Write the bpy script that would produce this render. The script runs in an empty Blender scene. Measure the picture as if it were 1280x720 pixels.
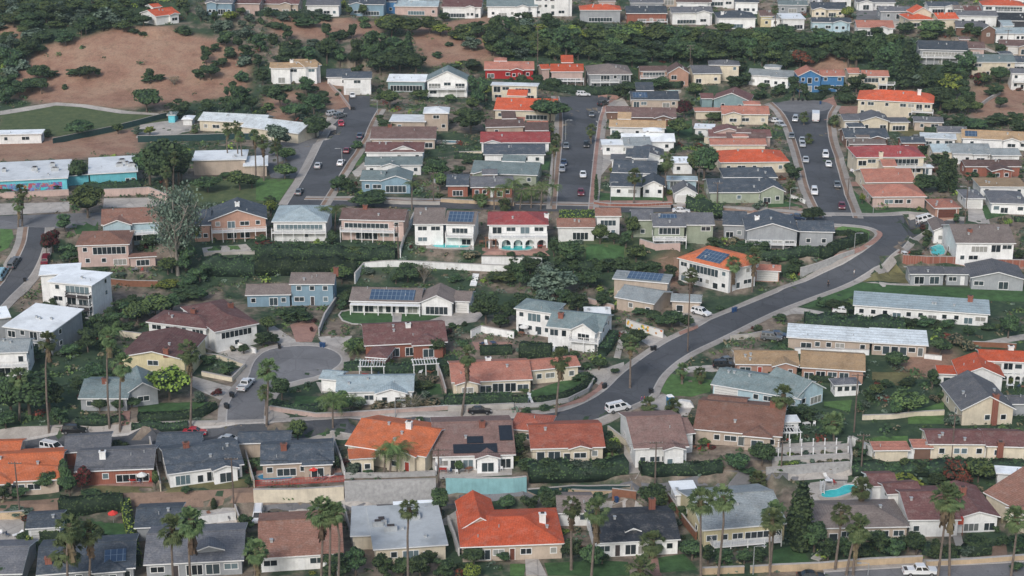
import bpy, bmesh, math, random
import numpy as np
from mathutils import Vector, Matrix, noise
from mathutils.geometry import delaunay_2d_cdt
random.seed(7)
rng = np.random.default_rng(7)
SC = bpy.context.scene
COL = SC.collection
# ------------------------------------------------------------------ camera
F = 2100.0                       # focal length in pixels of a 1280 px wide picture
P = math.radians(18.5)
DC = 396.0
CAM = Vector((0, -DC*math.cos(P), DC*math.sin(P)))
FW = Vector((0, math.cos(P), -math.sin(P)))
UP = Vector((0, math.sin(P), math.cos(P)))
cd = bpy.data.cameras.new('camera'); cam = bpy.data.objects.new('camera', cd); COL.objects.link(cam)
cam.location = CAM; cam.rotation_euler = (math.radians(90)-P, 0, 0)
cd.sensor_width = 36; cd.lens = 36*F/1280; cd.clip_start = 1; cd.clip_end = 30000
SC.camera = cam
def ray(px, py):
    return Vector(((px-640)/F, 0, 0)) + FW - UP*((py-360)/F)
def proj(p):
    v = p-CAM; d = v.dot(FW)
    return 640+F*v.x/d, 360-F*v.dot(UP)/d
# ------------------------------------------------------------------ terrain
SL = math.tan(math.radians(3.65))
def plane_Y(py):
    r = ray(640, py); t = -CAM.z/1.0
    # intersect with z = SL*y
    k = (SL*CAM.y-CAM.z)/(r.z-SL*r.y)
    return CAM.y+k*r.y
_prof = [(900,-1),(720,0),(645,-1.2),(625,-1.0),(598,1.0),(540,1.0),(480,0),(400,-1.0),(345,-2.2),(318,2.0),(250,1.8),(180,-0.5),(108,-3.0),(58,5.5),(30,6.0),(-60,5.0)]
_py = np.array([plane_Y(a) for a, b in _prof]); _pz = np.array([b for a, b in _prof], float)
def sstep(a, b, x):
    t = np.clip((x-a)/(b-a), 0, 1); return t*t*(3-2*t)
def H0(x, y):
    x = np.asarray(x, float); y = np.asarray(y, float)
    base = SL*np.clip(y, -500, 700)
    w = np.interp(y, _py, _pz)
    w2 = (np.interp(y-4, _py, _pz)+np.interp(y+4, _py, _pz)+2*w)/4
    hill = 9*np.exp(-((x+150)/60)**2)*sstep(150, 235, y)
    fold = 1.2*np.sin(x/37.0+y/60)*sstep(-60, 60, y)+0.8*np.sin(x/23.0-y/41)*sstep(0, 200, y)
    return base+w2+hill+fold
def hit(px, py, hf, dz=0.0, t0=200.0, t1=1500.0):
    r = ray(px, py); r.normalize()
    t = np.arange(t0, t1, 1.0)
    X = CAM.x+r.x*t; Y = CAM.y+r.y*t; Z = CAM.z+r.z*t
    g = Z-hf(X, Y)-dz
    i = int(np.argmax(g <= 0))
    if g[i] > 0: i = len(t)-1
    a, b = t[max(i-1, 0)], t[i]
    for _ in range(12):
        m = (a+b)/2; q = CAM+r*m
        if q.z-float(hf(q.x, q.y))-dz > 0: a = m
        else: b = m
    return CAM+r*((a+b)/2)
def hit_z(px, py, z):
    r = ray(px, py); k = (z-CAM.z)/r.z
    return CAM+r*k
# ------------------------------------------------------------------ object helpers
ALL = []
def link(name, data, parent=None):
    o = bpy.data.objects.new(name, data); COL.objects.link(o)
    if parent is not None: o.parent = parent
    return o
def tag(o, label=None, cat=None, group=None, kind=None):
    if label: o['label'] = label
    if cat: o['category'] = cat
    if group: o['group'] = group
    if kind: o['kind'] = kind
    return o
def empty(name, loc, rz=0.0):
    o = link(name, None); o.location = loc; o.rotation_euler = (0, 0, rz); o.empty_display_size = 1
    return o
class MB:
    def __init__(s): s.v = []; s.f = []; s.m = []; s.mats = []
    def mi(s, mat):
        if mat not in s.mats: s.mats.append(mat)
        return s.mats.index(mat)
    def face(s, pts, mat):
        i = len(s.v); s.v += [tuple(p) for p in pts]; s.f.append(tuple(range(i, i+len(pts)))); s.m.append(s.mi(mat))
    def poly(s, verts, faces, mat):
        i = len(s.v); s.v += [tuple(p) for p in verts]; k = s.mi(mat)
        for f in faces: s.f.append(tuple(i+j for j in f)); s.m.append(k)
    def box(s, a, b, mat, M=None):
        x0, y0, z0 = a; x1, y1, z1 = b
        vs = [(x0,y0,z0),(x1,y0,z0),(x1,y1,z0),(x0,y1,z0),(x0,y0,z1),(x1,y0,z1),(x1,y1,z1),(x0,y1,z1)]
        if M is not None: vs = [tuple(M @ Vector(q)) for q in vs]
        s.poly(vs, [(3,2,1,0),(4,5,6,7),(0,1,5,4),(1,2,6,5),(2,3,7,6),(3,0,4,7)], mat)
    def tube(s, pts, rad, mat, n=6, caps=True):
        rings = []
        pts = [Vector(p) for p in pts]
        for i, p in enumerate(pts):
            d = (pts[min(i+1, len(pts)-1)]-pts[max(i-1, 0)]).normalized()
            u = d.orthogonal().normalized() if abs(d.z) < .9 else Vector((1, 0, 0)); u = (u-d*u.dot(d)).normalized(); w = d.cross(u)
            r = rad[i] if isinstance(rad, (list, tuple)) else rad
            rings.append([p+u*r*math.cos(2*math.pi*k/n)+w*r*math.sin(2*math.pi*k/n) for k in range(n)])
        vs = [q for R in rings for q in R]; fs = []
        for i in range(len(pts)-1):
            for k in range(n):
                fs.append((i*n+k, i*n+(k+1) % n, (i+1)*n+(k+1) % n, (i+1)*n+k))
        if caps:
            fs.append(tuple(range(n))[::-1]); fs.append(tuple((len(pts)-1)*n+k for k in range(n)))
        s.poly(vs, fs, mat)
    def mesh(s, name):
        me = bpy.data.meshes.new(name); me.from_pydata(s.v, [], s.f)
        for m in s.mats: me.materials.append(m)
        me.polygons.foreach_set('material_index', s.m); me.update()
        return me
    def build(s, name, parent=None): return link(name, s.mesh(name), parent)
# ------------------------------------------------------------------ materials
def nodes(name):
    m = bpy.data.materials.new(name); m.use_nodes = True
    nt = m.node_tree; b = nt.nodes['Principled BSDF']; b.inputs['Roughness'].default_value = .85
    b.inputs['Specular IOR Level'].default_value = .25
    return m, nt, b
def N(nt, t, **kw):
    n = nt.nodes.new(t)
    for k, v in kw.items(): setattr(n, k, v)
    return n
def ramp(nt, fac, stops):
    r = N(nt, 'ShaderNodeValToRGB'); e = r.color_ramp.elements
    while len(e) > len(stops): e.remove(e[-1])
    while len(e) < len(stops): e.new(.5)
    for i, (p, c) in enumerate(stops):
        e[i].position = p; e[i].color = (*c, 1) if len(c) == 3 else c
    nt.links.new(fac, r.inputs[0]); return r.outputs[0]
def mixc(nt, a, b, fac, mode='MULTIPLY'):
    n = N(nt, 'ShaderNodeMix', data_type='RGBA', blend_type=mode)
    for s, v in ((n.inputs[0], fac), (n.inputs[6], a), (n.inputs[7], b)):
        if hasattr(v, 'links') or isinstance(v, bpy.types.NodeSocket): nt.links.new(v, s)
        elif isinstance(v, (int, float)): s.default_value = v
        else: s.default_value = (*v, 1)
    return n.outputs[2]
def coords(nt, kind='Object'):
    return N(nt, 'ShaderNodeTexCoord').outputs[kind]
def noise_t(nt, vec, scale, detail=4, rough=.6):
    n = N(nt, 'ShaderNodeTexNoise'); n.inputs['Scale'].default_value = scale
    n.inputs['Detail'].default_value = detail; n.inputs['Roughness'].default_value = rough
    nt.links.new(vec, n.inputs['Vector']); return n.outputs['Fac']
def G(v): return (v, v, v)
def objrand(nt, lo, hi):
    oi = N(nt, 'ShaderNodeObjectInfo')
    mr = N(nt, 'ShaderNodeMapRange'); mr.inputs[3].default_value = lo; mr.inputs[4].default_value = hi
    nt.links.new(oi.outputs['Random'], mr.inputs[0]); return mr.outputs[0]
def roof_mat(name, c, kind='shingle'):
    m, nt, b = nodes(name); v = coords(nt)
    fl = kind == 'flat'
    big = ramp(nt, noise_t(nt, v, .35, 5, .7), [(.28, G(.86 if fl else .72)), (.5, G(1.0)), (.75, G(1.08 if fl else 1.22))])
    fine = ramp(nt, noise_t(nt, v, 3.2, 2), [(.25, G(.92 if fl else .75)), (.75, G(1.06 if fl else 1.25))])
    c1 = mixc(nt, c, big, 1.0)
    c1 = mixc(nt, c1, fine, 1.0)
    w = N(nt, 'ShaderNodeTexWave', wave_type='BANDS', bands_direction='Z' if kind == 'shingle' else 'X')
    w.inputs['Scale'].default_value = 2.6 if kind == 'shingle' else 1.1; w.inputs['Distortion'].default_value = .6
    nt.links.new(v, w.inputs['Vector'])
    if kind != 'flat':
        c1 = mixc(nt, c1, ramp(nt, w.outputs['Fac'], [(.0, G(.72)), (.35, G(1.05))]), .7)
    else:
        st = ramp(nt, noise_t(nt, v, .16, 3), [(.42, G(.80)), (.5, G(1.0))])
        c1 = mixc(nt, c1, st, .6)
    c1 = mixc(nt, c1, (.30,.28,.25), ramp(nt, noise_t(nt, v, .8, 6, .75), [(.5, G(0)), (.72, G(.38 if not fl else .1))]), 'MIX')
    hv = N(nt, 'ShaderNodeHueSaturation'); nt.links.new(objrand(nt, .80, 1.16), hv.inputs['Value']); nt.links.new(c1, hv.inputs['Color'])
    nt.links.new(hv.outputs[0], b.inputs['Base Color'])
    b.inputs['Roughness'].default_value = .8 if kind != 'flat' else .6
    return m
def wall_mat(name, c, brick=False):
    m, nt, b = nodes(name); v = coords(nt)
    c1 = mixc(nt, c, ramp(nt, noise_t(nt, v, .5, 5, .7), [(.3, G(.80)), (.7, G(1.1))]), 1.0)
    # dirt streaks running down the wall
    mp = N(nt, 'ShaderNodeMapping'); mp.inputs['Scale'].default_value = (2.2, 2.2, .25); nt.links.new(v, mp.inputs[0])
    c1 = mixc(nt, c1, ramp(nt, noise_t(nt, mp.outputs[0], 1.0, 3), [(.3, G(.80)), (.55, G(1.0))]), .6)
    if brick:
        br = N(nt, 'ShaderNodeTexBrick'); br.inputs['Scale'].default_value = 1.6
        br.inputs['Color1'].default_value = (*c, 1); br.inputs['Color2'].default_value = (c[0]*.6, c[1]*.6, c[2]*.6, 1)
        br.inputs['Mortar'].default_value = (.35, .3, .27, 1); nt.links.new(v, br.inputs[0])
        c1 = mixc(nt, c1, br.outputs[0], .5, 'MIX')
    hv = N(nt, 'ShaderNodeHueSaturation'); nt.links.new(objrand(nt, .86, 1.06), hv.inputs['Value']); nt.links.new(c1, hv.inputs['Color'])
    nt.links.new(hv.outputs[0], b.inputs['Base Color'])
    return m
def plain(name, c, rough=.7, metal=0, spec=.3, var=.18, scale=1.5):
    m, nt, b = nodes(name); v = coords(nt)
    c1 = mixc(nt, c, ramp(nt, noise_t(nt, v, scale, 4), [(.3, G(1-var)), (.7, G(1+var))]), 1.0)
    nt.links.new(c1, b.inputs['Base Color']); b.inputs['Roughness'].default_value = rough
    b.inputs['Metallic'].default_value = metal; b.inputs['Specular IOR Level'].default_value = spec
    return m
def leaf_mat(name, dark, light, vv=(.62, 1.3)):
    m, nt, b = nodes(name)
    g = N(nt, 'ShaderNodeNewGeometry'); p = g.outputs['Position']
    a = noise_t(nt, p, .45, 3, .6); f = noise_t(nt, p, 2.2, 2, .6)
    mx = N(nt, 'ShaderNodeMath', operation='MULTIPLY_ADD'); nt.links.new(f, mx.inputs[0]); mx.inputs[1].default_value = .7
    nt.links.new(a, mx.inputs[2])
    c = ramp(nt, mx.outputs[0], [(.58, dark), (1.05, light)])
    hv = N(nt, 'ShaderNodeHueSaturation'); nt.links.new(objrand(nt, *vv), hv.inputs['Value']); nt.links.new(c, hv.inputs['Color'])
    nt.links.new(objrand(nt, .475, .525), hv.inputs['Hue'])
    nt.links.new(hv.outputs[0], b.inputs['Base Color']); b.inputs['Roughness'].default_value = .75
    b.inputs['Specular IOR Level'].default_value = .15
    return m
ROOF = {k: roof_mat('roof_'+k, c, kd) for k, c, kd in [
 ('slate', (.065,.08,.10), 'shingle'), ('gray', (.13,.135,.15), 'shingle'), ('lgray', (.25,.28,.29), 'shingle'),
 ('brown', (.15,.095,.085), 'shingle'), ('rbrown', (.25,.13,.095), 'shingle'), ('rust', (.37,.11,.07), 'shingle'), ('maroon', (.155,.075,.07), 'shingle'),
 ('dred', (.31,.065,.065), 'tile'), ('offwhite', (.56,.61,.63), 'shingle'), ('orange', (.58,.165,.07), 'tile'), ('red', (.55,.105,.045), 'tile'),
 ('salmon', (.42,.18,.13), 'shingle'), ('tan', (.42,.29,.17), 'shingle'), ('white', (.82,.86,.88), 'flat'),
 ('pale', (.36,.44,.47), 'shingle'), ('teal', (.17,.22,.225), 'shingle'), ('taupe', (.20,.165,.15), 'shingle'), ('dark', (.035,.04,.05), 'shingle'),
 ('fgray', (.50,.53,.54), 'flat'), ('mosaic', (.24,.15,.13), 'shingle')]}
WALL = {k: wall_mat('wall_'+k, c, k == 'brick') for k, c in [
 ('white', (.82,.83,.82)), ('cream', (.68,.61,.48)), ('beige', (.47,.39,.32)), ('pink', (.53,.40,.36)), ('salmon', (.48,.29,.22)),
 ('blue', (.07,.22,.45)), ('bblue', (.22,.33,.41)), ('lblue', (.42,.56,.62)), ('green', (.31,.35,.27)), ('yellow', (.64,.57,.36)),
 ('gray', (.33,.35,.37)), ('brick', (.30,.11,.075)), ('aqua', (.16,.55,.64)), ('red', (.42,.03,.03)), ('dark', (.07,.07,.08)), ('teal', (.24,.34,.36)), ('brown', (.20,.12,.09))]}
TRIM = plain('white_trim', (.72,.73,.73), var=.08); DTRIM = plain('dark_trim', (.06,.05,.05)); WOOD = plain('stained_wood', (.22,.10,.06))
m, nt, b = nodes('window_glass'); GLASS = m
c = ramp(nt, objrand(nt, 0, 1), [(0, (.012,.016,.02)), (.5, (.03,.04,.045)), (.78, (.05,.07,.08)), (.82, (.26,.26,.24)), (.9, (.33,.33,.31)), (.93, (.10,.15,.17)), (1, (.14,.19,.21))]); nt.links.new(c, b.inputs['Base Color'])
b.inputs['Roughness'].default_value = .12; b.inputs['Specular IOR Level'].default_value = .5
GARAGE = plain('garage_door_paint', (.62,.62,.60), var=.06); BROWNDOOR = plain('brown_door_paint', (.13,.045,.03)); REDDOOR = plain('red_door_paint', (.35,.05,.03))
METAL = plain('pale_metal', (.45,.47,.48), .45, .3); BRICK = wall_mat('chimney_brick', (.27,.10,.07), True)
CONC = plain('concrete', (.40,.38,.35), .9, var=.25, scale=.3); RAIL0 = plain('railing_paint', (.6,.6,.58))
m, nt, b = nodes('solar_cells'); SOLAR = m; v = coords(nt)
br = N(nt, 'ShaderNodeTexBrick'); br.offset = 0; br.inputs['Scale'].default_value = 1; br.inputs['Brick Width'].default_value = 1.0; br.inputs['Row Height'].default_value = 1.6
br.inputs['Mortar Size'].default_value = .05; br.inputs['Color1'].default_value = (.045,.08,.14,1); br.inputs['Color2'].default_value = (.06,.10,.165,1); br.inputs['Mortar'].default_value = (.22,.28,.34,1)
nt.links.new(v, br.inputs[0]); nt.links.new(br.outputs[0], b.inputs['Base Color']); b.inputs['Roughness'].default_value = .2; b.inputs['Specular IOR Level'].default_value = .6
SOLARK = plain('black_solar', (.02,.024,.032), .25, spec=.5)
# ------------------------------------------------------------------ houses
TC = lambda t: ((int(t[0])*320, int(t[1])*180) if t else (0, 0))
HOUSES = []   # placed houses: dict(label, corners, root, z)
PADS = []
OV = .45
_wc = {}
def win_meshes(w, h, kind):
    w = max(.5, round(w*2.5)/2.5); h = round(h*5)/5
    key = (w, h, kind)
    if key not in _wc:
        fr = MB(); t = .11; d = .07
        mat = {'w': TRIM, 'k': DTRIM}[kind]
        fr.box((-w/2, -d, 0), (w/2, .0, t), mat); fr.box((-w/2, -d, h-t), (w/2, 0, h), mat)
        fr.box((-w/2, -d, t), (-w/2+t, 0, h-t), mat); fr.box((w/2-t, -d, t), (w/2, 0, h-t), mat)
        n = max(1, int(round(w/1.1)))
        for i in range(1, n):
            x = -w/2+w*i/n; fr.box((x-.04, -d+.01, t), (x+.04, 0, h-t), mat)
        pn = MB(); pn.box((-w/2+t, -.025, t), (w/2-t, -.003, h-t), GLASS)
        _wc[key] = (fr.mesh('window'), pn.mesh('pane'))
    return _wc[key]
_dc = {}
def panel_mesh(w, h, kind, mat):
    w = max(.6, round(w*2.5)/2.5); key = (w, h, kind, mat.name)
    if key not in _dc:
        m = MB(); m.box((-w/2, -.05, 0), (w/2, 0, h), mat)
        if kind == 'garage_door':
            for i in range(1, 4): m.box((-w/2+.05, -.07, h*i/4-.03), (w/2-.05, -.05, h*i/4), DTRIM)
            for sx in (-1, 1): m.box((sx*(w/2+.05)-.06, -.08, 0), (sx*(w/2+.05)+.06, 0, h), TRIM)
            m.box((-w/2-.11, -.08, h), (w/2+.11, 0, h+.14), TRIM)
        else:
            m.box((-w/2+.15, -.07, h*.45), (w/2-.15, -.05, h*.9), mat)
            for sx in (-1, 1): m.box((sx*(w/2+.05)-.05, -.08, 0), (sx*(w/2+.05)+.05, 0, h), TRIM)
            m.box((-w/2-.1, -.08, h), (w/2+.1, 0, h+.1), TRIM)
        _dc[key] = m.mesh(kind)
    return _dc[key]
_misc = {}
def shared(name, fn):
    if name not in _misc:
        m = MB(); fn(m); _misc[name] = m.mesh(name)
    return _misc[name]
def house(tile, label, wall, roof, vols, ext='', name='house', cat='house', trim=None):
    ox, oy = TC(tile); k = .25 if tile else 1.0
    trimm = trim or TRIM
    cv = lambda x, y: (ox+x*k, oy+y*k)
    R = random.Random(label)
    pv = []; zb = None; root = None
    for v in vols:
        ty, x0, y0, x1, y1, yt, h = v[:7]; ws = v[7] if len(v) > 7 else None; opt = v[8] if len(v) > 8 else None
        a = cv(x0, y0); c = cv(x1, y1); ytp = cv(0, yt)[1]
        if zb is None:
            A = hit(*a, H0, h); B = hit(*c, H0, h); zb = ((A.z+B.z)/2-h)
        A = hit_z(*a, zb+h); B = hit_z(*c, zb+h)
        U = (B-A); W = U.length; U.normalize(); Nn = Vector((-U.y, U.x, 0))
        M = (A+B)/2; t = .30
        if ty in 'gh':
            f = lambda D: proj(M+Nn*D/2+Vector((0, 0, D/2*t)))[1]-ytp
        elif ty == 's': t = .09; f = lambda D: proj(M+Nn*D+Vector((0, 0, D*t)))[1]-ytp
        else: t = 0; f = lambda D: proj(M+Nn*D)[1]-ytp
        if ty == 'G':
            D = opt or 10.0
            lo, hi = .08, .9
            for _ in range(20):
                m_ = (lo+hi)/2
                if proj(M+Vector((0, 0, W/2*m_)))[1] > ytp: lo = m_
                else: hi = m_
            t = min(max(lo, .14), .6)
        else:
            lo, hi = 3.5, 30.0
            for _ in range(24):
                m_ = (lo+hi)/2
                if f(m_) > 0: lo = m_
                else: hi = m_
            D = lo
            if opt: D = opt
            if not (4.5 < D < 22): print('DEPTH', label, ty, round(D, 1), 'W', round(W, 1))
        if root is None:
            root = empty(name, (M.x, M.y, zb), math.atan2(U.y, U.x))
            tag(root, label, cat)
            Mi = (Matrix.Translation((M.x, M.y, zb)) @ Matrix.Rotation(math.atan2(U.y, U.x), 4, 'Z')).inverted()
        Lo = Mi @ Vector((A.x, A.y, zb)); ang = math.atan2(U.y, U.x)-root.rotation_euler.z
        L = Matrix.Translation(Lo) @ Matrix.Rotation(ang, 4, 'Z')
        pv.append(dict(ty=ty, W=W, D=D, h=h, t=t, L=L, ws=ws))
        corners = [A, B, B+Nn*D, A+Nn*D]
        PADS.append(([(q.x, q.y) for q in corners], zb))
        if len(pv) == 1: H = dict(label=label, c=(A+B)/2+Nn*D/2, root=root, z=zb, W=W, D=D, poly=[], h=h, px=((a[0]+c[0])/2, a[1])); HOUSES.append(H)
        H['poly'].append([(q.x, q.y) for q in corners])
    q0 = pv[0]
    if len(pv) < 3 and q0['ty'] == 'g' and not any(v['ty'] == 'G' for v in pv) and q0['W'] > 10 and cat == 'house':
        a_ = R.random(); W_ = q0['W']; w3 = min(W_*.42, R.uniform(4.5, 7.5)); u_ = R.choice([.04, .5, .56])*W_
        if a_ < .6 and 'ba,' not in ext and 'po,' not in ext: pv.append(dict(ty='G' if R.random() < .7 else 'h', W=w3, D=q0['D']/2+.8, h=q0['h']+.02, t=.3, L=q0['L'] @ Matrix.Translation((min(u_, W_-w3-.3), -R.uniform(.6, 1.6), 0)), ws=R.choice(['W', 'ww', 's', 'wd'])))
        if R.random() < .35 and cv(0, vols[0][2])[1] < 330: pv.append(dict(ty=R.choice('ghf'), W=w3*.9, D=q0['D']*.5, h=q0['h']+q0['D']*.15+R.uniform(.1, .9), t=.3, L=q0['L'] @ Matrix.Translation((R.uniform(.1, .5)*W_, q0['D']*.48, 0)), ws=''))
    wm = MB(); rm = MB()
    WM = WALL[wall]; RM = ROOF[roof]
    for vi, v in enumerate(pv):
        ty, W, D, h, t, L = v['ty'], v['W'], v['D'], v['h'], v['t'], v['L']
        T = lambda u, w, z: L @ Vector((u, w, z))
        th = .22; o = OV; e = .004*vi
        base = -2.5
        if ty in 'fs':
            zr = lambda u, w, h=h, t=t: h+w*t
            prof = None
            q = [T(o, o, base), T(W-o, o, base), T(W-o, D-o, base), T(o, D-o, base),
                 T(o, o, h-.2+o*t), T(W-o, o, h-.2+o*t), T(W-o, D-o, h-.2+(D-o)*t), T(o, D-o, h-.2+(D-o)*t)]
            wm.poly(q, [(0,1,5,4),(1,2,6,5),(2,3,7,6),(3,0,4,7),(4,5,6,7)], WM)
            top = [(0,0,h),(W,0,h),(W,D,h+D*t),(0,D,h+D*t)]; tf = [(0,1,2,3)]
        elif ty == 'g':
            zr = lambda u, w, h=h, t=t, D=D: h+(D/2-abs(w-D/2))*t
            pr = [(o, base), (D-o, base), (D-o, h-.2+o*t), (D/2, h-.2+D/2*t), (o, h-.2+o*t)]
            q = [T(o, a_, z) for a_, z in pr]+[T(W-o, a_, z) for a_, z in pr]
            wm.poly(q, [(0,1,2,3,4),(9,8,7,6,5),(0,4,9,5),(1,6,7,2)], WM)
            top = [(0,0,h),(W,0,h),(W,D/2,h+D/2*t),(0,D/2,h+D/2*t),(W,D,h),(0,D,h)]; tf = [(0,1,2,3),(3,2,4,5)]
        elif ty == 'G':
            zr = lambda u, w, h=h, t=t, W=W: h+(W/2-abs(u-W/2))*t
            pr = [(o, base), (W-o, base), (W-o, h-.2+o*t), (W/2, h-.2+W/2*t), (o, h-.2+o*t)]
            q = [T(a_, o, z) for a_, z in pr]+[T(a_, D-o, z) for a_, z in pr]
            wm.poly(q, [(0,1,2,3,4),(9,8,7,6,5),(0,4,9,5),(1,6,7,2)], WM)
            top = [(0,0,h),(W/2,0,h+W/2*t),(W,0,h),(W,D,h),(W/2,D,h+W/2*t),(0,D,h)]; tf = [(0,1,4,5),(1,2,3,4)]
        else:
            q = [T(o, o, base), T(W-o, o, base), T(W-o, D-o, base), T(o, D-o, base),
                 T(o, o, h-.1), T(W-o, o, h-.1), T(W-o, D-o, h-.1), T(o, D-o, h-.1)]
            wm.poly(q, [(0,1,5,4),(1,2,6,5),(2,3,7,6),(3,0,4,7)], WM)
            r = min(W, D)/2*.98
            zr = lambda u, w, h=h, t=t, D=D, W=W: h+min(D/2-abs(w-D/2), W/2-abs(u-W/2))*t
            if W >= D:
                top = [(0,0,h),(W,0,h),(W,D,h),(0,D,h),(r,D/2,h+r*t),(W-r,D/2,h+r*t)]
                tf = [(0,1,5,4),(1,2,5),(2,3,4,5),(3,0,4)]
            else:
                top = [(0,0,h),(W,0,h),(W,D,h),(0,D,h),(W/2,r,h+r*t),(W/2,D-r,h+r*t)]
                tf = [(0,1,4),(1,2,5,4),(2,3,5),(3,0,4,5)]
        n = len(top)
        tp = [T(a_, b_, z+e) for a_, b_, z in top]; bt = [T(a_, b_, z+e-th) for a_, b_, z in top]
        rm.poly(tp, tf, RM)
        # fascia + underside
        edges = {}
        for f_ in tf:
            for i in range(len(f_)):
                a_, b_ = f_[i], f_[(i+1) % len(f_)]
                edges[(a_, b_)] = 1
        for (a_, b_) in edges:
            if (b_, a_) not in edges:
                rm.poly([tp[a_], bt[a_], bt[b_], tp[b_]], [(0,1,2,3)], trimm)
        rm.poly(bt, [f_[::-1] for f_ in tf], trimm)
        # ridge cap
        if ty == 'g': rm.box((0, D/2-.16, h+D/2*t-.02), (W, D/2+.16, h+D/2*t+.09), RM, L)
        v['zr'] = zr
    wo = wm.build('wall', root); ro = rm.build('roof', root)
    # openings
    far = pv[0]['h'] and cv(0, vols[0][2])[1] < 330
    for v in pv:
        W, h, L, D = v['W'], v['h'], v['L'], v['D']
        ns = 1 if h < 4.2 else (2 if h < 7.2 else 3)
        ws = v['ws']
        if ws is None:
            ncell = max(2, int(W/2.7)); rows = []
            for s_ in range(ns):
                rows.append(''.join(R.choice('wwWWs.' if s_ < ns-1 or ns == 1 else 'w.Wsdg') for _ in range(ncell)))
            ws = '/'.join(rows)
        rows = ws.split('/') if ws else []
        fh = h/max(1, len(rows)) if rows else h
        for ri, row in enumerate(rows):
            z0 = h-fh*(ri+1)+.05; n = len(row)
            if n == 0: continue
            cw = (W-2*OV-.5)/n; i = 0
            while i < n:
                ch = row[i]; run = 1
                while ch in 'gL' and i+run < n and row[i+run] == ch: run += 1
                u = OV+.25+cw*(i+run/2); i += run
                if ch == '.': continue
                if ch in 'wWsL':
                    if ch == 'L' and run > 2 and not far and R.random() < .75: i -= run-2; u -= cw*(run-2)/2; run = 2
                    w_ = {'w': min(1.3, cw*.8), 'W': min(2.4, cw*.86), 's': min(2.6, cw*.9), 'L': cw*run*R.choice([.62, .78, .92])}[ch]
                    hh = {'w': 1.2, 'W': 1.3, 's': 2.0, 'L': R.choice([1.5, 1.7, 1.9])}[ch]
                    hh = min(hh, fh-.65); zz = z0+(.12 if ch in 'sL' else min(.9, fh-hh-.5))
                    fm, pm = win_meshes(w_, hh, 'w' if trimm is TRIM else 'k')
                    o = link('window', fm, root); o.matrix_local = L @ Matrix.Translation((u, OV, zz))
                    p_ = link('pane', pm, o)
                elif ch == 'd':
                    me = panel_mesh(1.0, 2.1, 'door', R.choice([BROWNDOOR, REDDOOR, TRIM, DTRIM])); o = link('door', me, root); o.matrix_local = L @ Matrix.Translation((u, OV, z0))
                elif ch == 'g':
                    w_ = min(cw*run*.92, 5.0) if run < 3 else cw*run*.92
                    me = panel_mesh(w_, min(2.2, fh-.6), 'garage_door', BROWNDOOR if 'bd' in ext else GARAGE); o = link('garage_door', me, root); o.matrix_local = L @ Matrix.Translation((u, OV, z0))
        # side windows
        if v is pv[0] or not far:
            for side in (0, 1):
                for s_ in range(ns):
                    for fr_ in ((.3, .7) if not far else (.5,)):
                        if R.random() < .25: continue
                        hh = 1.1; zz = h-(h/ns)*(s_+1)+.95
                        fm, pm = win_meshes(1.2, hh, 'w' if trimm is TRIM else 'k')
                        o = link('window', fm, root)
                        if side: o.matrix_local = L @ Matrix.Translation((W-OV, D*fr_, zz)) @ Matrix.Rotation(math.pi/2, 4, 'Z')
                        else: o.matrix_local = L @ Matrix.Translation((OV, D*fr_, zz)) @ Matrix.Rotation(-math.pi/2, 4, 'Z')
                        link('pane', pm, o)
    # roof furniture
    v = pv[0]; W, D, L, zr = v['W'], v['D'], v['L'], v['zr']
    def vent(m): m.box((-.2,-.2,-.3), (.2,.2,.45), METAL); m.box((-.28,-.28,.45), (.28,.28,.52), METAL)
    def pipe(m): m.tube([(0,0,-.3),(0,0,.5)], .09, METAL)
    for i in range(R.randint(1, 3)):
        kind = R.choice([('vent', vent), ('vent', vent), ('vent_pipe', pipe)])
        u, w = W*R.uniform(.12, .88), D*R.uniform(.15, .48)
        o = link(kind[0], shared(kind[0], kind[1]), ro); o.matrix_local = L @ Matrix.Translation((u, w, zr(u, w)))
    if v['ty'] == 'f' and 'eq' in ext:
        for i in range(4):
            m = MB(); s1, s2 = R.uniform(.5, 1.1), R.uniform(.5, 1.0)
            m.box((-s1,-s2,0), (s1,s2,.9), METAL); m.box((-s1*.6,-s2*.6,.9), (s1*.6,s2*.6,1.05), DTRIM)
            o = m.build('rooftop_unit', ro); u, w = W*R.uniform(.1,.9), D*R.uniform(.3,.7); o.matrix_local = L @ Matrix.Translation((u, w, v['h']))
    for e_ in ext.split(';'):
        p = e_.split(',')
        if p[0] == 'ch':      # chimney  ch,u,w,colour,height
            vi = int(p[5]) if len(p) > 5 else 0; vv = pv[vi]
            u, w = vv['W']*float(p[1]), vv['D']*float(p[2]); z = vv['zr'](u, max(min(w, vv['D']), 0)); hh = float(p[4]) if len(p) > 4 else 1.3
            mat = {'b': BRICK, 'w': WALL['white'], 'c': WALL['cream'], 'k': WALL['dark']}[p[3]]
            m = MB(); low = -z-1.5 if w <= .5 else -.8
            m.box((-.55,-.4,low), (.55,.4,hh), mat); m.box((-.65,-.5,hh), (.65,.5,hh+.15), mat); m.box((-.3,-.2,hh+.15), (.3,.2,hh+.35), DTRIM)
            o = m.build('chimney', ro); o.matrix_local = vv['L'] @ Matrix.Translation((u, w, z))
        elif p[0] == 'so':    # solar so,u0,u1,w0,w1,vol
            vv = pv[int(p[5]) if len(p) > 5 else 0]
            u0, u1 = vv['W']*float(p[1]), vv['W']*float(p[2]); w0, w1 = vv['D']*float(p[3]), vv['D']*float(p[4])
            s_ = vv['t'] if vv['ty'] != 'G' else 0
            zz = vv['zr'](u0*.5+u1*.5, w0)
            sh = Matrix.Translation((u0, w0, zz+.12)) @ Matrix.Rotation(math.atan(s_), 4, 'X')
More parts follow.
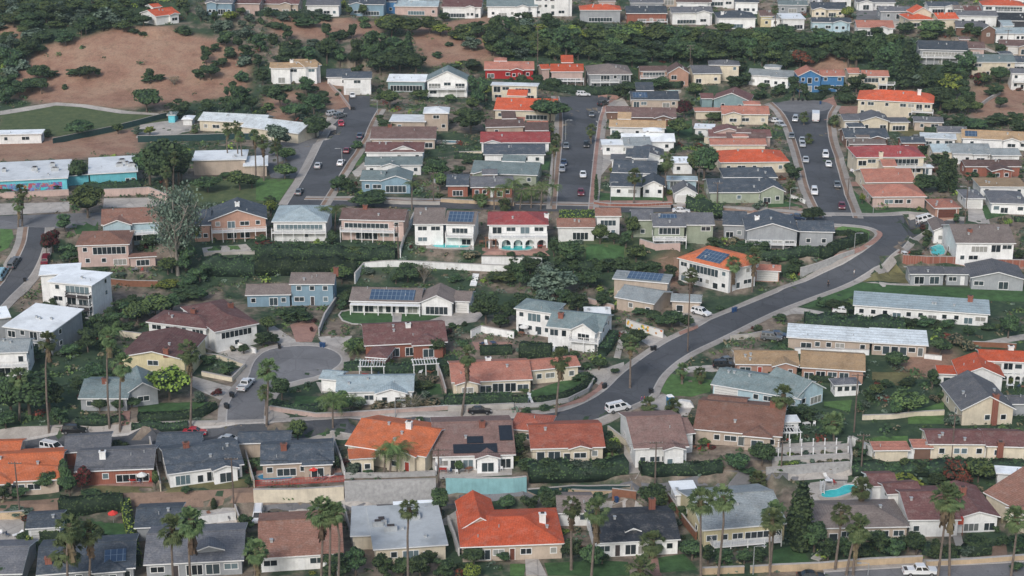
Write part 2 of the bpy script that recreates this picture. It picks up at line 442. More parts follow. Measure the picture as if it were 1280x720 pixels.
            m = MB(); ln = (w1-w0)/math.cos(math.atan(s_)); m.box((0,0,0), (u1-u0, ln, .06), SOLARK if 'blk' in ext else SOLAR)
            o = m.build('solar_panel', ro); o.matrix_local = vv['L'] @ sh
        elif p[0] == 'ba':    # balcony ba,u0,u1,z,depth,vol
            vv = pv[int(p[5]) if len(p) > 5 else 0]
            u0, u1 = vv['W']*float(p[1]), vv['W']*float(p[2]); z = float(p[3]); d = float(p[4])
            m = MB(); m.box((u0, OV-d, z-.2), (u1, OV-.01, z), DTRIM if 'dk' in ext else (TRIM if 'wd' not in ext else WOOD))
            n = max(2, int((u1-u0)/2.6))
            for i in range(n+1):
                x = u0+.1+(u1-u0-.2)*i/n; m.box((x-.08, OV-d+.03, -2.0), (x+.08, OV-d+.19, z+1.0), trimm)
            o = m.build('balcony', root); o.matrix_local = vv['L']
            RAIL = DTRIM if 'dk' in ext else RAIL0
            rl = MB(); rl.box((u0, OV-d+.04, z+.95), (u1, OV-d+.14, z+1.05), RAIL); rl.box((u0, OV-d+.04, z+.12), (u1, OV-d+.12, z+.2), RAIL)
            x = u0
            while x < u1: rl.box((x, OV-d+.06, z+.2), (x+.06, OV-d+.1, z+.95), RAIL); x += .35
            for xx in (u0, u1-.08): rl.box((xx, OV-d+.14, z+.95), (xx+.08, OV-.05, z+1.05), RAIL); rl.box((xx, OV-d+.14, z+.12), (xx+.06, OV-.05, z+.5), RAIL)
            rl.build('railing', o)
        elif p[0] == 'ar':    # arcade under the balcony: ar,u0,u1,height,depth,bays,vol
            vv = pv[int(p[6]) if len(p) > 6 else 0]
            u0, u1 = vv['W']*float(p[1]), vv['W']*float(p[2]); z = float(p[3]); d = float(p[4]); nb = int(p[5]); m = MB(); bw = (u1-u0)/nb; hw = bw*.38; sp = z-.35-hw; y0 = OV-d; WMt = WALL[wall]
            for i in range(nb):
                cx_ = u0+bw*(i+.5); arc = [(cx_+hw*math.cos(math.pi*k/10), sp+hw*math.sin(math.pi*k/10)) for k in range(11)]
                for yy, fl_ in ((y0, 1), (y0+.3, -1)):
                    for k in range(10):
                        a_, b_ = arc[k], arc[k+1]; q_ = [(b_[0], yy, b_[1]), (a_[0], yy, a_[1]), (a_[0], yy, z), (b_[0], yy, z)]; m.face(q_ if fl_ > 0 else q_[::-1], WMt)
                for k in range(10): a_, b_ = arc[k], arc[k+1]; m.face([(a_[0], y0, a_[1]), (b_[0], y0, b_[1]), (b_[0], y0+.3, b_[1]), (a_[0], y0+.3, a_[1])], WMt)
                m.box((u0+bw*i, y0, -1.5), (cx_-hw, y0+.3, z), WMt); m.box((cx_+hw, y0, -1.5), (u0+bw*(i+1), y0+.3, z), WMt)
            o = m.build('arcade', root); o.matrix_local = vv['L']
        elif p[0] == 'po':    # porch with posts: po,u0,u1,depth,height,vol
            vv = pv[int(p[5]) if len(p) > 5 else 0]
            u0, u1 = vv['W']*float(p[1]), vv['W']*float(p[2]); d = float(p[3]); z = float(p[4])
            m = MB(); m.box((u0, OV-d, z), (u1, OV-.01, z+.16), trimm)
            o = m.build('porch_roof', root); o.matrix_local = vv['L']
            n = max(2, int((u1-u0)/2.8))
            for i in range(n+1):
                q = MB(); x = u0+.15+(u1-u0-.3)*i/n; q.box((x-.11, OV-d+.05, -2.0), (x+.11, OV-d+.27, z), trimm)
                c_ = q.build('column', root); c_.matrix_local = vv['L']
    return root
# ------------------------------------------------------------------ the houses (coordinates read off 4x enlargements)
Hs = house
# --- bottom row, along the lower avenue
Hs('03','slate roofed house cut by the lower left corner','gray','gray',[('g',-150,715,112,708,572,2.8,'wW.')])
Hs('03','white garage with slate roof beside a dark hedge','white','slate',[('g',125,484,308,474,408,2.6,'g')])
Hs('03','low dark slate roofed house with loose roof panels','gray','slate',[('g',178,716,678,678,556,2.8,'wLwWsW')],'so,.68,.9,.12,.34;ch,.12,.2,b,.9')
Hs('03','small slate roofed garage backing on the alley','gray','slate',[('g',668,480,905,470,376,2.6,'..')])
Hs('03','gray ranch house with small white trimmed gable','gray','gray',[('g',715,664,1220,640,498,2.8,'WdLsW'),('G',965,600,1125,588,570,3.9,'',3.5)],'')
Hs('13','brown roofed white bungalow with brown door','white','rbrown',[('g',10,632,440,606,436,2.8,'W.dWW')],'')
Hs('13','flat roofed cream house with enclosed courtyard','cream','fgray',[('f',585,588,962,562,362,3.0,'.wLLL.'),('f',470,520,600,516,368,2.8,'')],'eq')
Hs('13','white flat roofed carport behind the courtyard house','white','white',[('f',690,412,898,402,342,2.5,'')],name='carport',cat='carport')
Hs('','vivid orange tiled L shaped house with pale chimney','beige','red',[('h',575,684,706,679,645,3.0,'.sWdW.w'),('G',577,661,624,658,614,3.2,'',11)],'ch,.82,.45,w,1.6')
Hs('23','small white outbuilding with brown gable roof','white','taupe',[('g',225,406,412,404,318,2.6,'.w')])
Hs('23','slate roofed ranch house with red brick planter','white','dark',[('g',412,556,845,536,408,2.9,'WdsLsw'),('G',565,500,650,494,480,3.7,'',3)],'ch,.78,.75,b,1.9')
Hs('','wide gray gabled house with white deck railing','yellow','lgray',[('g',878,663,985,654,617,3.4,'WwWLLW')],'ba,.1,.9,.9,2.2')
Hs('23','white flat roofed garage beside the alley','white','white',[('f',815,316,940,310,242,2.5,'')],name='garage',cat='garage')
Hs('33','gray hip roofed house below the turquoise pool','beige','taupe',[('h',215,482,712,472,364,3.0,'wLWsWwW')],'')
Hs('33','maroon roofed house with glazed gable living room','white','maroon',[('g',700,440,968,438,298,3.4,'w..W'),('G',945,432,1165,424,398,3.0,'LLL',13),('g',595,312,775,300,254,4.2,''),('g',512,272,655,268,208,4.0,'')],'ch,.42,.55,b,1.4,1')
Hs('33','brown roofed house at the right frame edge','cream','rbrown',[('g',1075,300,1345,440,240,3.2,'')],'')
Hs('33','small white flat roofed shed behind the maroon roofs','white','white',[('f',1140,205,1290,215,182,2.6,'')],name='shed',cat='shed')
# --- row above the alley
Hs('','orange tiled house at the left frame edge','beige','orange',[('g',-32,604,75,599,567,3.0,'.LsW.'),('g',-34,571,24,569,552,3.2,'')],'')
Hs('03','gray roofed house with brick rear wall','brick','gray',[('g',368,198,768,182,88,2.9,'.wLL'),('g',318,104,555,88,16,3.0,'')],'ch,.34,.3,w,1.3')
Hs('03','slate blue roofed house with white sunroom windows','white','slate',[('g',836,212,1222,160,66,2.9,'LLLsLL'),('g',774,78,1006,72,10,3.0,'')],'ch,.32,.5,b,.8')
Hs('13','slate roofed house beside the small oval pool','beige','slate',[('g',20,164,392,146,56,2.9,'wLLwww'),('g',-96,58,175,50,2,3.0,'')],'ch,.32,.35,b,1.1')
Hs('','orange tiled villa with arched glass door','cream','orange',[('g',431,556,533,571,530,3.6,''),('f',436,574,470,572,560,3.4,'sw')],'ch,.62,.45,w,1.2')
Hs('','brown roofed house with black solar panels over patio','white','mosaic',[('g',541,571,645,568,527,3.1,'WLssLs')],'so,.25,.78,.03,.16;ch,.62,.42,b,1.0;so,.42,.62,.17,.27;so,.82,.98,.2,.42;blk')
Hs('23','red brown hip roofed house above dark ivy slope','cream','rust',[('g',92,84,468,74,-38,3.0,'LsLsw'),],'')
Hs('','small terracotta gabled wing beside the brown roof','beige','rust',[('h',636,536,686,540,520,3.0,'w')])
Hs('','mottled gray roofed house with tall pale side wall','white','mosaic',[('g',792,561,862,558,520,4.0,'wWWL'),('g',836,545,870,541,524,4.2,'W')],'')
# --- along the curving street, south side
Hs('','red brown roofed house below the blue toilet','beige','rbrown',[('g',866,536,978,546,505,3.0,'.wWs.w'),('g',880,515,930,520,497,3.2,'W')],'ch,.85,.5,b,1.0')
Hs('','blue gray roofed house with white timber pergola end','lblue','teal',[('g',888,480,1002,499,469,2.8,'gg.wW.w'),('G',996,497,1033,485,472,3.0,'wL',10)],'')
Hs('32','small white summerhouse with gray hip roof','white','gray',[('h',330,486,468,480,452,2.6,'www')],name='summerhouse',cat='summerhouse')
Hs('','long tan roofed ranch house by the curve','salmon','tan',[('g',919,455,1000,456,439,2.9,'sd.w'),('g',1000,459,1082,464,441,2.9,'LsWs.')],'')
Hs('','long white flat roofed ranch house','beige','offwhite',[('s',983,421,1090,428,407,2.9,'.LwwW.w'),('s',1088,428,1161,432,411,2.9,'WssLWL')],'')
Hs('','long pale blue roofed house above dark shrubs','white','pale',[('s',1066,381,1238,393,369,3.0,'wwwLwwLwwLW')],'ch,.86,.8,b,1.2')
Hs('32','slate roofed cream gable house with tall red chimney','cream','gray',[('G',966,612,1242,606,540,3.3,'.ww',14)],'ch,.62,.03,b,.7')
Hs('32','gray roofed shed beside the cream gable house','gray','gray',[('g',1210,580,1340,580,540,2.6,'')],name='shed',cat='shed')
Hs('32','white spanish house with orange roof and dark arches','white','red',[('G',950,438,1186,446,396,3.2,'.w.',9),('g',1060,362,1300,372,314,4.4,'wWLW/.ssL'),('s',848,428,950,432,386,2.6,'LL')],'ch,.7,.6,w,1.0,1;ar,.45,1.0,2.1,1.8,4,1')
Hs('33','long maroon roofed cream house behind white wall','cream','maroon',[('g',800,60,1100,62,-6,3.1,'.w.Ww.w'),('g',1090,70,1300,76,-4,3.0,'w.')],'ch,.35,.03,b,.6,1')
Hs('33','low brown roofed shed by the white wall','cream','salmon',[('s',528,92,715,90,58,2.4,'..'),],name='shed',cat='shed')
Hs('33','brown shade roof on dark posts by the wall','brown','salmon',[('s',725,80,830,80,55,2.4,'')],name='shed',cat='shed')
Hs('32','white flat roofed greenhouse near tall palm trunk','white','white',[('f',35,672,165,668,642,2.5,'LL')],name='greenhouse',cat='greenhouse')
# --- north side of lower street
Hs('','gray roofed L shaped house by yellow green tree','gray','teal',[('g',97,498,160,498,474,2.8,'wWw'),('G',158,492,200,487,476,3.2,'W',10)],'ch,.45,.4,b,.9')
Hs('','maroon roofed pale yellow gable house','yellow','maroon',[('G',148,446,232,450,439,5.0,'.W./Ww.',15)],'ch,.7,.05,b,1.0')
Hs('','white two storey house with curved terrace and maroon roofs','white','maroon',[('h',182,402,258,411,392,4.6,'WWwL/.w'),('h',268,415,324,404,378,4.8,'LLLL/.w.')],'ch,.55,.8,b,.9;ch,.85,.6,b,.9,1')
Hs('','white flat roofed modern house on steel posts','gray','white',[('s',2,408,64,416,388,5.2,'LwLW/sLsw',13)],'')
Hs('','white flat roofed wing at the left edge','gray','white',[('s',-30,402,14,396,385,5.0,'')])
Hs('02','small white house with long balcony at left edge','white','lgray',[('g',-40,325,140,319,258,5.4,'..L/sL')],'ba,.1,1,2.6,1.6')
Hs('','white cube shaped modern house with dark balconies','white','white',[('f',58,352,115,357,341,8.2,'wLL/WsL/wsL',10),('f',48,344,100,341,331,7.0,'',8)],'ba,.42,.95,5.4,1.4;ba,.42,.95,2.6,1.4;dk',trim=TRIM)
Hs('12','pale blue roofed bungalow with striped patio cover','white','pale',[('g',396,520,790,516,440,3.0,'LLWLLW'),('g',312,452,420,462,416,2.8,'')],'')
Hs('','salmon roofed long house with white window bays','cream','salmon',[('g',564,478,666,474,452,2.9,'LLLssL'),('g',664,463,726,457,448,3.2,'wW.w')],'ch,.5,.7,w,.6')
Hs('','maroon roofed brick house with shaded patio','brick','maroon',[('g',455,432,560,427,404,3.2,'.WsLLs.'),('h',456,446,484,448,434,2.8,'w')],'ch,.55,.4,w,.8')
Hs('','long porch house with blue solar panels','white','taupe',[('g',436,376,526,378,360,3.0,'LsLsLs'),('G',524,378,567,379,369,3.2,'LL',9),('g',566,376,588,377,364,3.0,'g')],'so,.28,.9,.05,.42;po,.02,1,1.6,2.3')
Hs('','light blue timber house with tan roof','bblue','taupe',[('g',361,355,418,355,341,5.4,'www/Wdw'),('g',306,369,364,368,355,3.0,'w.sw')],'ch,1.0,.5,b,1.2')
Hs('','white two storey house with gray roofs and veranda','white','teal',[('h',642,385,692,392,376,5.8,'wLLw/LwLw'),('g',682,408,752,415,391,4.6,'sL.LL/..L.'),('G',712,412,745,417,404,4.7,'LL/..',7)],'ba,.45,.98,2.5,2.2,1;ch,.2,.3,b,1.0,1')
Hs('','white tent roofed shed behind the veranda house','white','white',[('g',730,393,764,393,384,2.4,'')],name='shed',cat='shed')
Hs('','low gray house with flat solar roof','beige','lgray',[('s',765,348,836,354,340,5.2,'/wWLsw'),('g',768,371,818,380,360,3.0,'.w.L'),('g',838,376,877,378,368,2.8,'L.')],'so,.25,.85,.1,.9')
Hs('','orange tiled villa with rooftop solar panels','white','orange',[('h',846,322,912,338,312,5.8,'WLLLLw/LwWwLw'),('h',908,337,948,330,322,5.6,'ww/LW')],'so,.3,.75,.1,.42')
Hs('31','pink gable garage behind the solar villa','salmon','salmon',[('g',-70,630,66,636,604,2.8,'gg')],name='garage',cat='garage')
# --- middle row with pools
Hs('','terracotta roofed house screened by bare eucalyptus','lblue','rbrown',[('g',126,281,206,277,260,5.0,'..LLLL'),('G',128,282,165,281,275,4.9,'w',9)],'ba,.45,1,2.6,2.4')
Hs('','brown hip roofed two storey house with side deck','pink','rbrown',[('h',94,307,162,305,288,5.6,'wLLL/wwL'),('f',160,322,196,320,316,2.6,'L')],'')
Hs('','pink gabled house with long raised deck','salmon','slate',[('G',260,276,334,273,262,5.2,'wLWw/.ss.',12),('g',240,282,264,281,262,4.4,'ww')],'ba,.05,.98,2.6,2.4;ch,.5,.3,w,.9')
Hs('','white house with wide glass conservatory','white','pale',[('h',339,277,409,277,256,5.2,'LLLLLL/..w.')],'ba,.0,.98,2.5,1.4')
Hs('','brown roofed house with white balcony rail','pink','brown',[('g',424,274,506,276,261,5.4,'LLLLw/.LLWw')],'ba,.02,.85,2.7,2.0;ch,.35,.5,b,.8')
Hs('','white two storey house with kidney shaped pool','white','taupe',[('g',516,280,556,280,260,5.6,'WW/W.'),('g',555,280,594,281,264,5.6,'LL/.L')],'ba,.05,.95,2.7,1.8,1;so,.1,.9,.08,.46,1')
Hs('','white spanish villa with red roof and arches','white','dred',[('h',609,281,686,281,264,5.6,'sWsW/ssss')],'ba,.02,.98,2.75,2.0;ar,.02,.98,2.5,1.9,5;ch,.97,.5,w,.9')
Hs('','white house with terracotta roof and picture windows','white','rbrown',[('g',696,284,745,284,273,3.6,'.LLL'),('g',744,270,777,270,260,5.8,'LL/.w')],'')
Hs('','sage green house with orange deck','green','gray',[('g',816,283,858,283,267,4.8,'LLL/sss'),('g',856,281,894,281,266,4.8,'.W/..'),('g',790,275,818,275,262,4.6,'w')],'so,.2,.75,.3,.46;ba,.0,1,1.7,2.2')
Hs('','wide gray gabled house beside clipped hedges','gray','slate',[('G',932,288,999,289,279,4.6,'WLWs',13),('g',998,289,1044,290,276,4.0,'ww'),('g',903,281,934,282,264,3.6,'Lw')],'ba,.0,.95,1.4,1.6;ch,.25,.5,w,.8')
Hs('31','white two storey house with gray roof beside pool','white','taupe',[('g',938,494,1242,496,402,5.4,'.LLsW/wW...'),('G',824,434,908,436,416,3.4,'w',10)],'ch,.3,.3,b,.5')
Hs('31','long gray house with red carport door opening','gray','gray',[('g',708,650,890,650,612,2.9,'ss'),('g',888,650,1016,652,616,2.9,'Wd'),('G',1012,668,1290,678,640,3.0,'W.s.',11)],'')
# --- around the three side streets
Hs('31','gray roofed garage with white door and long drive','white','gray',[('h',984,272,1088,272,224,2.8,'gg')],name='garage',cat='garage')
Hs('31','salmon hip roofed garage with brown door','salmon','salmon',[('h',832,320,968,318,272,2.8,'gg')],'bd',name='garage',cat='garage')
Hs('31','gray roofed house at the right edge by round hedge','white','gray',[('h',1112,294,1300,300,230,3.0,'WL.W')])
Hs('31','salmon hip roofed corner house with brick front','pink','salmon',[('h',520,264,796,262,198,3.0,'.WWw.')],'')
Hs('31','salmon gabled house behind the corner house','cream','salmon',[('g',486,192,742,190,124,3.0,'...')])
Hs('31','wide maroon roofed mansion with tall cream chimney','cream','dred',[('h',440,66,790,64,6,5.6,'LW.LLLL/gg.wWW')],'ch,.36,.04,c,1.0;ba,.55,1,2.8,1.4')
Hs('31','white conservatory next to the mansion','white','white',[('f',750,118,832,116,106,2.4,'LL')],name='conservatory',cat='conservatory')
Hs('31','tan flat roofed long house','white','tan',[('f',1058,212,1300,214,168,2.9,'w..w')],'')
Hs('31','brown roofed house with red brick gable','brick','brown',[('g',984,112,1270,112,80,3.0,'wWw'),('G',1118,136,1232,134,122,2.8,'ww',7)])
Hs('31','white house with pale gray roof above the brown one','white','lgray',[('g',922,48,1122,50,-2,3.2,'.ww.'),('g',1118,56,1268,56,22,3.2,'w.')])
Hs('21','orange hip roofed cream house beside the third street','cream','red',[('h',1040,92,1390,88,25,3.2,'wWwLw')])
Hs('21','slate roofed house below the orange hip roof','gray','slate',[('h',1056,166,1330,166,115,3.0,'.L.W')])
Hs('21','blue gray roofed corner house with pale wall','green','slate',[('g',985,242,1290,240,172,3.0,'..w.w'),('G',1240,240,1370,238,208,3.4,'Lw',10)])
Hs('21','small white gabled garage by the cross street','white','gray',[('G',808,248,930,248,212,2.6,'gg',7)],name='garage',cat='garage')
Hs('21','dark roofed white cottage with small front gable','white','slate',[('g',486,210,650,214,148,3.0,'wW'),('G',648,212,768,214,184,3.0,'w.w',9)])
Hs('21','dark roofed house with white square skylight','white','slate',[('g',498,140,722,148,82,3.0,'.w.')])
Hs('21','white gabled house beside pale flat patio roof','white','gray',[('G',605,66,765,68,42,3.2,'w.',10),('f',492,78,608,80,50,2.6,'')])
Hs('21','long cream stucco house with plain upper wall','cream','salmon',[('g',990,4,1275,4,-26,4.4,'..w..')])
Hs('21','white low house east of the second street','white','lgray',[('g',560,10,700,8,-34,3.0,'wW')])
Hs('21','turquoise patio roofed cottage','lblue','aqua' if 'aqua' in ROOF else 'pale',[('s',770,180,930,182,160,2.6,'L.')])
Hs('21','white house crowded behind the tall palm','white','white',[('f',800,95,910,95,62,3.2,'w.')])
Hs('11','red brick house with gray roof by the lane','brick','gray',[('g',1072,216,1290,214,162,3.0,'wwdLw')])
Hs('11','gray roofed brick house with tall white window','brick','slate',[('g',950,208,1066,208,152,3.2,'LL')])
Hs('','pale green gabled house with teal roof','green','teal',[('g',588,216,672,219,202,3.0,'..w.w')])
Hs('','white long house with gray roof and two windows','white','slate',[('g',604,193,682,193,180,3.0,'.w.ww')])
Hs('11','blue gray house with wide white trimmed gable','bblue','teal',[('g',518,180,640,182,132,3.4,'wW'),('G',618,184,778,184,158,3.6,'LL',10)])
Hs('11','white cottage with teal roof and small front gable','white','teal',[('g',542,106,832,104,64,3.0,'w.dw.w'),('G',622,110,718,110,96,3.0,'w',5)])
Hs('','white house with maroon roof by the first street','white','maroon',[('g',456,190,530,190,178,3.0,'...w.w'),('G',488,188,520,188,182,3.3,'',5)])
Hs('10','brown roofed house with yellow patio awning','beige','brown',[('g',570,694,900,694,634,3.0,'WW.s.L')],'ch,.28,.5,b,.6')
Hs('','maroon roofed white house west of second street','white','dred',[('g',600,178,688,178,165,3.0,'W...W')])
Hs('','gray roofed house behind the maroon white house','beige','brown',[('g',607,159,656,158,149,3.0,'w.'),('g',656,163,686,163,153,3.0,'')])
Hs('10','white flat roofed two storey beige house','beige','white',[('h',834,566,966,566,530,5.6,'.W./..w'),('f',664,606,850,608,572,3.2,'w.')])
Hs('10','orange roofed cream house behind round dark tree','cream','red',[('g',1188,548,1500,556,492,3.2,'W.LLL')])
Hs('10','cream two storey house with flat white roof','cream','white',[('f',1172,424,1410,430,412,5.4,'sWLLL/W.wL')])
Hs('','scarlet house with pale salmon roof','red','salmon',[('g',605,87,668,87,77,3.2,'L.W.w')])
Hs('10','gray gable house with maroon upper balcony','white','teal',[('G',850,404,1062,404,354,5.4,'LWL/W.gg',10)],'ba,.05,.95,2.7,1.4')
Hs('10','gray green house with white metal roof','teal','white',[('s',652,406,848,408,370,3.6,'LLLL')],'')
Hs('10','white garage house with blue gray roofs','white','slate',[('g',430,392,580,390,358,5.6,'.W./gg.'),('g',350,386,474,384,344,3.2,'.w')])
Hs('10','long white two storey house with tan roof','white','tan',[('g',66,338,308,336,312,5.4,'WLW.W/.w.g.'),('g',246,336,330,324,303,5.6,'')],'ch,.45,.5,w,.8')
Hs('20','cherry red roofed house with row of windows','pink','red',[('g',192,358,360,358,320,4.2,'LLLLL'),('g',146,346,194,344,322,4.4,'.')],'ba,.0,1,1.2,2.0')
Hs('20','gray hip roofed house with wide balcony','gray','taupe',[('h',382,372,602,370,316,5.2,'.LwL/wL.w')],'ba,.05,.7,2.6,1.6')
Hs('20','white house with brown roof and salmon gable','salmon','brown',[('G',778,366,890,366,324,5.0,'L./.w',9),('g',640,356,782,354,330,4.6,'LLL/LLL')],'ba,.0,1,2.3,1.4,1')
Hs('20','cream two storey house with gray hip roof','cream','gray',[('h',984,324,1142,326,298,5.6,'W..w/w..L'),('g',904,368,1052,366,326,3.6,'L.w')])
Hs('20','white house half hidden by the hedge','white','lgray',[('g',1178,374,1408,386,348,3.6,'w.WLWs')])
Hs('20','slate roofed house with small raised pool','beige','slate',[('g',594,498,838,498,456,2.9,'LW..Lw')],'so,.05,.35,.1,.4')
Hs('20','dark brown low roofed house by the cul-de-sac','brown','brown',[('g',590,586,824,588,538,2.6,'..w'),('g',470,560,600,560,532,2.4,'')])
Hs('20','golden roofed white house','white','tan',[('g',484,634,770,640,602,3.2,'W..w.w.')])
Hs('20','long white roofed house below the golden roof','white','white',[('g',548,708,818,708,668,3.0,'w..w')],'ch,.5,.5,w,.5')
Hs('20','teal gabled cottage with maroon roof','teal','maroon',[('G',1002,496,1192,506,464,3.4,'ww',10),('g',944,492,1010,492,466,3.0,'')])
Hs('20','cream long house with tan shingle roof','cream','salmon',[('g',1048,570,1290,572,530,3.4,'w.W.w'),('f',914,556,1048,556,537,2.6,'')])
Hs('20','peach house with maroon roof and white gables','pink','maroon',[('g',986,684,1300,684,648,3.2,'WwW.ww.'),('G',1010,662,1160,662,640,4.2,'',6)],'ch,.5,.5,c,.6')
Hs('20','white flat roofed cottage beside the gray gables','white','white',[('f',908,640,1012,644,618,3.0,'w.')])
Hs('20','pink low house west of the round dark tree','salmon','salmon',[('g',74,630,182,630,606,3.2,'.'),('g',-30,608,62,610,586,3.0,'')])
# --- upper right
Hs('30','bright blue two storey house','blue','salmon',[('g',262,380,388,380,350,5.4,'w.w/wwL'),('G',150,380,272,380,350,5.6,'wLw/LLw',9)])
Hs('30','cream house with tan roof and white balcony','cream','salmon',[('g',470,380,608,382,352,4.8,'LLw/w.L'),('g',400,366,464,366,340,4.4,'')],'ba,.6,1.2,2.2,2')
Hs('30','large cream house with scarlet hip roof','cream','red',[('h',444,496,830,516,450,5.6,'wW.w.WWLW/www...wWL')],'ch,.8,.35,w,1.6;ba,.72,1.0,2.7,1.4')
Hs('30','gray gabled cream house with white sunroom','cream','gray',[('G',464,604,610,606,582,3.4,'w.W',10),('f',604,610,712,610,586,3.0,'LLL'),('g',378,602,466,600,570,3.0,'g')])
Hs('30','dark roofed brown house under the sunroom','brown','slate',[('g',384,688,608,688,642,3.0,'LwLL.w')])
Hs('30','slate roofed brick house in dark shrubs','brick','slate',[('g',668,714,792,714,684,3.0,'w.w')])
Hs('30','tan flat roofed house with corner solar panels','white','tan',[('g',968,690,1330,706,654,3.0,'w..w')],'so,.05,.22,.1,.4')
Hs('30','long dark gray house among tall conifers','gray','slate',[('g',754,246,1004,252,204,5.2,'LLLLLL/..L..')],'ba,.0,.95,2.6,1.4')
Hs('30','cream two storey house above terraced slope','cream','teal',[('g',1018,310,1244,310,272,5.4,'W..w/.ww.')])
Hs('30','white house with gray roof at the terrace edge','white','gray',[('g',1216,366,1340,368,342,5.6,'w.w/wL.')],'ba,.1,1,2.8,1.4')
Hs('30','dark roofed gable house on the upper bend','brown','gray',[('g',938,136,1080,140,106,3.0,''),('G',1066,152,1146,150,124,3.2,'w',8)])
Hs('30','white carport house at the right upper edge','white','pale',[('g',1138,168,1300,166,138,3.0,'w..')])
Hs('30','white house with slate roof above red roofs','white','gray',[('g',946,78,1152,80,54,3.4,'wwL.')])
Hs('30','dark roofed house right of the white one','dark','dark',[('g',1152,102,1300,104,64,3.2,'.w.')])
Hs('30','red hip roofed house with pink upper storey','cream','red',[('h',704,98,830,96,58,3.0,'LW'),('G',722,66,826,64,36,4.6,'',7)])
Hs('30','small red roofed cottage beside leafy trees','cream','red',[('g',850,96,958,94,64,3.0,'w.')])
Hs('30','white house with vivid red roof at upper right','white','red',[('h',1072,26,1290,30,-4,4.6,'WLLL/W.W')],'ba,.3,1,2.4,1.2')
Hs('30','salmon roofed house with white window band','white','salmon',[('g',444,138,634,140,102,3.0,'LLLL')],'')
Hs('30','light blue house with slate roof on bank','lblue','slate',[('g',218,110,418,112,88,3.4,'w.WwLw')])
Hs('30','white modern house with maroon centre block','white','white',[('f',70,94,190,94,66,4.0,'L.LL'),])
Hs('30','dark roofed cream house behind the blue one','cream','slate',[('g',216,44,392,46,12,3.2,'WwLw')])
Hs('30','gray roofed house behind the modern one','gray','teal',[('g',50,24,200,26,2,3.2,'wLLw')])
Hs('30','low white house at the left of the modern block','white','lgray',[('g',-30,92,66,94,74,3.0,'ww')])
Hs('30','long pale roofed house near the top edge','white','gray',[('g',440,10,640,12,-16,3.0,'wLgLgL')])
Hs('30','gray house next to round leafy tree at the top','gray','taupe',[('g',930,46,1020,46,26,3.0,'w')])
# --- top row
Hs('20','white three level house cut by the top edge','white','gray',[('g',106,-16,306,-16,-46,7.2,'WwWWw/WwLWw/w.Lw.')],'')
Hs('20','orange brown hip roofed house on the rim','gray','red',[('h',338,50,548,50,20,4.6,'LLLL')],'')
Hs('20','dark roofed brick house with white band','brick','slate',[('g',570,66,778,66,30,4.0,'.LwL')],'ba,.3,1,1.0,1.5')
Hs('20','white house with dark roof and picture windows','white','gray',[('g',798,64,1008,62,34,4.4,'LLLL')],'')
Hs('20','white house with blue gray hip roof','white','slate',[('h',1028,90,1224,90,50,4.0,'wLLL.')],'ch,.15,.3,w,1')
Hs('20','yellow house at the rim partly hidden','yellow','brown',[('g',1240,80,1310,80,50,4.0,'w')])
Hs('20','pale pink house near the top edge','pink','brown',[('g',430,4,520,4,-16,3.4,'wL')])
Hs('20','white blue trimmed house near the top edge','white','slate',[('g',1112,10,1236,12,-16,4.4,'wWw')],'')
Hs('20','white cottage with brown roof near the top edge','white','brown',[('g',820,10,1000,12,-10,3.4,'wLLw')])
Hs('20','gray cottage left of white rim cottage','gray','gray',[('g',590,14,760,14,-8,3.2,'wLw')])
Hs('10','white walled brown roofed house on the rim','beige','maroon',[('g',-10,18,214,20,-14,4.0,'LLLgL')],'')
Hs('10','white house with gray roof on the rim','white','gray',[('g',248,26,418,26,-6,4.2,'W.Ww')],'')
Hs('10','blue gray house with many white windows','bblue','slate',[('g',460,20,642,22,-12,4.4,'LLLLLL')],'')
Hs('10','small blue house in the rim row','blue','slate',[('g',640,8,704,8,-14,4.4,'w')])
Hs('10','pink walled house with pale teal roof','pink','pale',[('g',688,30,912,32,2,3.6,'.LLLLw')],'')
Hs('10','white sunroom house with maroon roof','white','maroon',[('g',928,34,1128,36,-4,4.2,'LLLLLL')],'')
Hs('10','gray green roofed house on the rim','white','teal',[('g',1152,32,1410,32,-2,4.2,'wLwLL')],'')
Hs('00','blue gray house with white windows at top left','bblue','gray',[('g',1024,14,1162,16,-10,4.4,'LwLLw')],'')
Hs('00','pink white house beside it on the rim','pink','maroon',[('g',1162,16,1300,18,-10,4.2,'wL.')],'')
Hs('00','lone red roofed house on the hilltop','white','red',[('g',778,82,902,66,42,3.2,'...')],'')
# --- school, left
Hs('00','long white portable classroom','white','white',[('f',-60,674,210,668,648,3.0,'ww.W.')],name='school_building',cat='school building')
Hs('','cream classroom block with pale roof','cream','offwhite',[('g',247,150,330,154,142,3.4,'wW..dw'),('g',300,158,373,167,150,3.2,'ww.')],name='school_building',cat='school building')
Hs('01','white roofed school hall with painted turquoise wall','aqua','white',[('f',-80,188,340,168,84,4.2,'')],'eq',name='school_building',cat='school building')
Hs('01','smaller white roofed turquoise school wing','aqua','white',[('f',440,150,690,136,62,4.0,'......wW')],'eq',name='school_building',cat='school building')
Hs('01','turquoise link building between the two school roofs','aqua','gray',[('f',330,160,450,150,126,3.0,'')],name='school_building',cat='school building')
Hs('01','beige school hall with white roof behind palms','beige','white',[('f',958,82,1232,76,30,4.4,''),('f',1214,110,1340,106,58,3.2,'')],name='school_building',cat='school building')
# small stand-alone items
Hs('00','white peaked canopy tent in the school yard','white','white',[('h',906,596,964,596,574,2.0,'')],name='canopy_tent',cat='tent')
Hs('00','teal storage container by the school fence','aqua','teal',[('f',832,574,878,574,552,2.6,'')],name='storage_container',cat='container')
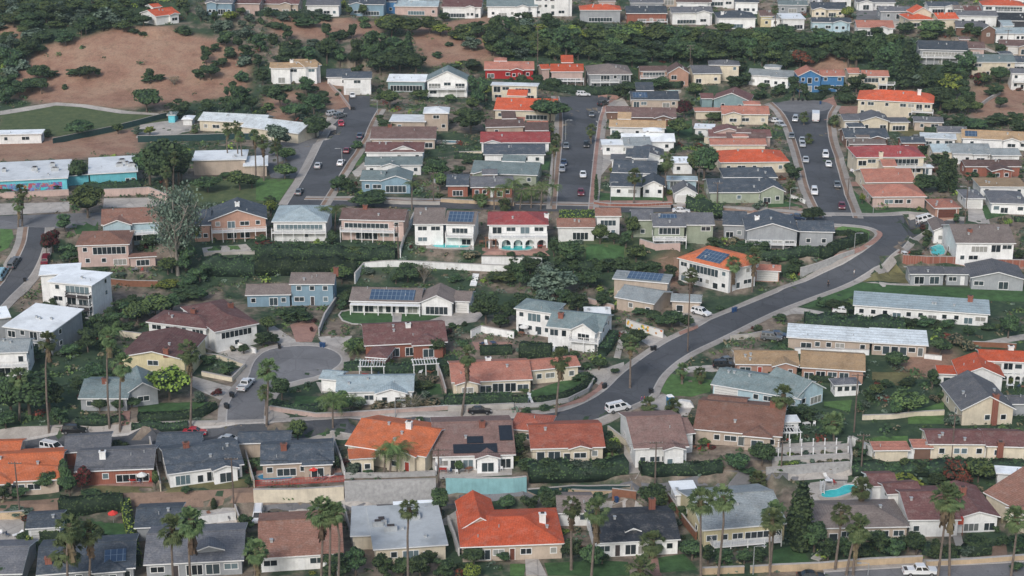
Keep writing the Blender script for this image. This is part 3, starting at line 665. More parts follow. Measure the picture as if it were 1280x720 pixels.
# --- filling the dense blocks
Hs('','teal low house by the second street palms','teal','pale',[('g',640,220,672,221,211,2.8,'w.')]) if 0 else None
Hs('','gray roofed cottage next to the cul-de-sac wall','gray','gray',[('g',470,206,512,207,198,2.8,'w.')]) if 0 else None
Hs('','small salmon roofed house near the first street','beige','salmon',[('g',454,168,478,168,160,2.6,'w')]) if 0 else None
Hs('','gray roofed house behind the tall fan palm pair','gray','gray',[('g',782,160,826,161,152,3.0,'w.')]) if 0 else None
Hs('','pale roofed cottage beside the third street','white','lgray',[('g',946,214,990,214,206,2.8,'.w')]) if 0 else None
Hs('','slate roofed cottage above the white salmon gable','white','slate',[('g',884,121,908,121,112,3.0,'w')]) if 0 else None
Hs('','white garage by the top of third street','white','slate',[('g',1186,188,1230,190,180,3.0,'w.')])
Hs('','pale cream house east of the mansion','cream','pale',[('g',1166,190,1200,190,180,3.0,'w')])
Hs('','tan roofed house left of the terraced bank','cream','gray',[('g',1172,165,1210,166,158,3.0,'w.')])
Hs('','white roofed cottage east of the second street','white','white',[('f',752,181,790,181,174,3.0,'w.w')])
Hs('','small slate cottage under the long white roof','bblue','slate',[('g',782,196,826,197,186,3.0,'w.')])
Hs('','maroon roofed low house right of the peach house','pink','brown',[('g',908,175,958,176,166,3.2,'w.')])

for a in [
 ('tan walled house with brown roof in the upper right corner','pink','brown',[('g',1194,60,1232,61,52,3.0,'LL')]),('brown roofed house with dark garage door at upper right','beige','brown',[('g',1250,57,1290,58,50,3.0,'gg')]),
 ('gray cottage tucked behind the red hip roof','gray','gray',[('g',1100,14,1140,14,8,3.2,'wL')]),('white cottage with gray roof in the top right row','white','slate',[('g',1160,8,1200,8,2,3.2,'LL')]),
 ('cream house with maroon roof in the top right row','cream','maroon',[('g',1206,14,1228,14,8,3.2,'L')]),('pale house with salmon roof behind the upper red roof','white','salmon',[('g',1262,-2,1300,-2,-8,3.2,'LL')]),
 ('white house with slate roof in the topmost row','white','slate',[('g',880,-3,925,-3,-9,3.4,'LLL')]),('beige house with brown roof in the topmost row','beige','brown',[('g',828,-4,872,-4,-10,3.4,'LwL')]),
 ('gray house with pale roof in the topmost row','gray','pale',[('g',990,-4,1030,-4,-10,3.4,'LwL')]),('white house with tan roof in the topmost row','white','tan',[('g',1040,-3,1066,-3,-8,3.4,'LL')]),
 ('slate roofed cottage above the terraced slope','white','slate',[('g',1240,78,1290,78,70,3.2,'wL')]),('gray roofed cottage next to the sunroom house','beige','gray',[('g',1142,152,1180,153,146,2.8,'wL')]),
 ('white low house left of the tan flat roof','white','offwhite',[('s',1150,172,1196,174,166,2.8,'LwL')]),('brown low house under the dark roofed brown one','brown','taupe',[('g',1062,180,1108,180,174,2.8,'Lw')])]:
    Hs('', *a)
def pool_pad(t, pts, grow_=1.5):
    ox, oy = TC(t); k = .25 if t else 1
    P_ = [hit(ox+x*k, oy+y*k, H0) for x, y in pts]; z = sum(p.z for p in P_)/len(P_); cx = sum(p.x for p in P_)/len(P_); cy = sum(p.y for p in P_)/len(P_)
    PADS.append(([(p.x+(grow_ if p.x > cx else -grow_), p.y+(grow_ if p.y > cy else -grow_)) for p in P_], z))
pool_pad('33', [(268,292),(350,284),(450,286),(430,325),(330,340),(262,338)], 2)
pool_pad('13', [(5,228),(90,212),(190,226),(165,242),(80,248),(25,243)])
pool_pad('31', [(812,522),(868,520),(890,560),(850,563),(818,556)], 1)
# ------------------------------------------------------------------ terraced terrain with a pad under every house
gx = np.concatenate([[-6000,-2500,-1200,-700,-450,-330], np.arange(-280, 281, 2.0), [330,450,700,1200,2500,6000]])
gy = np.concatenate([[-3000,-1200,-600,-400,-250,-180], np.arange(-140, 421, 2.0), [470,560,700,1000,2000,4000,9000]])
GX, GY = np.meshgrid(gx, gy)
GZ = H0(GX, GY)
def inpoly(poly, X, Y):
    c = np.zeros(X.shape, bool); n = len(poly)
    for i in range(n):
        x0, y0 = poly[i]; x1, y1 = poly[(i+1) % n]
        if y0 == y1: continue
        c ^= ((y0 > Y) != (y1 > Y)) & (X < (x1-x0)*(Y-y0)/(y1-y0)+x0)
    return c
def dist_poly(poly, X, Y):
    d = np.full(X.shape, 1e9); n = len(poly)
    for i in range(n):
        a = np.array(poly[i]); b = np.array(poly[(i+1) % n]); ab = b-a; L2 = (ab**2).sum()+1e-9
        t = np.clip(((X-a[0])*ab[0]+(Y-a[1])*ab[1])/L2, 0, 1)
        d = np.minimum(d, np.hypot(X-a[0]-t*ab[0], Y-a[1]-t*ab[1]))
    return np.where(inpoly(poly, X, Y), 0, d)
acc = np.zeros(GZ.shape); wt = np.zeros(GZ.shape)
for poly, z in PADS:
    xs = [p[0] for p in poly]; ys = [p[1] for p in poly]
    ix = np.where((gx > min(xs)-9) & (gx < max(xs)+9))[0]; iy = np.where((gy > min(ys)-9) & (gy < max(ys)+9))[0]
    if len(ix) == 0 or len(iy) == 0: continue
    s = np.s_[iy[0]:iy[-1]+1, ix[0]:ix[-1]+1]
    d = dist_poly(poly, GX[s], GY[s]); w_ = 1-sstep(1.5, 7.0, d)
    w_ = w_**2*8+w_*.001
    acc[s] += w_*(z-.05); wt[s] += w_
k_ = np.clip(wt, 0, 1)
GZ = np.where(wt > 0, GZ*(1-k_)+acc/np.maximum(wt, 1e-9)*k_, GZ)
def H1(x, y):
    x = np.asarray(x, float); y = np.asarray(y, float)
    i = np.clip(np.searchsorted(gx, x)-1, 0, len(gx)-2); j = np.clip(np.searchsorted(gy, y)-1, 0, len(gy)-2)
    u = (x-gx[i])/(gx[i+1]-gx[i]); v = (y-gy[j])/(gy[j+1]-gy[j])
    a = GZ[j, i]; b = GZ[j, i+1]; c = GZ[j+1, i]; d = GZ[j+1, i+1]
    # the two triangles of the mesh quad: (a,b,d) and (a,d,c)
    return np.where(u >= v, a+(b-a)*u+(d-b)*v, a+(d-c)*u+(c-a)*v)
def gp(px, py): return hit(px, py, H1)
def W2(pts, tile=''):
    ox, oy = TC(tile); k = .25 if tile else 1
    return [(lambda q: (q.x, q.y))(gp(ox+x*k, oy+y*k)) for x, y in pts]
def smooth(pts, n=2):
    for _ in range(n):
        q = [pts[0]]
        for a, b in zip(pts, pts[1:]):
            q.append((a[0]*.75+b[0]*.25, a[1]*.75+b[1]*.25)); q.append((a[0]*.25+b[0]*.75, a[1]*.25+b[1]*.75))
        q.append(pts[-1]); pts = q
    return pts
BLOCK = []        # polygons in world xy nothing may grow on
def sheet(name, poly, mat, lift, kind='structure', step=2.0, skirt=0.0, parent=None, label=None, cat=None, block=True, smat=None):
    # ground sheet following the terrain
    area = sum(poly[i][0]*poly[(i+1) % len(poly)][1]-poly[(i+1) % len(poly)][0]*poly[i][1] for i in range(len(poly)))
    if area < 0: poly = poly[::-1]
    bp = []
    n = len(poly)
    for i in range(n):
        a, b = poly[i], poly[(i+1) % n]; L = math.hypot(b[0]-a[0], b[1]-a[1]); m_ = max(1, int(L/step))
        for k in range(m_): bp.append((a[0]+(b[0]-a[0])*k/m_, a[1]+(b[1]-a[1])*k/m_))
    xs = [p[0] for p in bp]; ys = [p[1] for p in bp]
    X, Y = np.meshgrid(np.arange(math.floor(min(xs)/2)*2, max(xs), 2.0), np.arange(math.floor(min(ys)/2)*2, max(ys), 2.0))
    ins = inpoly(poly, X, Y) & (dist_poly_edge(bp, X, Y) > .5)
    pts = [Vector(p) for p in bp]+[Vector((a, b)) for a, b in zip(X[ins], Y[ins])]
    nb = len(bp)
    vo, eo, fo, *_ = delaunay_2d_cdt(pts, [(i, (i+1) % nb) for i in range(nb)], [tuple(range(nb))], 1, 1e-4)
    V = np.array([(p.x, p.y) for p in vo]); Z = H1(V[:, 0], V[:, 1])+lift
    vs = [(x, y, z) for (x, y), z in zip(V.tolist(), Z.tolist())]; fs = [tuple(f) for f in fo]
    m = MB(); m.poly(vs, fs, mat)
    if skirt:
        zb = H1(np.array(xs), np.array(ys))
        i0 = len(m.v); k = m.mi(smat or mat)
        for (x, y), z in zip(bp, zb.tolist()): m.v.append((x, y, z+lift)); m.v.append((x, y, z-skirt))
        for i in range(nb):
            j = (i+1) % nb; m.f.append((i0+2*i, i0+2*i+1, i0+2*j+1, i0+2*j)); m.m.append(k)
    o = m.build(name, parent)
    if block: BLOCK.append(poly)
    return tag(o, label, cat, None, kind)
def dist_poly_edge(poly, X, Y):
    d = np.full(X.shape, 1e9); n = len(poly)
    P_ = np.array(poly)
    for i in range(n):
        a = P_[i]; b = P_[(i+1) % n]; ab = b-a; L2 = (ab**2).sum()+1e-9
        t = np.clip(((X-a[0])*ab[0]+(Y-a[1])*ab[1])/L2, 0, 1)
        d = np.minimum(d, np.hypot(X-a[0]-t*ab[0], Y-a[1]-t*ab[1]))
    return d
# ---- terrain colour zones, painted per vertex in world space
def zone_mask(poly, soft=3.0):
    return 1-sstep(0, soft, dist_poly(poly, GX, GY))
ZD = np.zeros(GZ.shape); ZG = np.zeros(GZ.shape); ZF = np.zeros(GZ.shape)
for pl in [[(20,92),(60,60),(110,50),(150,38),(210,40),(262,52),(305,66),(300,115),(215,128),(150,133),(60,126),(30,118)],
           [(345,24),(460,28),(470,42),(400,46),(350,40)],[(515,36),(606,22),(612,70),(540,80)],[(5,34),(20,38),(18,48),(4,46)],[(1010,66),(1056,64),(1052,86),(1012,88)],
           [(395,102),(418,100),(435,130),(425,140)],[(340,118),(372,118),(355,150),(335,140)],[(1225,112),(1280,108),(1280,150),(1225,145)],
           [(0,172),(165,165),(165,190),(0,200)],[(800,345),(850,340),(840,355)],[(1140,445),(1180,440),(1180,465),(1140,460)]]:
    ZD = np.maximum(ZD, zone_mask(W2(pl), 5))
for pl in [[(0,140),(80,130),(200,146),(205,150),(110,170),(0,170)],[(700,300),(790,300),(790,332),(700,332)],[(225,226),(370,222),(355,252),(225,252)]]:
    ZF = np.maximum(ZF, zone_mask(W2(pl), 2))
for pl in [[(560,40),(1150,50),(1150,96),(560,78)],[(0,0),(240,0),(200,40),(100,52),(50,70),(20,110),(0,120)],[(250,300),(510,300),(510,335),(250,345)],
           [(990,440),(1180,400),(1280,410),(1280,640),(990,600)],[(640,300),(860,300),(860,350),(640,350)],[(1000,360),(1280,360),(1280,392),(1000,385)],[(250,110),(400,110),(350,180),(250,140)],
           [(0,430),(100,400),(140,440),(100,520),(0,540)]]:
    ZG = np.maximum(ZG, zone_mask(W2(pl), 6))
m, nt, b = nodes('ground_soil'); GROUND = m
pos = N(nt, 'ShaderNodeNewGeometry').outputs['Position']
at = N(nt, 'ShaderNodeAttribute'); at.attribute_name = 'zones'; sp = N(nt, 'ShaderNodeSeparateColor'); nt.links.new(at.outputs['Color'], sp.inputs[0])
n1 = noise_t(nt, pos, .06, 6, .65); n2 = noise_t(nt, pos, .45, 5, .7); n3 = noise_t(nt, pos, 1.8, 3, .6)
soil = ramp(nt, n2, [(.3, (.10,.085,.07)), (.5, (.20,.16,.125)), (.72, (.33,.28,.225))])
gr = ramp(nt, n2, [(.3, (.022,.042,.026)), (.55, (.042,.072,.038)), (.75, (.095,.115,.062))])
basec = mixc(nt, soil, gr, ramp(nt, n1, [(.46, G(0)), (.56, G(1))]), 'MIX')
dirt = ramp(nt, noise_t(nt, pos, .12, 6, .7), [(.3, (.22,.12,.085)), (.45, (.29,.17,.12)), (.62, (.34,.225,.16)), (.75, (.24,.145,.10))])
dirt = mixc(nt, dirt, ramp(nt, noise_t(nt, pos, .33, 8, .75), [(.32, (.72,.75,.7)), (.48, G(1)), (.68, (1.08,1.07,1.04))]), 1.0)
dirt = mixc(nt, dirt, ramp(nt, n3, [(.3, G(.8)), (.7, G(1.15))]), 1.0)
fld = ramp(nt, n2, [(.3, (.05,.08,.035)), (.7, (.12,.145,.065))])
c = mixc(nt, basec, gr, sp.outputs[1], 'MIX'); c = mixc(nt, c, dirt, sp.outputs[0], 'MIX'); c = mixc(nt, c, fld, sp.outputs[2], 'MIX')
nt.links.new(c, b.inputs['Base Color']); b.inputs['Roughness'].default_value = .95
nx, ny = len(gx), len(gy)
V = np.stack([GX, GY, GZ], -1).reshape(-1, 3)
idx = np.arange(nx*ny).reshape(ny, nx)
a_, b_, c_, d_ = idx[:-1, :-1].ravel(), idx[:-1, 1:].ravel(), idx[1:, :-1].ravel(), idx[1:, 1:].ravel()
TRI = np.concatenate([np.stack([a_, b_, d_], 1), np.stack([a_, d_, c_], 1)])
me = bpy.data.meshes.new('ground'); me.vertices.add(len(V)); me.vertices.foreach_set('co', V.ravel())
me.loops.add(TRI.size); me.loops.foreach_set('vertex_index', TRI.ravel()); me.polygons.add(len(TRI)); me.polygons.foreach_set('loop_start', np.arange(0, TRI.size, 3))
me.update(calc_edges=True); me.materials.append(GROUND)
ca = me.color_attributes.new('zones', 'FLOAT_COLOR', 'POINT')
colr = np.stack([ZD, ZG, ZF, np.ones_like(ZD)], -1).reshape(-1); ca.data.foreach_set('color', colr)
tag(link('ground', me), kind='structure')
# ---- materials of the paved surfaces
def paved(name, c, lo=.78, hi=1.15, crack=True, sc=.25):
    m, nt, b = nodes(name); p = N(nt, 'ShaderNodeNewGeometry').outputs['Position']
    c1 = mixc(nt, c, ramp(nt, noise_t(nt, p, sc, 6, .7), [(.3, G(lo)), (.7, G(hi))]), 1.0)
    c1 = mixc(nt, c1, ramp(nt, noise_t(nt, p, 3.5, 3, .7), [(.3, G(.88)), (.7, G(1.1))]), 1.0)
    if crack:
        vo = N(nt, 'ShaderNodeTexVoronoi', feature='DISTANCE_TO_EDGE'); vo.inputs['Scale'].default_value = .16; nt.links.new(p, vo.inputs['Vector'])
        c1 = mixc(nt, c1, ramp(nt, vo.outputs['Distance'], [(0, G(.7)), (.035, G(1))]), .6)
    vc = N(nt, 'ShaderNodeTexVoronoi'); vc.inputs['Scale'].default_value = .07; nt.links.new(p, vc.inputs['Vector']); sc_ = N(nt, 'ShaderNodeSeparateColor'); nt.links.new(vc.outputs['Color'], sc_.inputs[0])
    c1 = mixc(nt, c1, ramp(nt, sc_.outputs[0], [(0, G(.86)), (1, G(1.12))]), 1.0)
    c1 = mixc(nt, c1, ramp(nt, noise_t(nt, p, .8, 2, .5), [(.27, G(.6)), (.33, G(1))]), .7)
    nt.links.new(c1, b.inputs['Base Color']); b.inputs['Roughness'].default_value = .9; return m
ASPH = paved('asphalt', (.084,.088,.098), .8, 1.2, True, .12); ASPH2 = paved('old_asphalt', (.17,.17,.177), .8, 1.15, True, .15); PAVE = paved('pavement_concrete', (.34,.315,.29), .8, 1.15, False, .5)
RBRICK = paved('red_paving', (.32,.19,.155), .8, 1.2, False, .8); KERB = paved('kerb_concrete', (.42,.40,.38), .85, 1.1, False, 1)
PALE = paved('pale_concrete', (.44,.41,.375), .75, 1.15, True, .4); DIRTL = paved('dirt_lane', (.25,.17,.125), .75, 1.2, False, .3)
LAWN = paved('lawn_grass', (.05,.105,.038), .6, 1.4, False, .6); LAWN2 = paved('bright_lawn_grass', (.085,.16,.05), .6, 1.35, False, .6); DRYL = paved('dry_lawn_grass', (.15,.14,.065), .6, 1.3, False, .5)
# ---- roads: left and right kerb lines in picture coordinates
def offs(pts, d):
    out = []
    for i, p in enumerate(pts):
        a = pts[max(i-1, 0)]; c = pts[min(i+1, len(pts)-1)]; dx, dy = c[0]-a[0], c[1]-a[1]; L = math.hypot(dx, dy) or 1
        out.append((p[0]-dy/L*d, p[1]+dx/L*d))
    return out
def strip(name, line, d0, d1, mat, lift, skirt=.2, **k):
    a = offs(line, d0); b = offs(line, d1)
    # build as quads along the line (cheap and clean)
    m = MB(); n = len(a); zs = []
    cols = 3
    for i in range(n):
        for c in range(cols+1):
            t = c/cols; x = a[i][0]*(1-t)+b[i][0]*t; y = a[i][1]*(1-t)+b[i][1]*t; m.v.append((x, y, float(H1(x, y))+lift))
    kk = m.mi(mat)
    s = 1 if d1 > d0 else -1
    for i in range(n-1):
        for c in range(cols):
            q = (i*(cols+1)+c, (i+1)*(cols+1)+c, (i+1)*(cols+1)+c+1, i*(cols+1)+c+1)
            m.f.append(q[::-1] if s > 0 else q); m.m.append(kk)
    if skirt:
        for c in (0, cols):
            i0 = len(m.v)
            for i in range(n): x, y, z = m.v[i*(cols+1)+c]; m.v += [(x, y, z), (x, y, z-skirt)]
            for i in range(n-1): m.f.append((i0+2*i, i0+2*i+1, i0+2*i+3, i0+2*i+2)); m.m.append(m.mi(KERB))
    BLOCK.append(a+b[::-1])
    return tag(m.build(name), kind='structure')
def dens(line, step=2.0):
    o = []
    for a, b in zip(line, line[1:]):
        L = math.hypot(b[0]-a[0], b[1]-a[1]); k = max(1, int(L/step))
        o += [(a[0]+(b[0]-a[0])*i/k, a[1]+(b[1]-a[1])*i/k) for i in range(k)]
    return o+[line[-1]]
def road(left, right, mat=ASPH, sw=(1, 1), pw=1.5, verge=1.0, lift=.06, sm=2, name='road'):
    # left: far/left kerb; right: near/right kerb, both running the same way; walk = bands outside each
    Lw = smooth(W2(left), sm); Rw = smooth(W2(right), sm)
    sheet(name, Lw+Rw[::-1], mat, lift)
    for ln, ot, on in ((Lw, Rw, sw[0]), (Rw, Lw, sw[1])):
        if not on: continue
        ln = dens(ln); i = len(ln)//2; q = offs(ln, 1)[i]; cxy = min(ot, key=lambda p: math.hypot(p[0]-ln[i][0], p[1]-ln[i][1]))
        side = -1 if math.hypot(q[0]-cxy[0], q[1]-cxy[1]) < math.hypot(ln[i][0]-cxy[0], ln[i][1]-cxy[1]) else 1
        strip('kerb', ln, 0, side*.28, KERB, .17)
        if on == 2: strip('pavement', ln, side*.28, side*(verge+pw), PAVE, .15)
        else:
            strip('pavement', ln, side*(verge+.28), side*(verge+.28+pw), PAVE, .14)
            strip('verge', ln, side*.28, side*(verge+.28), LAWN if on == 1 else (RBRICK if on == 4 else DIRTL), .12, 0)
# lower avenue: comes from the left, bends up to the right
road([(-30,549),(100,543),(220,538),(282,533),(330,530),(470,526),(600,523),(690,519),(727,507),(757,490),(780,465),(830,430),(857,417),(905,393),(960,371),(992,357),(1030,341),(1067,325),(1098,303),(1104,292),(1086,283),(1040,280)],
     [(-30,568),(100,561),(220,555),(290,549),(400,545),(520,540),(640,534),(715,530),(750,526),(812,499),(817,484),(828,466),(857,443),(905,421),(960,393),(987,382),(1047,360),(1100,332),(1134,310),(1141,294),(1165,283),(1200,281)], sw=(2,2), pw=1.3, verge=.4, sm=2)
road([(1030,270),(1060,270),(1100,271),(1145,272),(1175,274),(1205,276)],[(1030,284),(1060,284),(1100,284),(1145,283),(1175,282),(1205,281)], sw=(2,0), lift=.085)
road([(380,250),(440,251),(520,253),(600,254.5),(700,257),(800,260),(900,264),(960,267),(1040,271)],[(380,257),(440,258),(520,260),(600,262),(700,265),(800,268),(900,273),(960,277),(1045,281)], sw=(3,0), lift=.075)
# three side streets with turning circles
road([(430,137),(424,150),(412,165),(400,185),(382,222),(359,257)],[(472,137),(464,150),(452,178),(436,200),(414,235),(400,257)], sw=(2,3), lift=.065)
sheet('driveway', W2([(436,120),(462,120),(462,137),(436,137)]), ASPH, .09)
road([(699,121),(704,140),(704,170),(701,200),(696,262)],[(763,124),(750,138),(746,160),(742,190),(735,262)], sw=(3,4), lift=.065)
road([(966,128),(984,145),(997,180),(1004,205),(1011,235),(1019,252),(1030,273)],[(1041,132),(1032,146),(1036,178),(1044,200),(1053,235),(1059,252),(1066,273)], sw=(3,3), lift=.07)
sheet('road', W2([(733+32*math.cos(a*math.pi/14), 127+8*math.sin(a*math.pi/14)) for a in range(28)]), ASPH, .075)
sheet('road', W2([(1004+37*math.cos(a*math.pi/14), 133+8*math.sin(a*math.pi/14)) for a in range(28)]), ASPH2, .08)
sheet('road', W2([(449+27*math.cos(a*math.pi/14), 139+6*math.sin(a*math.pi/14)) for a in range(28)]), ASPH, .075)
sheet('parking_area', W2([(326,170),(398,150),(410,158),(374,224),(338,222)]), ASPH2, .04)
sheet('path', W2([(0,139),(30,134),(70,128),(110,131),(160,139),(205,144),(205,146),(150,142),(100,134),(70,132),(0,144)]), PALE, .05)
# cul-de-sac by the middle left
def ell(cx, cy, rx, ry, n=28): return [(cx+rx*math.cos(2*math.pi*i/n), cy+ry*math.sin(2*math.pi*i/n)) for i in range(n)]
cu = [(284,531),(285,505),(298,488),(312,472),(316,455),(328,441),(350,434),(385,432),(412,436),(428,446),(424,458),(404,468),(372,476),(345,484),(333,498),(330,512),(330,531)]
sheet('road', smooth(W2(cu), 2), ASPH2, .09)
strip('kerb', dens(smooth(W2(cu), 2)), 0, -.0001+.3, KERB, .17); strip('pavement', dens(smooth(W2(cu), 2)), .3, 1.9, PAVE, .15)
# left street and the lane behind the pink wall
road([(36,284),(33,310),(16,335),(-14,372)],[(56,285),(55,310),(42,340),(20,362),(0,384),(-14,398)], sw=(3,2), sm=2)
sheet('road', W2([(-40,271),(90,267),(205,262),(215,276),(130,280),(90,285),(-40,287)]), ASPH2, .05)
# bottom street
road([(1030,716),(1080,713),(1150,709),(1230,706),(1330,700)],[(1030,760),(1080,757),(1150,753),(1230,750),(1330,746)], ASPH2, sw=(2,0))
# lanes
sheet('alley', W2([(-30,629),(80,622),(195,615),(330,609),(330,628),(160,634),(80,639),(0,645),(-30,647)]), DIRTL, .05)
sheet('alley', W2([(326,632),(440,629),(560,622),(640,614),(640,622),(560,632),(440,638),(326,641)]), ASPH2, .05)
sheet('alley', W2([(640,613),(790,601),(880,592),(985,589),(985,600),(880,607),(790,612),(640,621)]), ASPH2, .05)
sheet('alley', W2([(985,589),(1060,592),(1060,600),(985,601)]), PALE, .055)
# plain paved patches: drives, patios, yards
for t, pts, mt in [
 ('01',[(-100,300),(350,290),(345,338),(-100,362)],'P'),('01',[(520,272),(740,268),(830,290),(800,318),(515,318)],'P'),
 ('11',[(0,20),(350,-10),(200,110),(60,130),(0,90)],'A'),('00',[(700,625),(950,590),(1000,650),(800,690),(680,690)],'P'),
 ('31',[(1000,305),(1085,305),(1110,400),(1000,400)],'P'),('31',[(855,362),(950,360),(970,392),(860,392)],'R'),('31',[(400,190),(490,190),(485,212),(400,212)],'R'),
 ('22',[(320,410),(470,400),(560,370),(560,420),(470,500),(400,470)],'P'),('22',[(680,240),(760,230),(790,262),(700,300),(640,262)],'P'),('22',[(830,120),(1010,130),(1070,130),(900,200),(840,190)],'P'),
 ('22',[(860,398),(1010,385),(1060,372),(1100,410),(1000,420),(860,425)],'P'),('22',[(690,540),(760,530),(900,600),(880,640),(700,640)],'P'),
 ('02',[(960,440),(1100,480),(1180,500),(1100,560),(1010,520),(950,490)],'P'),('02',[(1000,290),(1280,320),(1240,400),(1190,470),(1150,430),(1230,380)],'P'),
 ('12',[(60,170),(180,250),(250,290),(330,290),(310,320),(140,300),(60,230)],'P'),('12',[(310,245),(480,240),(460,300),(430,320),(330,280)],'P'),
 ('12',[(740,205),(1040,105),(1150,120),(1100,170),(1000,190),(880,190)],'P'),('12',[(170,185),(270,150),(310,200),(280,270),(200,270)],'R'),
 ('12',[(300,470),(400,480),(400,510),(330,530)],'P'),('12',[(80,600),(170,640),(140,672),(60,668)],'P'),
 ('13',[(380,340),(700,335),(740,370),(880,420),(900,460),(1020,380),(1060,500),(1100,620),(1000,600),(970,470),(780,440)],'P'),
 ('03',[(560,50),(770,50),(770,80),(560,90)],'P'),('03',[(1010,40),(1180,30),(1220,70),(1020,75)],'P'),('03',[(90,90),(220,70),(320,100),(310,120),(100,110)],'P'),('03',[(-60,420),(120,430),(120,570),(-60,590)],'P'),
 ('03',[(640,235),(765,225),(765,275),(440,272),(450,250)],'R'),('03',[(985,390),(1180,380),(1190,480),(1010,500)],'P'),
 ('13',[(0,195),(220,185),(420,180),(445,242),(0,265)],'R'),('13',[(60,395),(110,400),(400,365),(440,440),(60,440)],'P'),
 ('13',[(900,180),(1280,160),(1280,215),(920,235)],'P'),('23',[(450,345),(620,345),(690,400),(600,420),(420,450),(300,462),(410,420)],'P'),
 ('23',[(560,10),(620,60),(640,200),(600,280),(570,180),(560,110)],'P'),('23',[(75,640),(130,630),(175,720),(70,720)],'P'),('23',[(690,610),(720,615),(750,720),(690,720)],'R'),
 ('33',[(170,260),(450,220),(460,340),(220,370)],'P'),('33',[(20,60),(420,50),(420,215),(20,215)],'P'),('33',[(0,210),(460,205),(450,235),(0,238)],'A'),
 ('33',[(1015,590),(1190,560),(1200,640),(1010,650)],'D'),('33',[(930,490),(960,490),(1000,650),(975,650)],'P'),
 ('32',[(0,130),(110,90),(300,125),(290,135),(120,130),(60,150)],'P'),('32',[(130,290),(500,312),(500,330),(130,318)],'P'),('32',[(840,380),(1000,390),(900,470),(760,440)],'D'),
 ('32',[(1010,280),(1280,230),(1280,260),(1020,300)],'P'),('31',[(960,585),(1290,600),(1290,625),(680,600),(675,575)],'R'),
 ('31',[(340,705),(560,690),(760,700),(760,715),(340,715)],'P'),('31',[(-100,318),(170,325),(160,350),(-100,345)],'R'),
 ('21',[(415,285),(800,262),(805,300),(800,308),(415,308)],'R'),('21',[(640,318),(1280,318),(1280,336),(640,332)],'P'),('21',[(820,290),(930,290),(940,320),(830,320)],'P'),
 ('21',[(410,0),(520,0),(500,90),(430,180),(395,280),(370,280)],'P'),('21',[(730,575),(830,570),(835,650),(760,625)],'D'),
 ('20',[(430,465),(510,450),(545,480),(520,500),(430,490)],'R'),('20',[(460,500),(560,480),(590,540),(470,560),(430,700),(395,700),(420,580)],'P'),
 ('30',[(225,515),(330,480),(350,540),(330,600),(280,600),(300,560)],'R'),('30',[(340,530),(470,530),(470,570),(360,570)],'R'),('30',[(1000,220),(1280,290),(1280,305),(1000,240)],'P'),
 ('30',[(440,10),(600,20),(585,100),(440,100)],'A'),('30',[(560,100),(620,50),(660,110),(640,150)],'P'),
 ('11',[(480,140),(540,90),(560,130),(500,175)],'P'),('11',[(440,370),(620,365)]*0 or [(850,498),(1090,500),(1090,530),(850,522)],'P'),('11',[(1130,520),(1450,495),(1470,560),(1130,555)],'R'),
 ('01',[(1010,520),(1230,500),(1270,540),(1020,560)],'P'),('10',[(360,570),(470,545),(600,545),(600,560),(450,560),(380,720),(320,720)],'P'),
 ('12',[(1080,270),(1280,270),(1280,310),(1100,310)],'R')]:
    if len(pts) < 3: continue
    sheet({'P':'patio','A':'parking_area','R':'paved_terrace','D':'dirt_patch'}[mt], W2(pts, t), {'P':PALE,'A':ASPH2,'R':RBRICK,'D':DIRTL}[mt], .035+.002*rng.random())
# red kerbside strips
sheet('paved_strip', smooth(W2([(1035,322),(1060,315),(1088,303),(1098,294),(1094,288),(1103,291),(1103,297),(1090,308),(1062,322),(1040,329)]),1), RBRICK, .2)
sheet('paved_strip', W2([(848,416),(872,407),(873,411),(850,420)]), RBRICK, .2)
sheet('paved_strip', W2([(690,513),(730,503),(752,488),(756,480),(752,478),(745,487),(728,498),(700,508)]), RBRICK, .2)
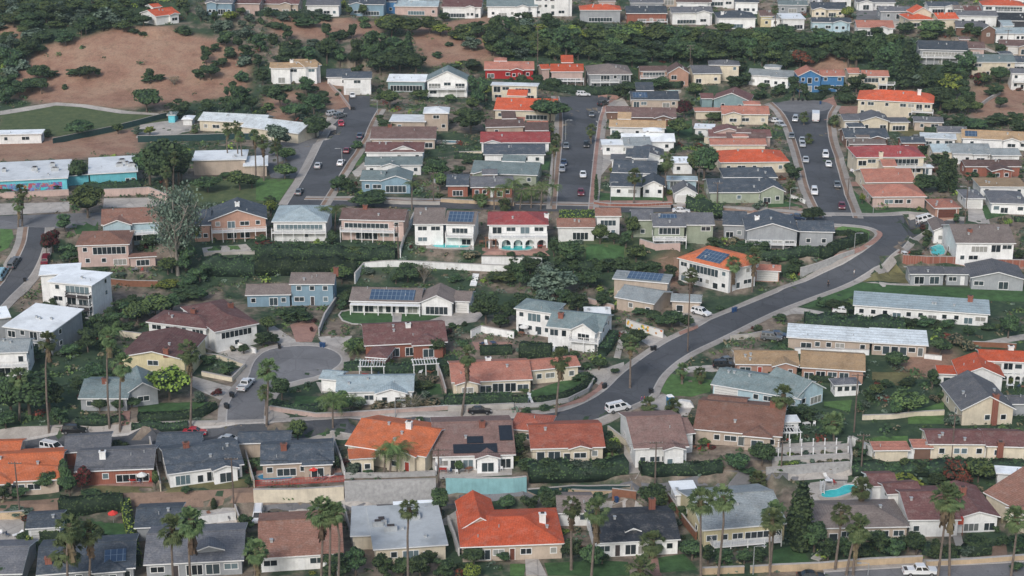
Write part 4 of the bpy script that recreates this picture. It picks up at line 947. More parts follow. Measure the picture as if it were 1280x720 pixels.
# lawns
for t, pts, mt, edge in [
 ('12',[(410,140),(425,120),(470,112),(690,118),(690,185),(600,190),(480,185),(430,168)],1,1),('12',[(722,130),(960,128),(860,165),(725,187)],1,0),
 ('22',[(705,440),(770,425),(850,440),(1000,460),(990,520),(900,545),(780,540),(715,500)],2,0),('22',[(200,480),(320,445),(385,450),(340,510),(230,550),(100,560),(90,520)],1,0),
 ('31',[(330,405),(460,412),(510,440),(500,485),(470,500),(420,450),(330,440)],2,0),('31',[(410,215),(540,330),(790,340),(790,362),(440,350),(400,270)],1,0),('31',[(455,690),(560,640),(640,600),(720,660),(760,700),(600,690)],3,0),
 ('31',[(1065,310),(1120,300),(1210,350),(1090,380)],1,0),('32',[(170,95),(420,-30),(1290,10),(1290,70),(420,40),(260,100)],1,0),
 ('23',[(160,655),(330,650),(400,640),(580,650),(590,720),(180,720)],1,0),('23',[(730,630),(860,610),(930,690),(740,705)],1,0),('23',[(-10,660),(70,660),(60,720),(-10,720)],2,0),
 ('03',[(440,270),(760,275),(770,295),(480,315)],3,0),('03',[(820,258),(1240,235),(1250,275),(820,305)],3,0),('03',[(320,440),(620,460),(640,540),(380,550)],1,0),('13',[(180,15),(350,0),(350,40),(180,50)],1,0),
 ('33',[(0,600),(160,560),(210,650),(0,670)],1,0),('33',[(280,695),(700,680),(690,712),(280,718)],1,0),('32',[(280,570),(420,560),(410,620),(280,590)],2,0),('32',[(700,620),(880,570),(880,680),(700,680)],2,0),
 ('32',[(520,420),(720,430),(650,490),(520,460)],3,0),('32',[(1100,280),(1230,270),(1230,300),(1110,300)],1,0),('33',[(520,30),(700,20),(700,55),(530,55)],2,0),
 ('21',[(430,245),(770,260),(780,285),(430,285)],1,0),('21',[(25,85),(190,85),(180,130),(60,125)],1,0),('21',[(235,335),(410,332),(410,362),(235,362)],2,0),('21',[(370,500),(560,510),(560,590),(370,590)],1,0),
 ('11',[(0,170),(190,180),(120,280),(0,285)],2,0),('11',[(480,90),(520,30),(545,60),(520,105),(485,112)],2,0),('01',[(0,425),(60,428),(70,470),(40,520),(0,540)],2,0),('01',[(360,400),(490,385),(490,450),(380,455)],1,0),
 ('01',[(1030,515),(1190,508),(1205,528),(1040,535)],2,0),('02',[(690,575),(1050,570),(1060,620),(1000,650),(690,640)],1,0),('12',[(200,540),(340,545),(330,575),(190,580)],1,0),
 ('20',[(770,630),(900,600),(900,680),(780,690)],1,0),('12',[(780,470),(920,480),(930,530),(800,540)],1,0),('10',[(1130,620),(1280,630),(1280,655),(1150,650)],1,0),
 ('30',[(630,650),(970,630),(980,690),(700,690)],3,0),('31',[(0,280),(100,290),(170,310),(0,320)],1,0)]:
    P_ = W2(pts, t)
    o = sheet('lawn', P_, {1:LAWN, 2:LAWN2, 3:DRYL}[mt], .05+.002*rng.random())
    if edge: 
        pl = dens(P_+[P_[0]], 1.0); strip('kerb', pl, 0, -.35, KERB, .3)
# ------------------------------------------------------------------ vegetation meshes
LEAF = {'dark': leaf_mat('leaves_dark', (.020,.040,.022), (.082,.130,.055)), 'mid': leaf_mat('leaves_mid', (.036,.062,.024), (.135,.19,.068)),
 'light': leaf_mat('leaves_light', (.07,.11,.02), (.27,.33,.07)), 'sage': leaf_mat('leaves_sage', (.045,.072,.055), (.15,.20,.145)),
 'dry': leaf_mat('leaves_dry', (.07,.06,.04), (.22,.19,.12)), 'purple': leaf_mat('leaves_purple', (.04,.014,.016), (.16,.035,.03)),
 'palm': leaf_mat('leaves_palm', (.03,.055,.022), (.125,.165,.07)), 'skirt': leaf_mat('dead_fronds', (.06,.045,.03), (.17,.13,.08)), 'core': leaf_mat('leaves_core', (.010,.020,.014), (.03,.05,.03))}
BARK = plain('bark', (.12,.095,.075), .95, var=.3, scale=3); PBARK = plain('palm_bark', (.155,.125,.105), .95, var=.3, scale=2); EBARK = plain('pale_bark', (.26,.235,.205), .9, var=.35, scale=1)
def quads_mesh(name, C, Nrm, size, mats, mi, extra=None, aspect=1.0):
    n = len(C); Nrm = Nrm/np.maximum(np.linalg.norm(Nrm, axis=1, keepdims=True), 1e-6)
    r = rng.normal(size=(n, 3)); U = np.cross(Nrm, r); U /= np.maximum(np.linalg.norm(U, axis=1, keepdims=True), 1e-6); Vv = np.cross(Nrm, U)
    s = (size*rng.uniform(.6, 1.3, n))[:, None]/2 if np.isscalar(size) else size[:, None]/2
    s2 = s*aspect
    k = rng.uniform(.3, 1, (n, 1))
    V = np.stack([C-U*s-Vv*s2*k, C+U*s*k-Vv*s2, C+U*s+Vv*s2*k, C-U*s*k+Vv*s2], 1).reshape(-1, 3)
    nv = len(V); Fq = np.arange(nv).reshape(-1, 4)
    Mi = np.full(n, mi) if np.isscalar(mi) else mi
    me = bpy.data.meshes.new(name)
    if extra is not None and len(extra[0]):
        EV, EF, em = extra; EV = np.array(EV, float); EF = np.array(EF)  # triangles
        allV = np.concatenate([V, EV]); loops = np.concatenate([Fq.ravel(), (EF+nv).ravel()])
        starts = np.concatenate([np.arange(0, 4*n, 4), 4*n+np.arange(0, EF.size, 3)])
        Mi = np.concatenate([Mi, np.full(len(EF), em)])
    else: allV = V; loops = Fq.ravel(); starts = np.arange(0, 4*n, 4)
    me.vertices.add(len(allV)); me.vertices.foreach_set('co', allV.ravel()); me.loops.add(len(loops)); me.loops.foreach_set('vertex_index', loops.astype(np.int32))
    me.polygons.add(len(starts)); me.polygons.foreach_set('loop_start', starts.astype(np.int32)); me.update(calc_edges=True)
    for m_ in mats: me.materials.append(m_)
    me.polygons.foreach_set('material_index', Mi.astype(np.int32)); me.update(); return me
_b = bmesh.new(); bmesh.ops.create_icosphere(_b, subdivisions=2, radius=1); ICV = np.array([v.co[:] for v in _b.verts]); ICF = np.array([[v.index for v in f.verts] for f in _b.faces]); _b.free()
def lobes_mesh(name, lobes, nq, leaf, mat, jitter=.18, core=.82, down=True):
    Cs, Ns = [], []; area = np.array([l[3]**2 for l in lobes]); cnt = np.maximum(4, (nq*area/area.sum()).astype(int))
    L = np.array([l[:3] for l in lobes]); Rr = np.array([l[3] for l in lobes])
    for (x, y, z, r), c in zip(lobes, cnt):
        d = rng.normal(size=(c, 3)); d /= np.linalg.norm(d, axis=1, keepdims=True); d[:, 2] = np.where((d[:, 2] < -.3), -d[:, 2]*.6, d[:, 2])
        p = np.array([x, y, z])+d*(r*rng.uniform(.82, 1.12, (c, 1)))*np.array([1, 1, .9])
        inside = np.zeros(c, bool)
        for q, rr in zip(L, Rr): inside |= (np.linalg.norm(p-q, axis=1) < rr*.72)
        Cs.append(p[~inside]); Ns.append((d+rng.normal(scale=.55, size=(c, 3))+np.array([0, 0, .35]))[~inside])
    EV, EF = [], []; k = 0
    for x, y, z, r in lobes:
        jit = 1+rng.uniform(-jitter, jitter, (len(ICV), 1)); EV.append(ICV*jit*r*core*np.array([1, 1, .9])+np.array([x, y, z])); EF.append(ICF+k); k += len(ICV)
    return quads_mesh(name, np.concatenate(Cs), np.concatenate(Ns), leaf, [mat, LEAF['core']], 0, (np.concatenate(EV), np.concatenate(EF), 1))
def crown_lobes(kind):
    out = []
    if kind == 'round':
        out.append((0, 0, .56, .33))
        for i in range(11):
            a = rng.uniform(0, 6.28); e = rng.uniform(-.5, 1.2); r = rng.uniform(.13, .2)
            out.append((math.cos(a)*math.cos(e)*.30, math.sin(a)*math.cos(e)*.30, .56+math.sin(e)*.26, r))
    elif kind == 'bushy':
        for i in range(13):
            a = rng.uniform(0, 6.28); rr = rng.uniform(.05, .36); z = rng.uniform(.28, .84); r = rng.uniform(.11, .2)
            out.append((math.cos(a)*rr*(1.15-z*.5), math.sin(a)*rr*(1.15-z*.5), z, r))
        out.append((0, 0, .5, .24))
    elif kind == 'umbrella':
        for i in range(12):
            a = rng.uniform(0, 6.28); rr = rng.uniform(.05, .38); out.append((math.cos(a)*rr, math.sin(a)*rr, rng.uniform(.68, .82), rng.uniform(.12, .17)))
    elif kind == 'shrub':
        for i in range(8):
            a = rng.uniform(0, 6.28); rr = rng.uniform(.0, .3); r = rng.uniform(.18, .3); out.append((math.cos(a)*rr, math.sin(a)*rr, r*.5+rng.uniform(.0, .45), r))
    elif kind == 'cypress':
        for i in range(12):
            z = .06+.9*i/12; r = .42*math.sin(math.pi*min(.93, .25+z*.72))**.8; out.append((rng.uniform(-.04, .04), rng.uniform(-.04, .04), z, r*.9))
    return out
TM = {}
def templates():
    for lm in ('dark', 'mid', 'light', 'sage', 'purple', 'dry'):
        for kd, nv, nq, lf in (('round', 3, 1500, .052), ('bushy', 4, 1400, .052), ('umbrella', 2, 1000, .05), ('shrub', 4, 420, .10)):
            if lm in ('purple', 'dry') and kd == 'umbrella': continue
            TM[(kd, lm)] = [lobes_mesh('crown' if kd != 'shrub' else 'shrub', crown_lobes(kd), nq, lf, LEAF[lm]) for _ in range(nv)]
    # cypress: lobes squeezed (anisotropic handled by object scale: width 1 -> unit)
    TM[('cypress', 'dark')] = []
    for _ in range(2):
        me = lobes_mesh('crown', [(x, y, z*3.2, r) for x, y, z, r in crown_lobes('cypress')], 1300, .09, LEAF['dark'])
        TM[('cypress', 'dark')].append(me)
        for v in me.vertices: v.co.z /= 3.2
    # conifer with tiers of drooping boughs
    def conifer(n_t=13, dens=70):
        C, Nn = [], []; EV, EF = [], []; k = 0
        for i in range(n_t):
            z = .12+.84*i/n_t; R_ = .5*(1-z)**.8+.03; nb = max(6, int(15*(1-z))+4)
            for b_ in range(nb):
                a = rng.uniform(0, 6.28); L_ = R_*rng.uniform(.7, 1.05); c = int(dens*L_)+6
                t = rng.uniform(.1, 1, c); w = rng.normal(scale=.035, size=c)*(1.2-t)
                x = np.cos(a)*L_*t-np.sin(a)*w*2; y = np.sin(a)*L_*t+np.cos(a)*w*2; zz = z-.05*t**2+rng.normal(scale=.008, size=c)+.015
                C.append(np.stack([x, y, zz], 1)); Nn.append(np.stack([np.cos(a)*.5+rng.normal(scale=.35, size=c), np.sin(a)*.5+rng.normal(scale=.35, size=c), np.full(c, 1.0)], 1))
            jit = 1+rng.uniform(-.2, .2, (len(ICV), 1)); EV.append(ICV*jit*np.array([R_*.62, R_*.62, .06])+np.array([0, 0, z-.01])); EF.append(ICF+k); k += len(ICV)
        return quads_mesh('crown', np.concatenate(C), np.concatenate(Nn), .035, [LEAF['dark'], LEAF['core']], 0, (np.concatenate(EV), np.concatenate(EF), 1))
    TM[('conifer', 'dark')] = [conifer() for _ in range(2)]
    # sparse eucalyptus crown
    def sparse(kind_n, lm, wide):
        C, Nn = [], []
        for i in range(kind_n):
            a = rng.uniform(0, 6.28); rr = rng.uniform(.1, .5)**.8*.62*wide; z = rng.uniform(.35, .97)
            c = 26; d = rng.normal(size=(c, 3))*np.array([.055, .055, .04]); C.append(np.array([math.cos(a)*rr, math.sin(a)*rr, z])+d); Nn.append(rng.normal(size=(c, 3))+np.array([0, 0, .4]))
        return quads_mesh('crown', np.concatenate(C), np.concatenate(Nn), .026, [LEAF[lm]], 0)
    TM[('sparse', 'sage')] = [sparse(70, 'sage', .9) for _ in range(2)]; TM[('sparse', 'dry')] = [sparse(46, 'dry', 1) for _ in range(2)]
    # trunks
    def trunk(top, spread, mat, r, nb, up=.35, twig=0):
        m = MB(); m.tube([(0,0,-.06),(.004,.0,.1),(.0,.01,up),(.01,-.01,top)], [r, r*.8, r*.62, r*.3], mat, 7)
        for i in range(nb):
            a = 2*math.pi*i/nb+rng.uniform(-.3, .3); z0 = up*rng.uniform(.55, 1.1); L_ = spread*rng.uniform(.7, 1)
            e = (math.cos(a)*L_, math.sin(a)*L_, min(.93, z0+(top-z0)*rng.uniform(.6, 1.1)))
            md = (e[0]*.45, e[1]*.45, z0+(e[2]-z0)*.55)
            m.tube([(0, 0, z0), md, e], [r*.5, r*.34, r*.12], mat, 5)
            for j in range(twig):
                b_ = rng.uniform(0, 6.28); t = rng.uniform(.35, 1); p = (md[0]+(e[0]-md[0])*t, md[1]+(e[1]-md[1])*t, md[2]+(e[2]-md[2])*t)
                m.tube([p, (p[0]+math.cos(b_)*.13, p[1]+math.sin(b_)*.13, p[2]+rng.uniform(.05, .16))], [r*.16, r*.05], mat, 4)
        return m.mesh('trunk')
    TM['trunk'] = [trunk(.75, .28, BARK, .045, 5) for _ in range(3)]
    TM['trunk_low'] = [trunk(.5, .2, BARK, .06, 4, .2) for _ in range(2)]
    TM['trunk_euc'] = [trunk(.9, .42, EBARK, .032, 8, .35, 5) for _ in range(2)]
    TM['trunk_bare'] = [trunk(.9, .5, EBARK, .028, 12, .2, 9) for _ in range(1)]
    TM['trunk_con'] = [trunk(.95, .05, BARK, .03, 2, .4)]
    # fan palms, metric sizes: crown radius about 1.7 m
    def fan(nf=64):
        m = MB()
        for i in range(nf):
            a = rng.uniform(0, 6.28); e = math.radians(rng.uniform(-62, 80)); L1 = rng.uniform(.7, 1.1)
            d = Vector((math.cos(a)*math.cos(e), math.sin(a)*math.cos(e), math.sin(e))); tip = d*L1; tip.z -= .12*L1
            side = d.cross(Vector((0, 0, 1))); side = side.normalized() if side.length > .01 else Vector((1, 0, 0)); upv = side.cross(d).normalized()
            m.poly([side*.02, tip+side*.02, tip-side*.02, -side*.02], [(0,1,2,3)], LEAF['palm'])
            mt = LEAF['palm']
            for k in range(9):
                b_ = math.radians(-72+18*k); q = (d*math.cos(b_)+side*math.sin(b_)).normalized(); L2 = rng.uniform(.62, .9)*(1-.25*abs(k-4)/4)
                e1 = tip+q*L2*.6+upv*.03; e2 = tip+q*L2-Vector((0, 0, .22)); sw_ = (upv*.5+side*.5)*.0+q.cross(upv)*.085
                m.poly([tip, e1+sw_, e2, e1-sw_], [(0,1,2,3)], mt)
        return m.mesh('crown')
    def skirt():
        m = MB()
        for i in range(34):
            a = rng.uniform(0, 6.28); z0 = rng.uniform(-1.4, -.1); d = Vector((math.cos(a), math.sin(a), 0)); side = Vector((-d.y, d.x, 0)); r = rng.uniform(.35, .75)*(1+z0*.3)
            p = d*.12+Vector((0, 0, z0)); q = d*r+Vector((0, 0, z0-rng.uniform(.5, .9)))
            m.poly([p-side*.05, p+side*.05, q+side*.22, q-side*.22], [(0,1,2,3)], LEAF['skirt'])
        m.tube([(0,0,-2.0),(0,0,.1)], [.2, .32], LEAF['skirt'], 7)
        return m.mesh('dead_frond_skirt')
    TM['fan'] = [fan() for _ in range(4)]; TM['skirt'] = [skirt() for _ in range(3)]
    def queen(nf=17):
        m = MB()
        for i in range(nf):
            a = 2*math.pi*i/nf+rng.uniform(-.2, .2); e = math.radians(rng.uniform(5, 75)); L_ = rng.uniform(2.0, 2.9)
            d = Vector((math.cos(a), math.sin(a), 0)); side = Vector((-d.y, d.x, 0)); pts = []; n = 8
            x = z = 0; an = e
            for k in range(n+1): pts.append(d*x+Vector((0, 0, z))); x += math.cos(an)*L_/n; z += math.sin(an)*L_/n; an -= math.radians(rng.uniform(11, 17))
            for k in range(n):
                p, q = pts[k], pts[k+1]; w1 = .55*math.sin(math.pi*(.12+.8*k/n)); 
                for s in (-1, 1):
                    for hf in (0, .5):
                        a0 = p.lerp(q, hf); a1 = p.lerp(q, hf+.3); tp_ = a1+side*s*w1+Vector((0, 0, -w1*.75))+(q-p)*.5
                        m.poly([a0, a1, tp_], [(0,1,2)], LEAF['mid'])
        return m.mesh('crown')
    TM['queen'] = [queen() for _ in range(3)]
templates()
VEG = []   # (object, adjectives, noun, location, height, width) labelled afterwards
def grow(kind, base, h, w, name=None, rz=None, group=None, skip=False):
    rz = rng.uniform(0, 6.28) if rz is None else rz
    K = {'r': ('round', 'dark', 'dark round leafy tree'), 'b': ('bushy', 'dark', 'dark bushy tree'), 'm': ('bushy', 'mid', 'mid green bushy tree'), 'o': ('round', 'mid', 'mid green round tree'),
         'y': ('round', 'light', 'yellow green round tree'), 'g': ('bushy', 'light', 'light green loose tree'), 'd': ('bushy', 'sage', 'grayish sage green tree'), 'v': ('bushy', 'purple', 'dark red leaved tree'),
         'u': ('umbrella', 'dark', 'flat topped dark tree'), 'c': ('conifer', 'dark', 'dark conifer'), 'k': ('cypress', 'dark', 'narrow dark cypress'), 'e': ('sparse', 'sage', 'tall pale trunked eucalyptus'),
         'n': ('sparse', 'dry', 'bare twiggy gray tree'), 's': ('shrub', 'dark', 'dark green shrub'), 't': ('shrub', 'mid', 'mid green shrub'), 'z': ('shrub', 'light', 'yellow green shrub'),
         'a': ('shrub', 'sage', 'gray green shrub'), 'x': ('shrub', 'dry', 'dry brown shrub'), 'w': ('shrub', 'purple', 'dark red shrub')}[kind]
    me = TM[(K[0], K[1])]; me = me[int(rng.integers(len(me)))]
    if K[0] == 'shrub':
        o = link(name or 'shrub', me); o.location = base; o.rotation_euler = (0, 0, rz); o.scale = (w, w*rng.uniform(.85, 1.1), h); noun = 'shrub'
        cat = 'shrub'
    else:
        o = empty(name or {'conifer': 'conifer_tree', 'cypress': 'cypress_tree', 'sparse': 'eucalyptus_tree' if kind == 'e' else 'bare_tree'}.get(K[0], 'leafy_tree'), base, rz)
        c = link('crown', me, o); c.scale = (w, w, h)
        tk = {'conifer': 'trunk_con', 'cypress': 'trunk_con', 'sparse': 'trunk_euc' if kind == 'e' else 'trunk_bare'}.get(K[0], 'trunk' if h > 4.5 else 'trunk_low')
        tt = TM[tk]; t = link('trunk', tt[int(rng.integers(len(tt)))], o); t.scale = (w if 'euc' in tk or 'bare' in tk else min(w, h), w if 'euc' in tk or 'bare' in tk else min(w, h), h); cat = 'tree'
    tag(o, None, cat, group)
    if not skip: VEG.append(dict(o=o, desc=K[2], loc=Vector(base), h=h, w=w, group=group))
    return o
def hpx(b, ytop):
    lo, hi = .3, 45
    for _ in range(22):
        m_ = (lo+hi)/2
        if proj(b+Vector((0, 0, m_)))[1] > ytop: lo = m_
        else: hi = m_
    return lo
def depth(b): return (b-CAM).dot(FW)
def tree(t, kind, x, yb, yt, w):
    ox, oy = TC(t); k = .25 if t else 1
    b = gp(ox+x*k, oy+yb*k); h = hpx(b, oy+yt*k); W = w*k*depth(b)/F*1.14
    return grow(kind, b, h, W)
PALMS = []
def palm(t, kind, x, yb, xt, yt, sc=1.0):
    sc *= (1.18 if kind == 'p' else 1.3)*rng.uniform(.86, 1.15)
    ox, oy = TC(t); k = .25 if t else 1
    b = gp(ox+x*k, oy+yb*k); h = hpx(b, oy+yt*k); px = ox+xt*k; lean = (px-proj(b+Vector((0, 0, h)))[0])*depth(b)/F
    o = empty('fan_palm' if kind == 'p' else 'feather_palm', b, 0)
    top = Vector((lean, 0, h)); m = MB(); bd = rng.uniform(-.035, .035)*h; r = .2 if kind == 'p' else .17
    m.tube([(0,0,-.6),(0,0,.3),(lean*.25+bd*.6,bd*.3,h*.35),(lean*.62+bd,0,h*.7),top], [r*1.7, r*1.25, r, r*.85, r*.75], PBARK, 8); m.build('trunk', o)
    C_ = TM['fan' if kind == 'p' else 'queen']; c = link('crown', C_[int(rng.integers(len(C_)))], o); c.location = top; c.rotation_euler = (0, 0, rng.uniform(0, 6.28)); c.scale = (sc, sc, sc)
    if kind == 'p': s = link('dead_frond_skirt', TM['skirt'][int(rng.integers(3))], o); s.location = top; s.rotation_euler = (0, 0, rng.uniform(0, 6.28)); s.scale = (sc, sc, sc*rng.uniform(.5, 2.0))
    tag(o, None, 'palm tree', 'palms standing among the houses')
    VEG.append(dict(o=o, desc=('tall fan palm' if h > 9 else 'short fan palm') if kind == 'p' else 'feathery palm', loc=b, h=h, w=3, group='palms standing among the houses'))
for a in [  # tile, kind, base x, base y, crown x, crown y, scale
 ('01','p',92,418,90,300,1.0),('01','p',112,412,103,232,1.0),('01','p',836,275,828,135,1.05),('01','p',868,240,872,66,1.05),
 ('','p',286,210,284,160,1),('','p',298,211,295,158,1),('','p',304,214,300,170,1),('','p',320,224,318,168,1),('','p',330,226,328,176,1),('','p',348,213,344,180,1),
 ('02','p',246,718,238,262,1.2),('02','p',98,662,95,440,1.1),('02','p',548,700,540,242,1.15),('02','p',601,716,607,375,1.2),('02','p',952,716,942,310,1.35),
 ('12','p',54,690,58,402,1.25),('12','p',48,640,45,518,1.0),('12','p',1030,640,1056,330,1.15),('22','p',220,642,243,348,1.1),('22','p',590,500,594,270,1.15),
 ('32','p',72,720,78,535,1.2),('32','p',330,760,325,665,1.2),('03','p',350,900,345,470,1.3),('03','p',336,860,332,590,1.3),('03','p',442,840,444,500,1.3),
 ('03','p',872,820,860,482,1.3),('03','p',962,840,955,440,1.3),('13','p',322,840,325,390,1.25),('13','p',368,840,372,405,1.25),('13','p',764,840,765,378,1.1),('13','p',0,800,2,590,1.2),
 ('13','p',408,840,398,395,1.0),('23','p',296,690,300,368,1.15),('23','p',395,760,425,385,1.15),('23','p',700,625,702,545,1.2),('23','p',640,800,642,685,1.4),('23','p',944,745,945,340,1.2),('23','p',1030,740,1056,322,1.25),
 ('23','p',1228,285,1230,235,1.1),('33','p',460,430,470,272,1.3),('33','p',335,690,368,400,1.15),('33','p',392,715,452,470,1.2),('33','p',425,715,448,500,1.0),('33','p',845,760,890,315,1.2),('33','p',905,760,925,330,1.1),
 ('33','p',1212,740,1240,425,1.25),('33','p',10,700,30,400,1.3),('33','p',10,760,22,430,1.2),
 ('21','p',608,305,612,155,1.1),('21','p',765,255,775,78,1.1),('21','p',1094,740,1110,595,1.15),('21','p',1200,740,1212,552,1.2),('21','p',888,760,895,652,1.15),('21','p',205,190,212,10,.9),
 ('','q',618,262,616,238,1.0),('','q',630,262,632,235,1.0),('','q',650,262,652,240,.9),('','q',664,260,664,238,1.0),('','q',676,262,678,232,1.0),('','q',640,258,642,228,.9),('11','q',780,330,782,205,1.0),('11','q',325,440,335,335,1.0),('11','q',395,440,402,330,1.1),('11','p',1125,320,1130,275,1.0),('11','p',1240,350,1245,300,1.0),
 ('21','q',195,310,205,215,1.0),('21','q',150,300,150,245,.9),('21','q',90,300,92,270,.9),('21','q',50,290,40,265,.9),('20','p',395,720,395,645,.9),('20','p',220,740,218,690,.9),
 ('30','p',180,625,182,580,.9),('30','p',330,640,335,595,.9),('30','p',38,195,35,45,.9),('30','p',205,720,205,690,.8),('30','p',790,720,792,690,.9),('30','p',1060,420,1062,380,.9),('30','p',910,190,912,150,.9),
 ('12','q',470,280+60,490,300,.9),('12','q',385,700,388,575,1.3),('12','q',480,600,485,560,1.0),('13','q',640,220,645,110,1.0),('13','q',668,222,675,80,1.1),('13','q',705,218,712,95,1.1),('13','q',735,130,728,90,.9),
 ('02','q',555,300,560,215,1.0),('00','p',975,668,975,640,.8),('31','p',110,250,112,205,.9),('31','p',410,80,412,40,.9),('20','q',420,360,430,330,.9),('22','p',850,480,852,405,.8),('22','p',940,480,942,425,.8),('22','p',800,630,805,585,.9),('22','p',680,640,685,580,.9)]:
    palm(*a)
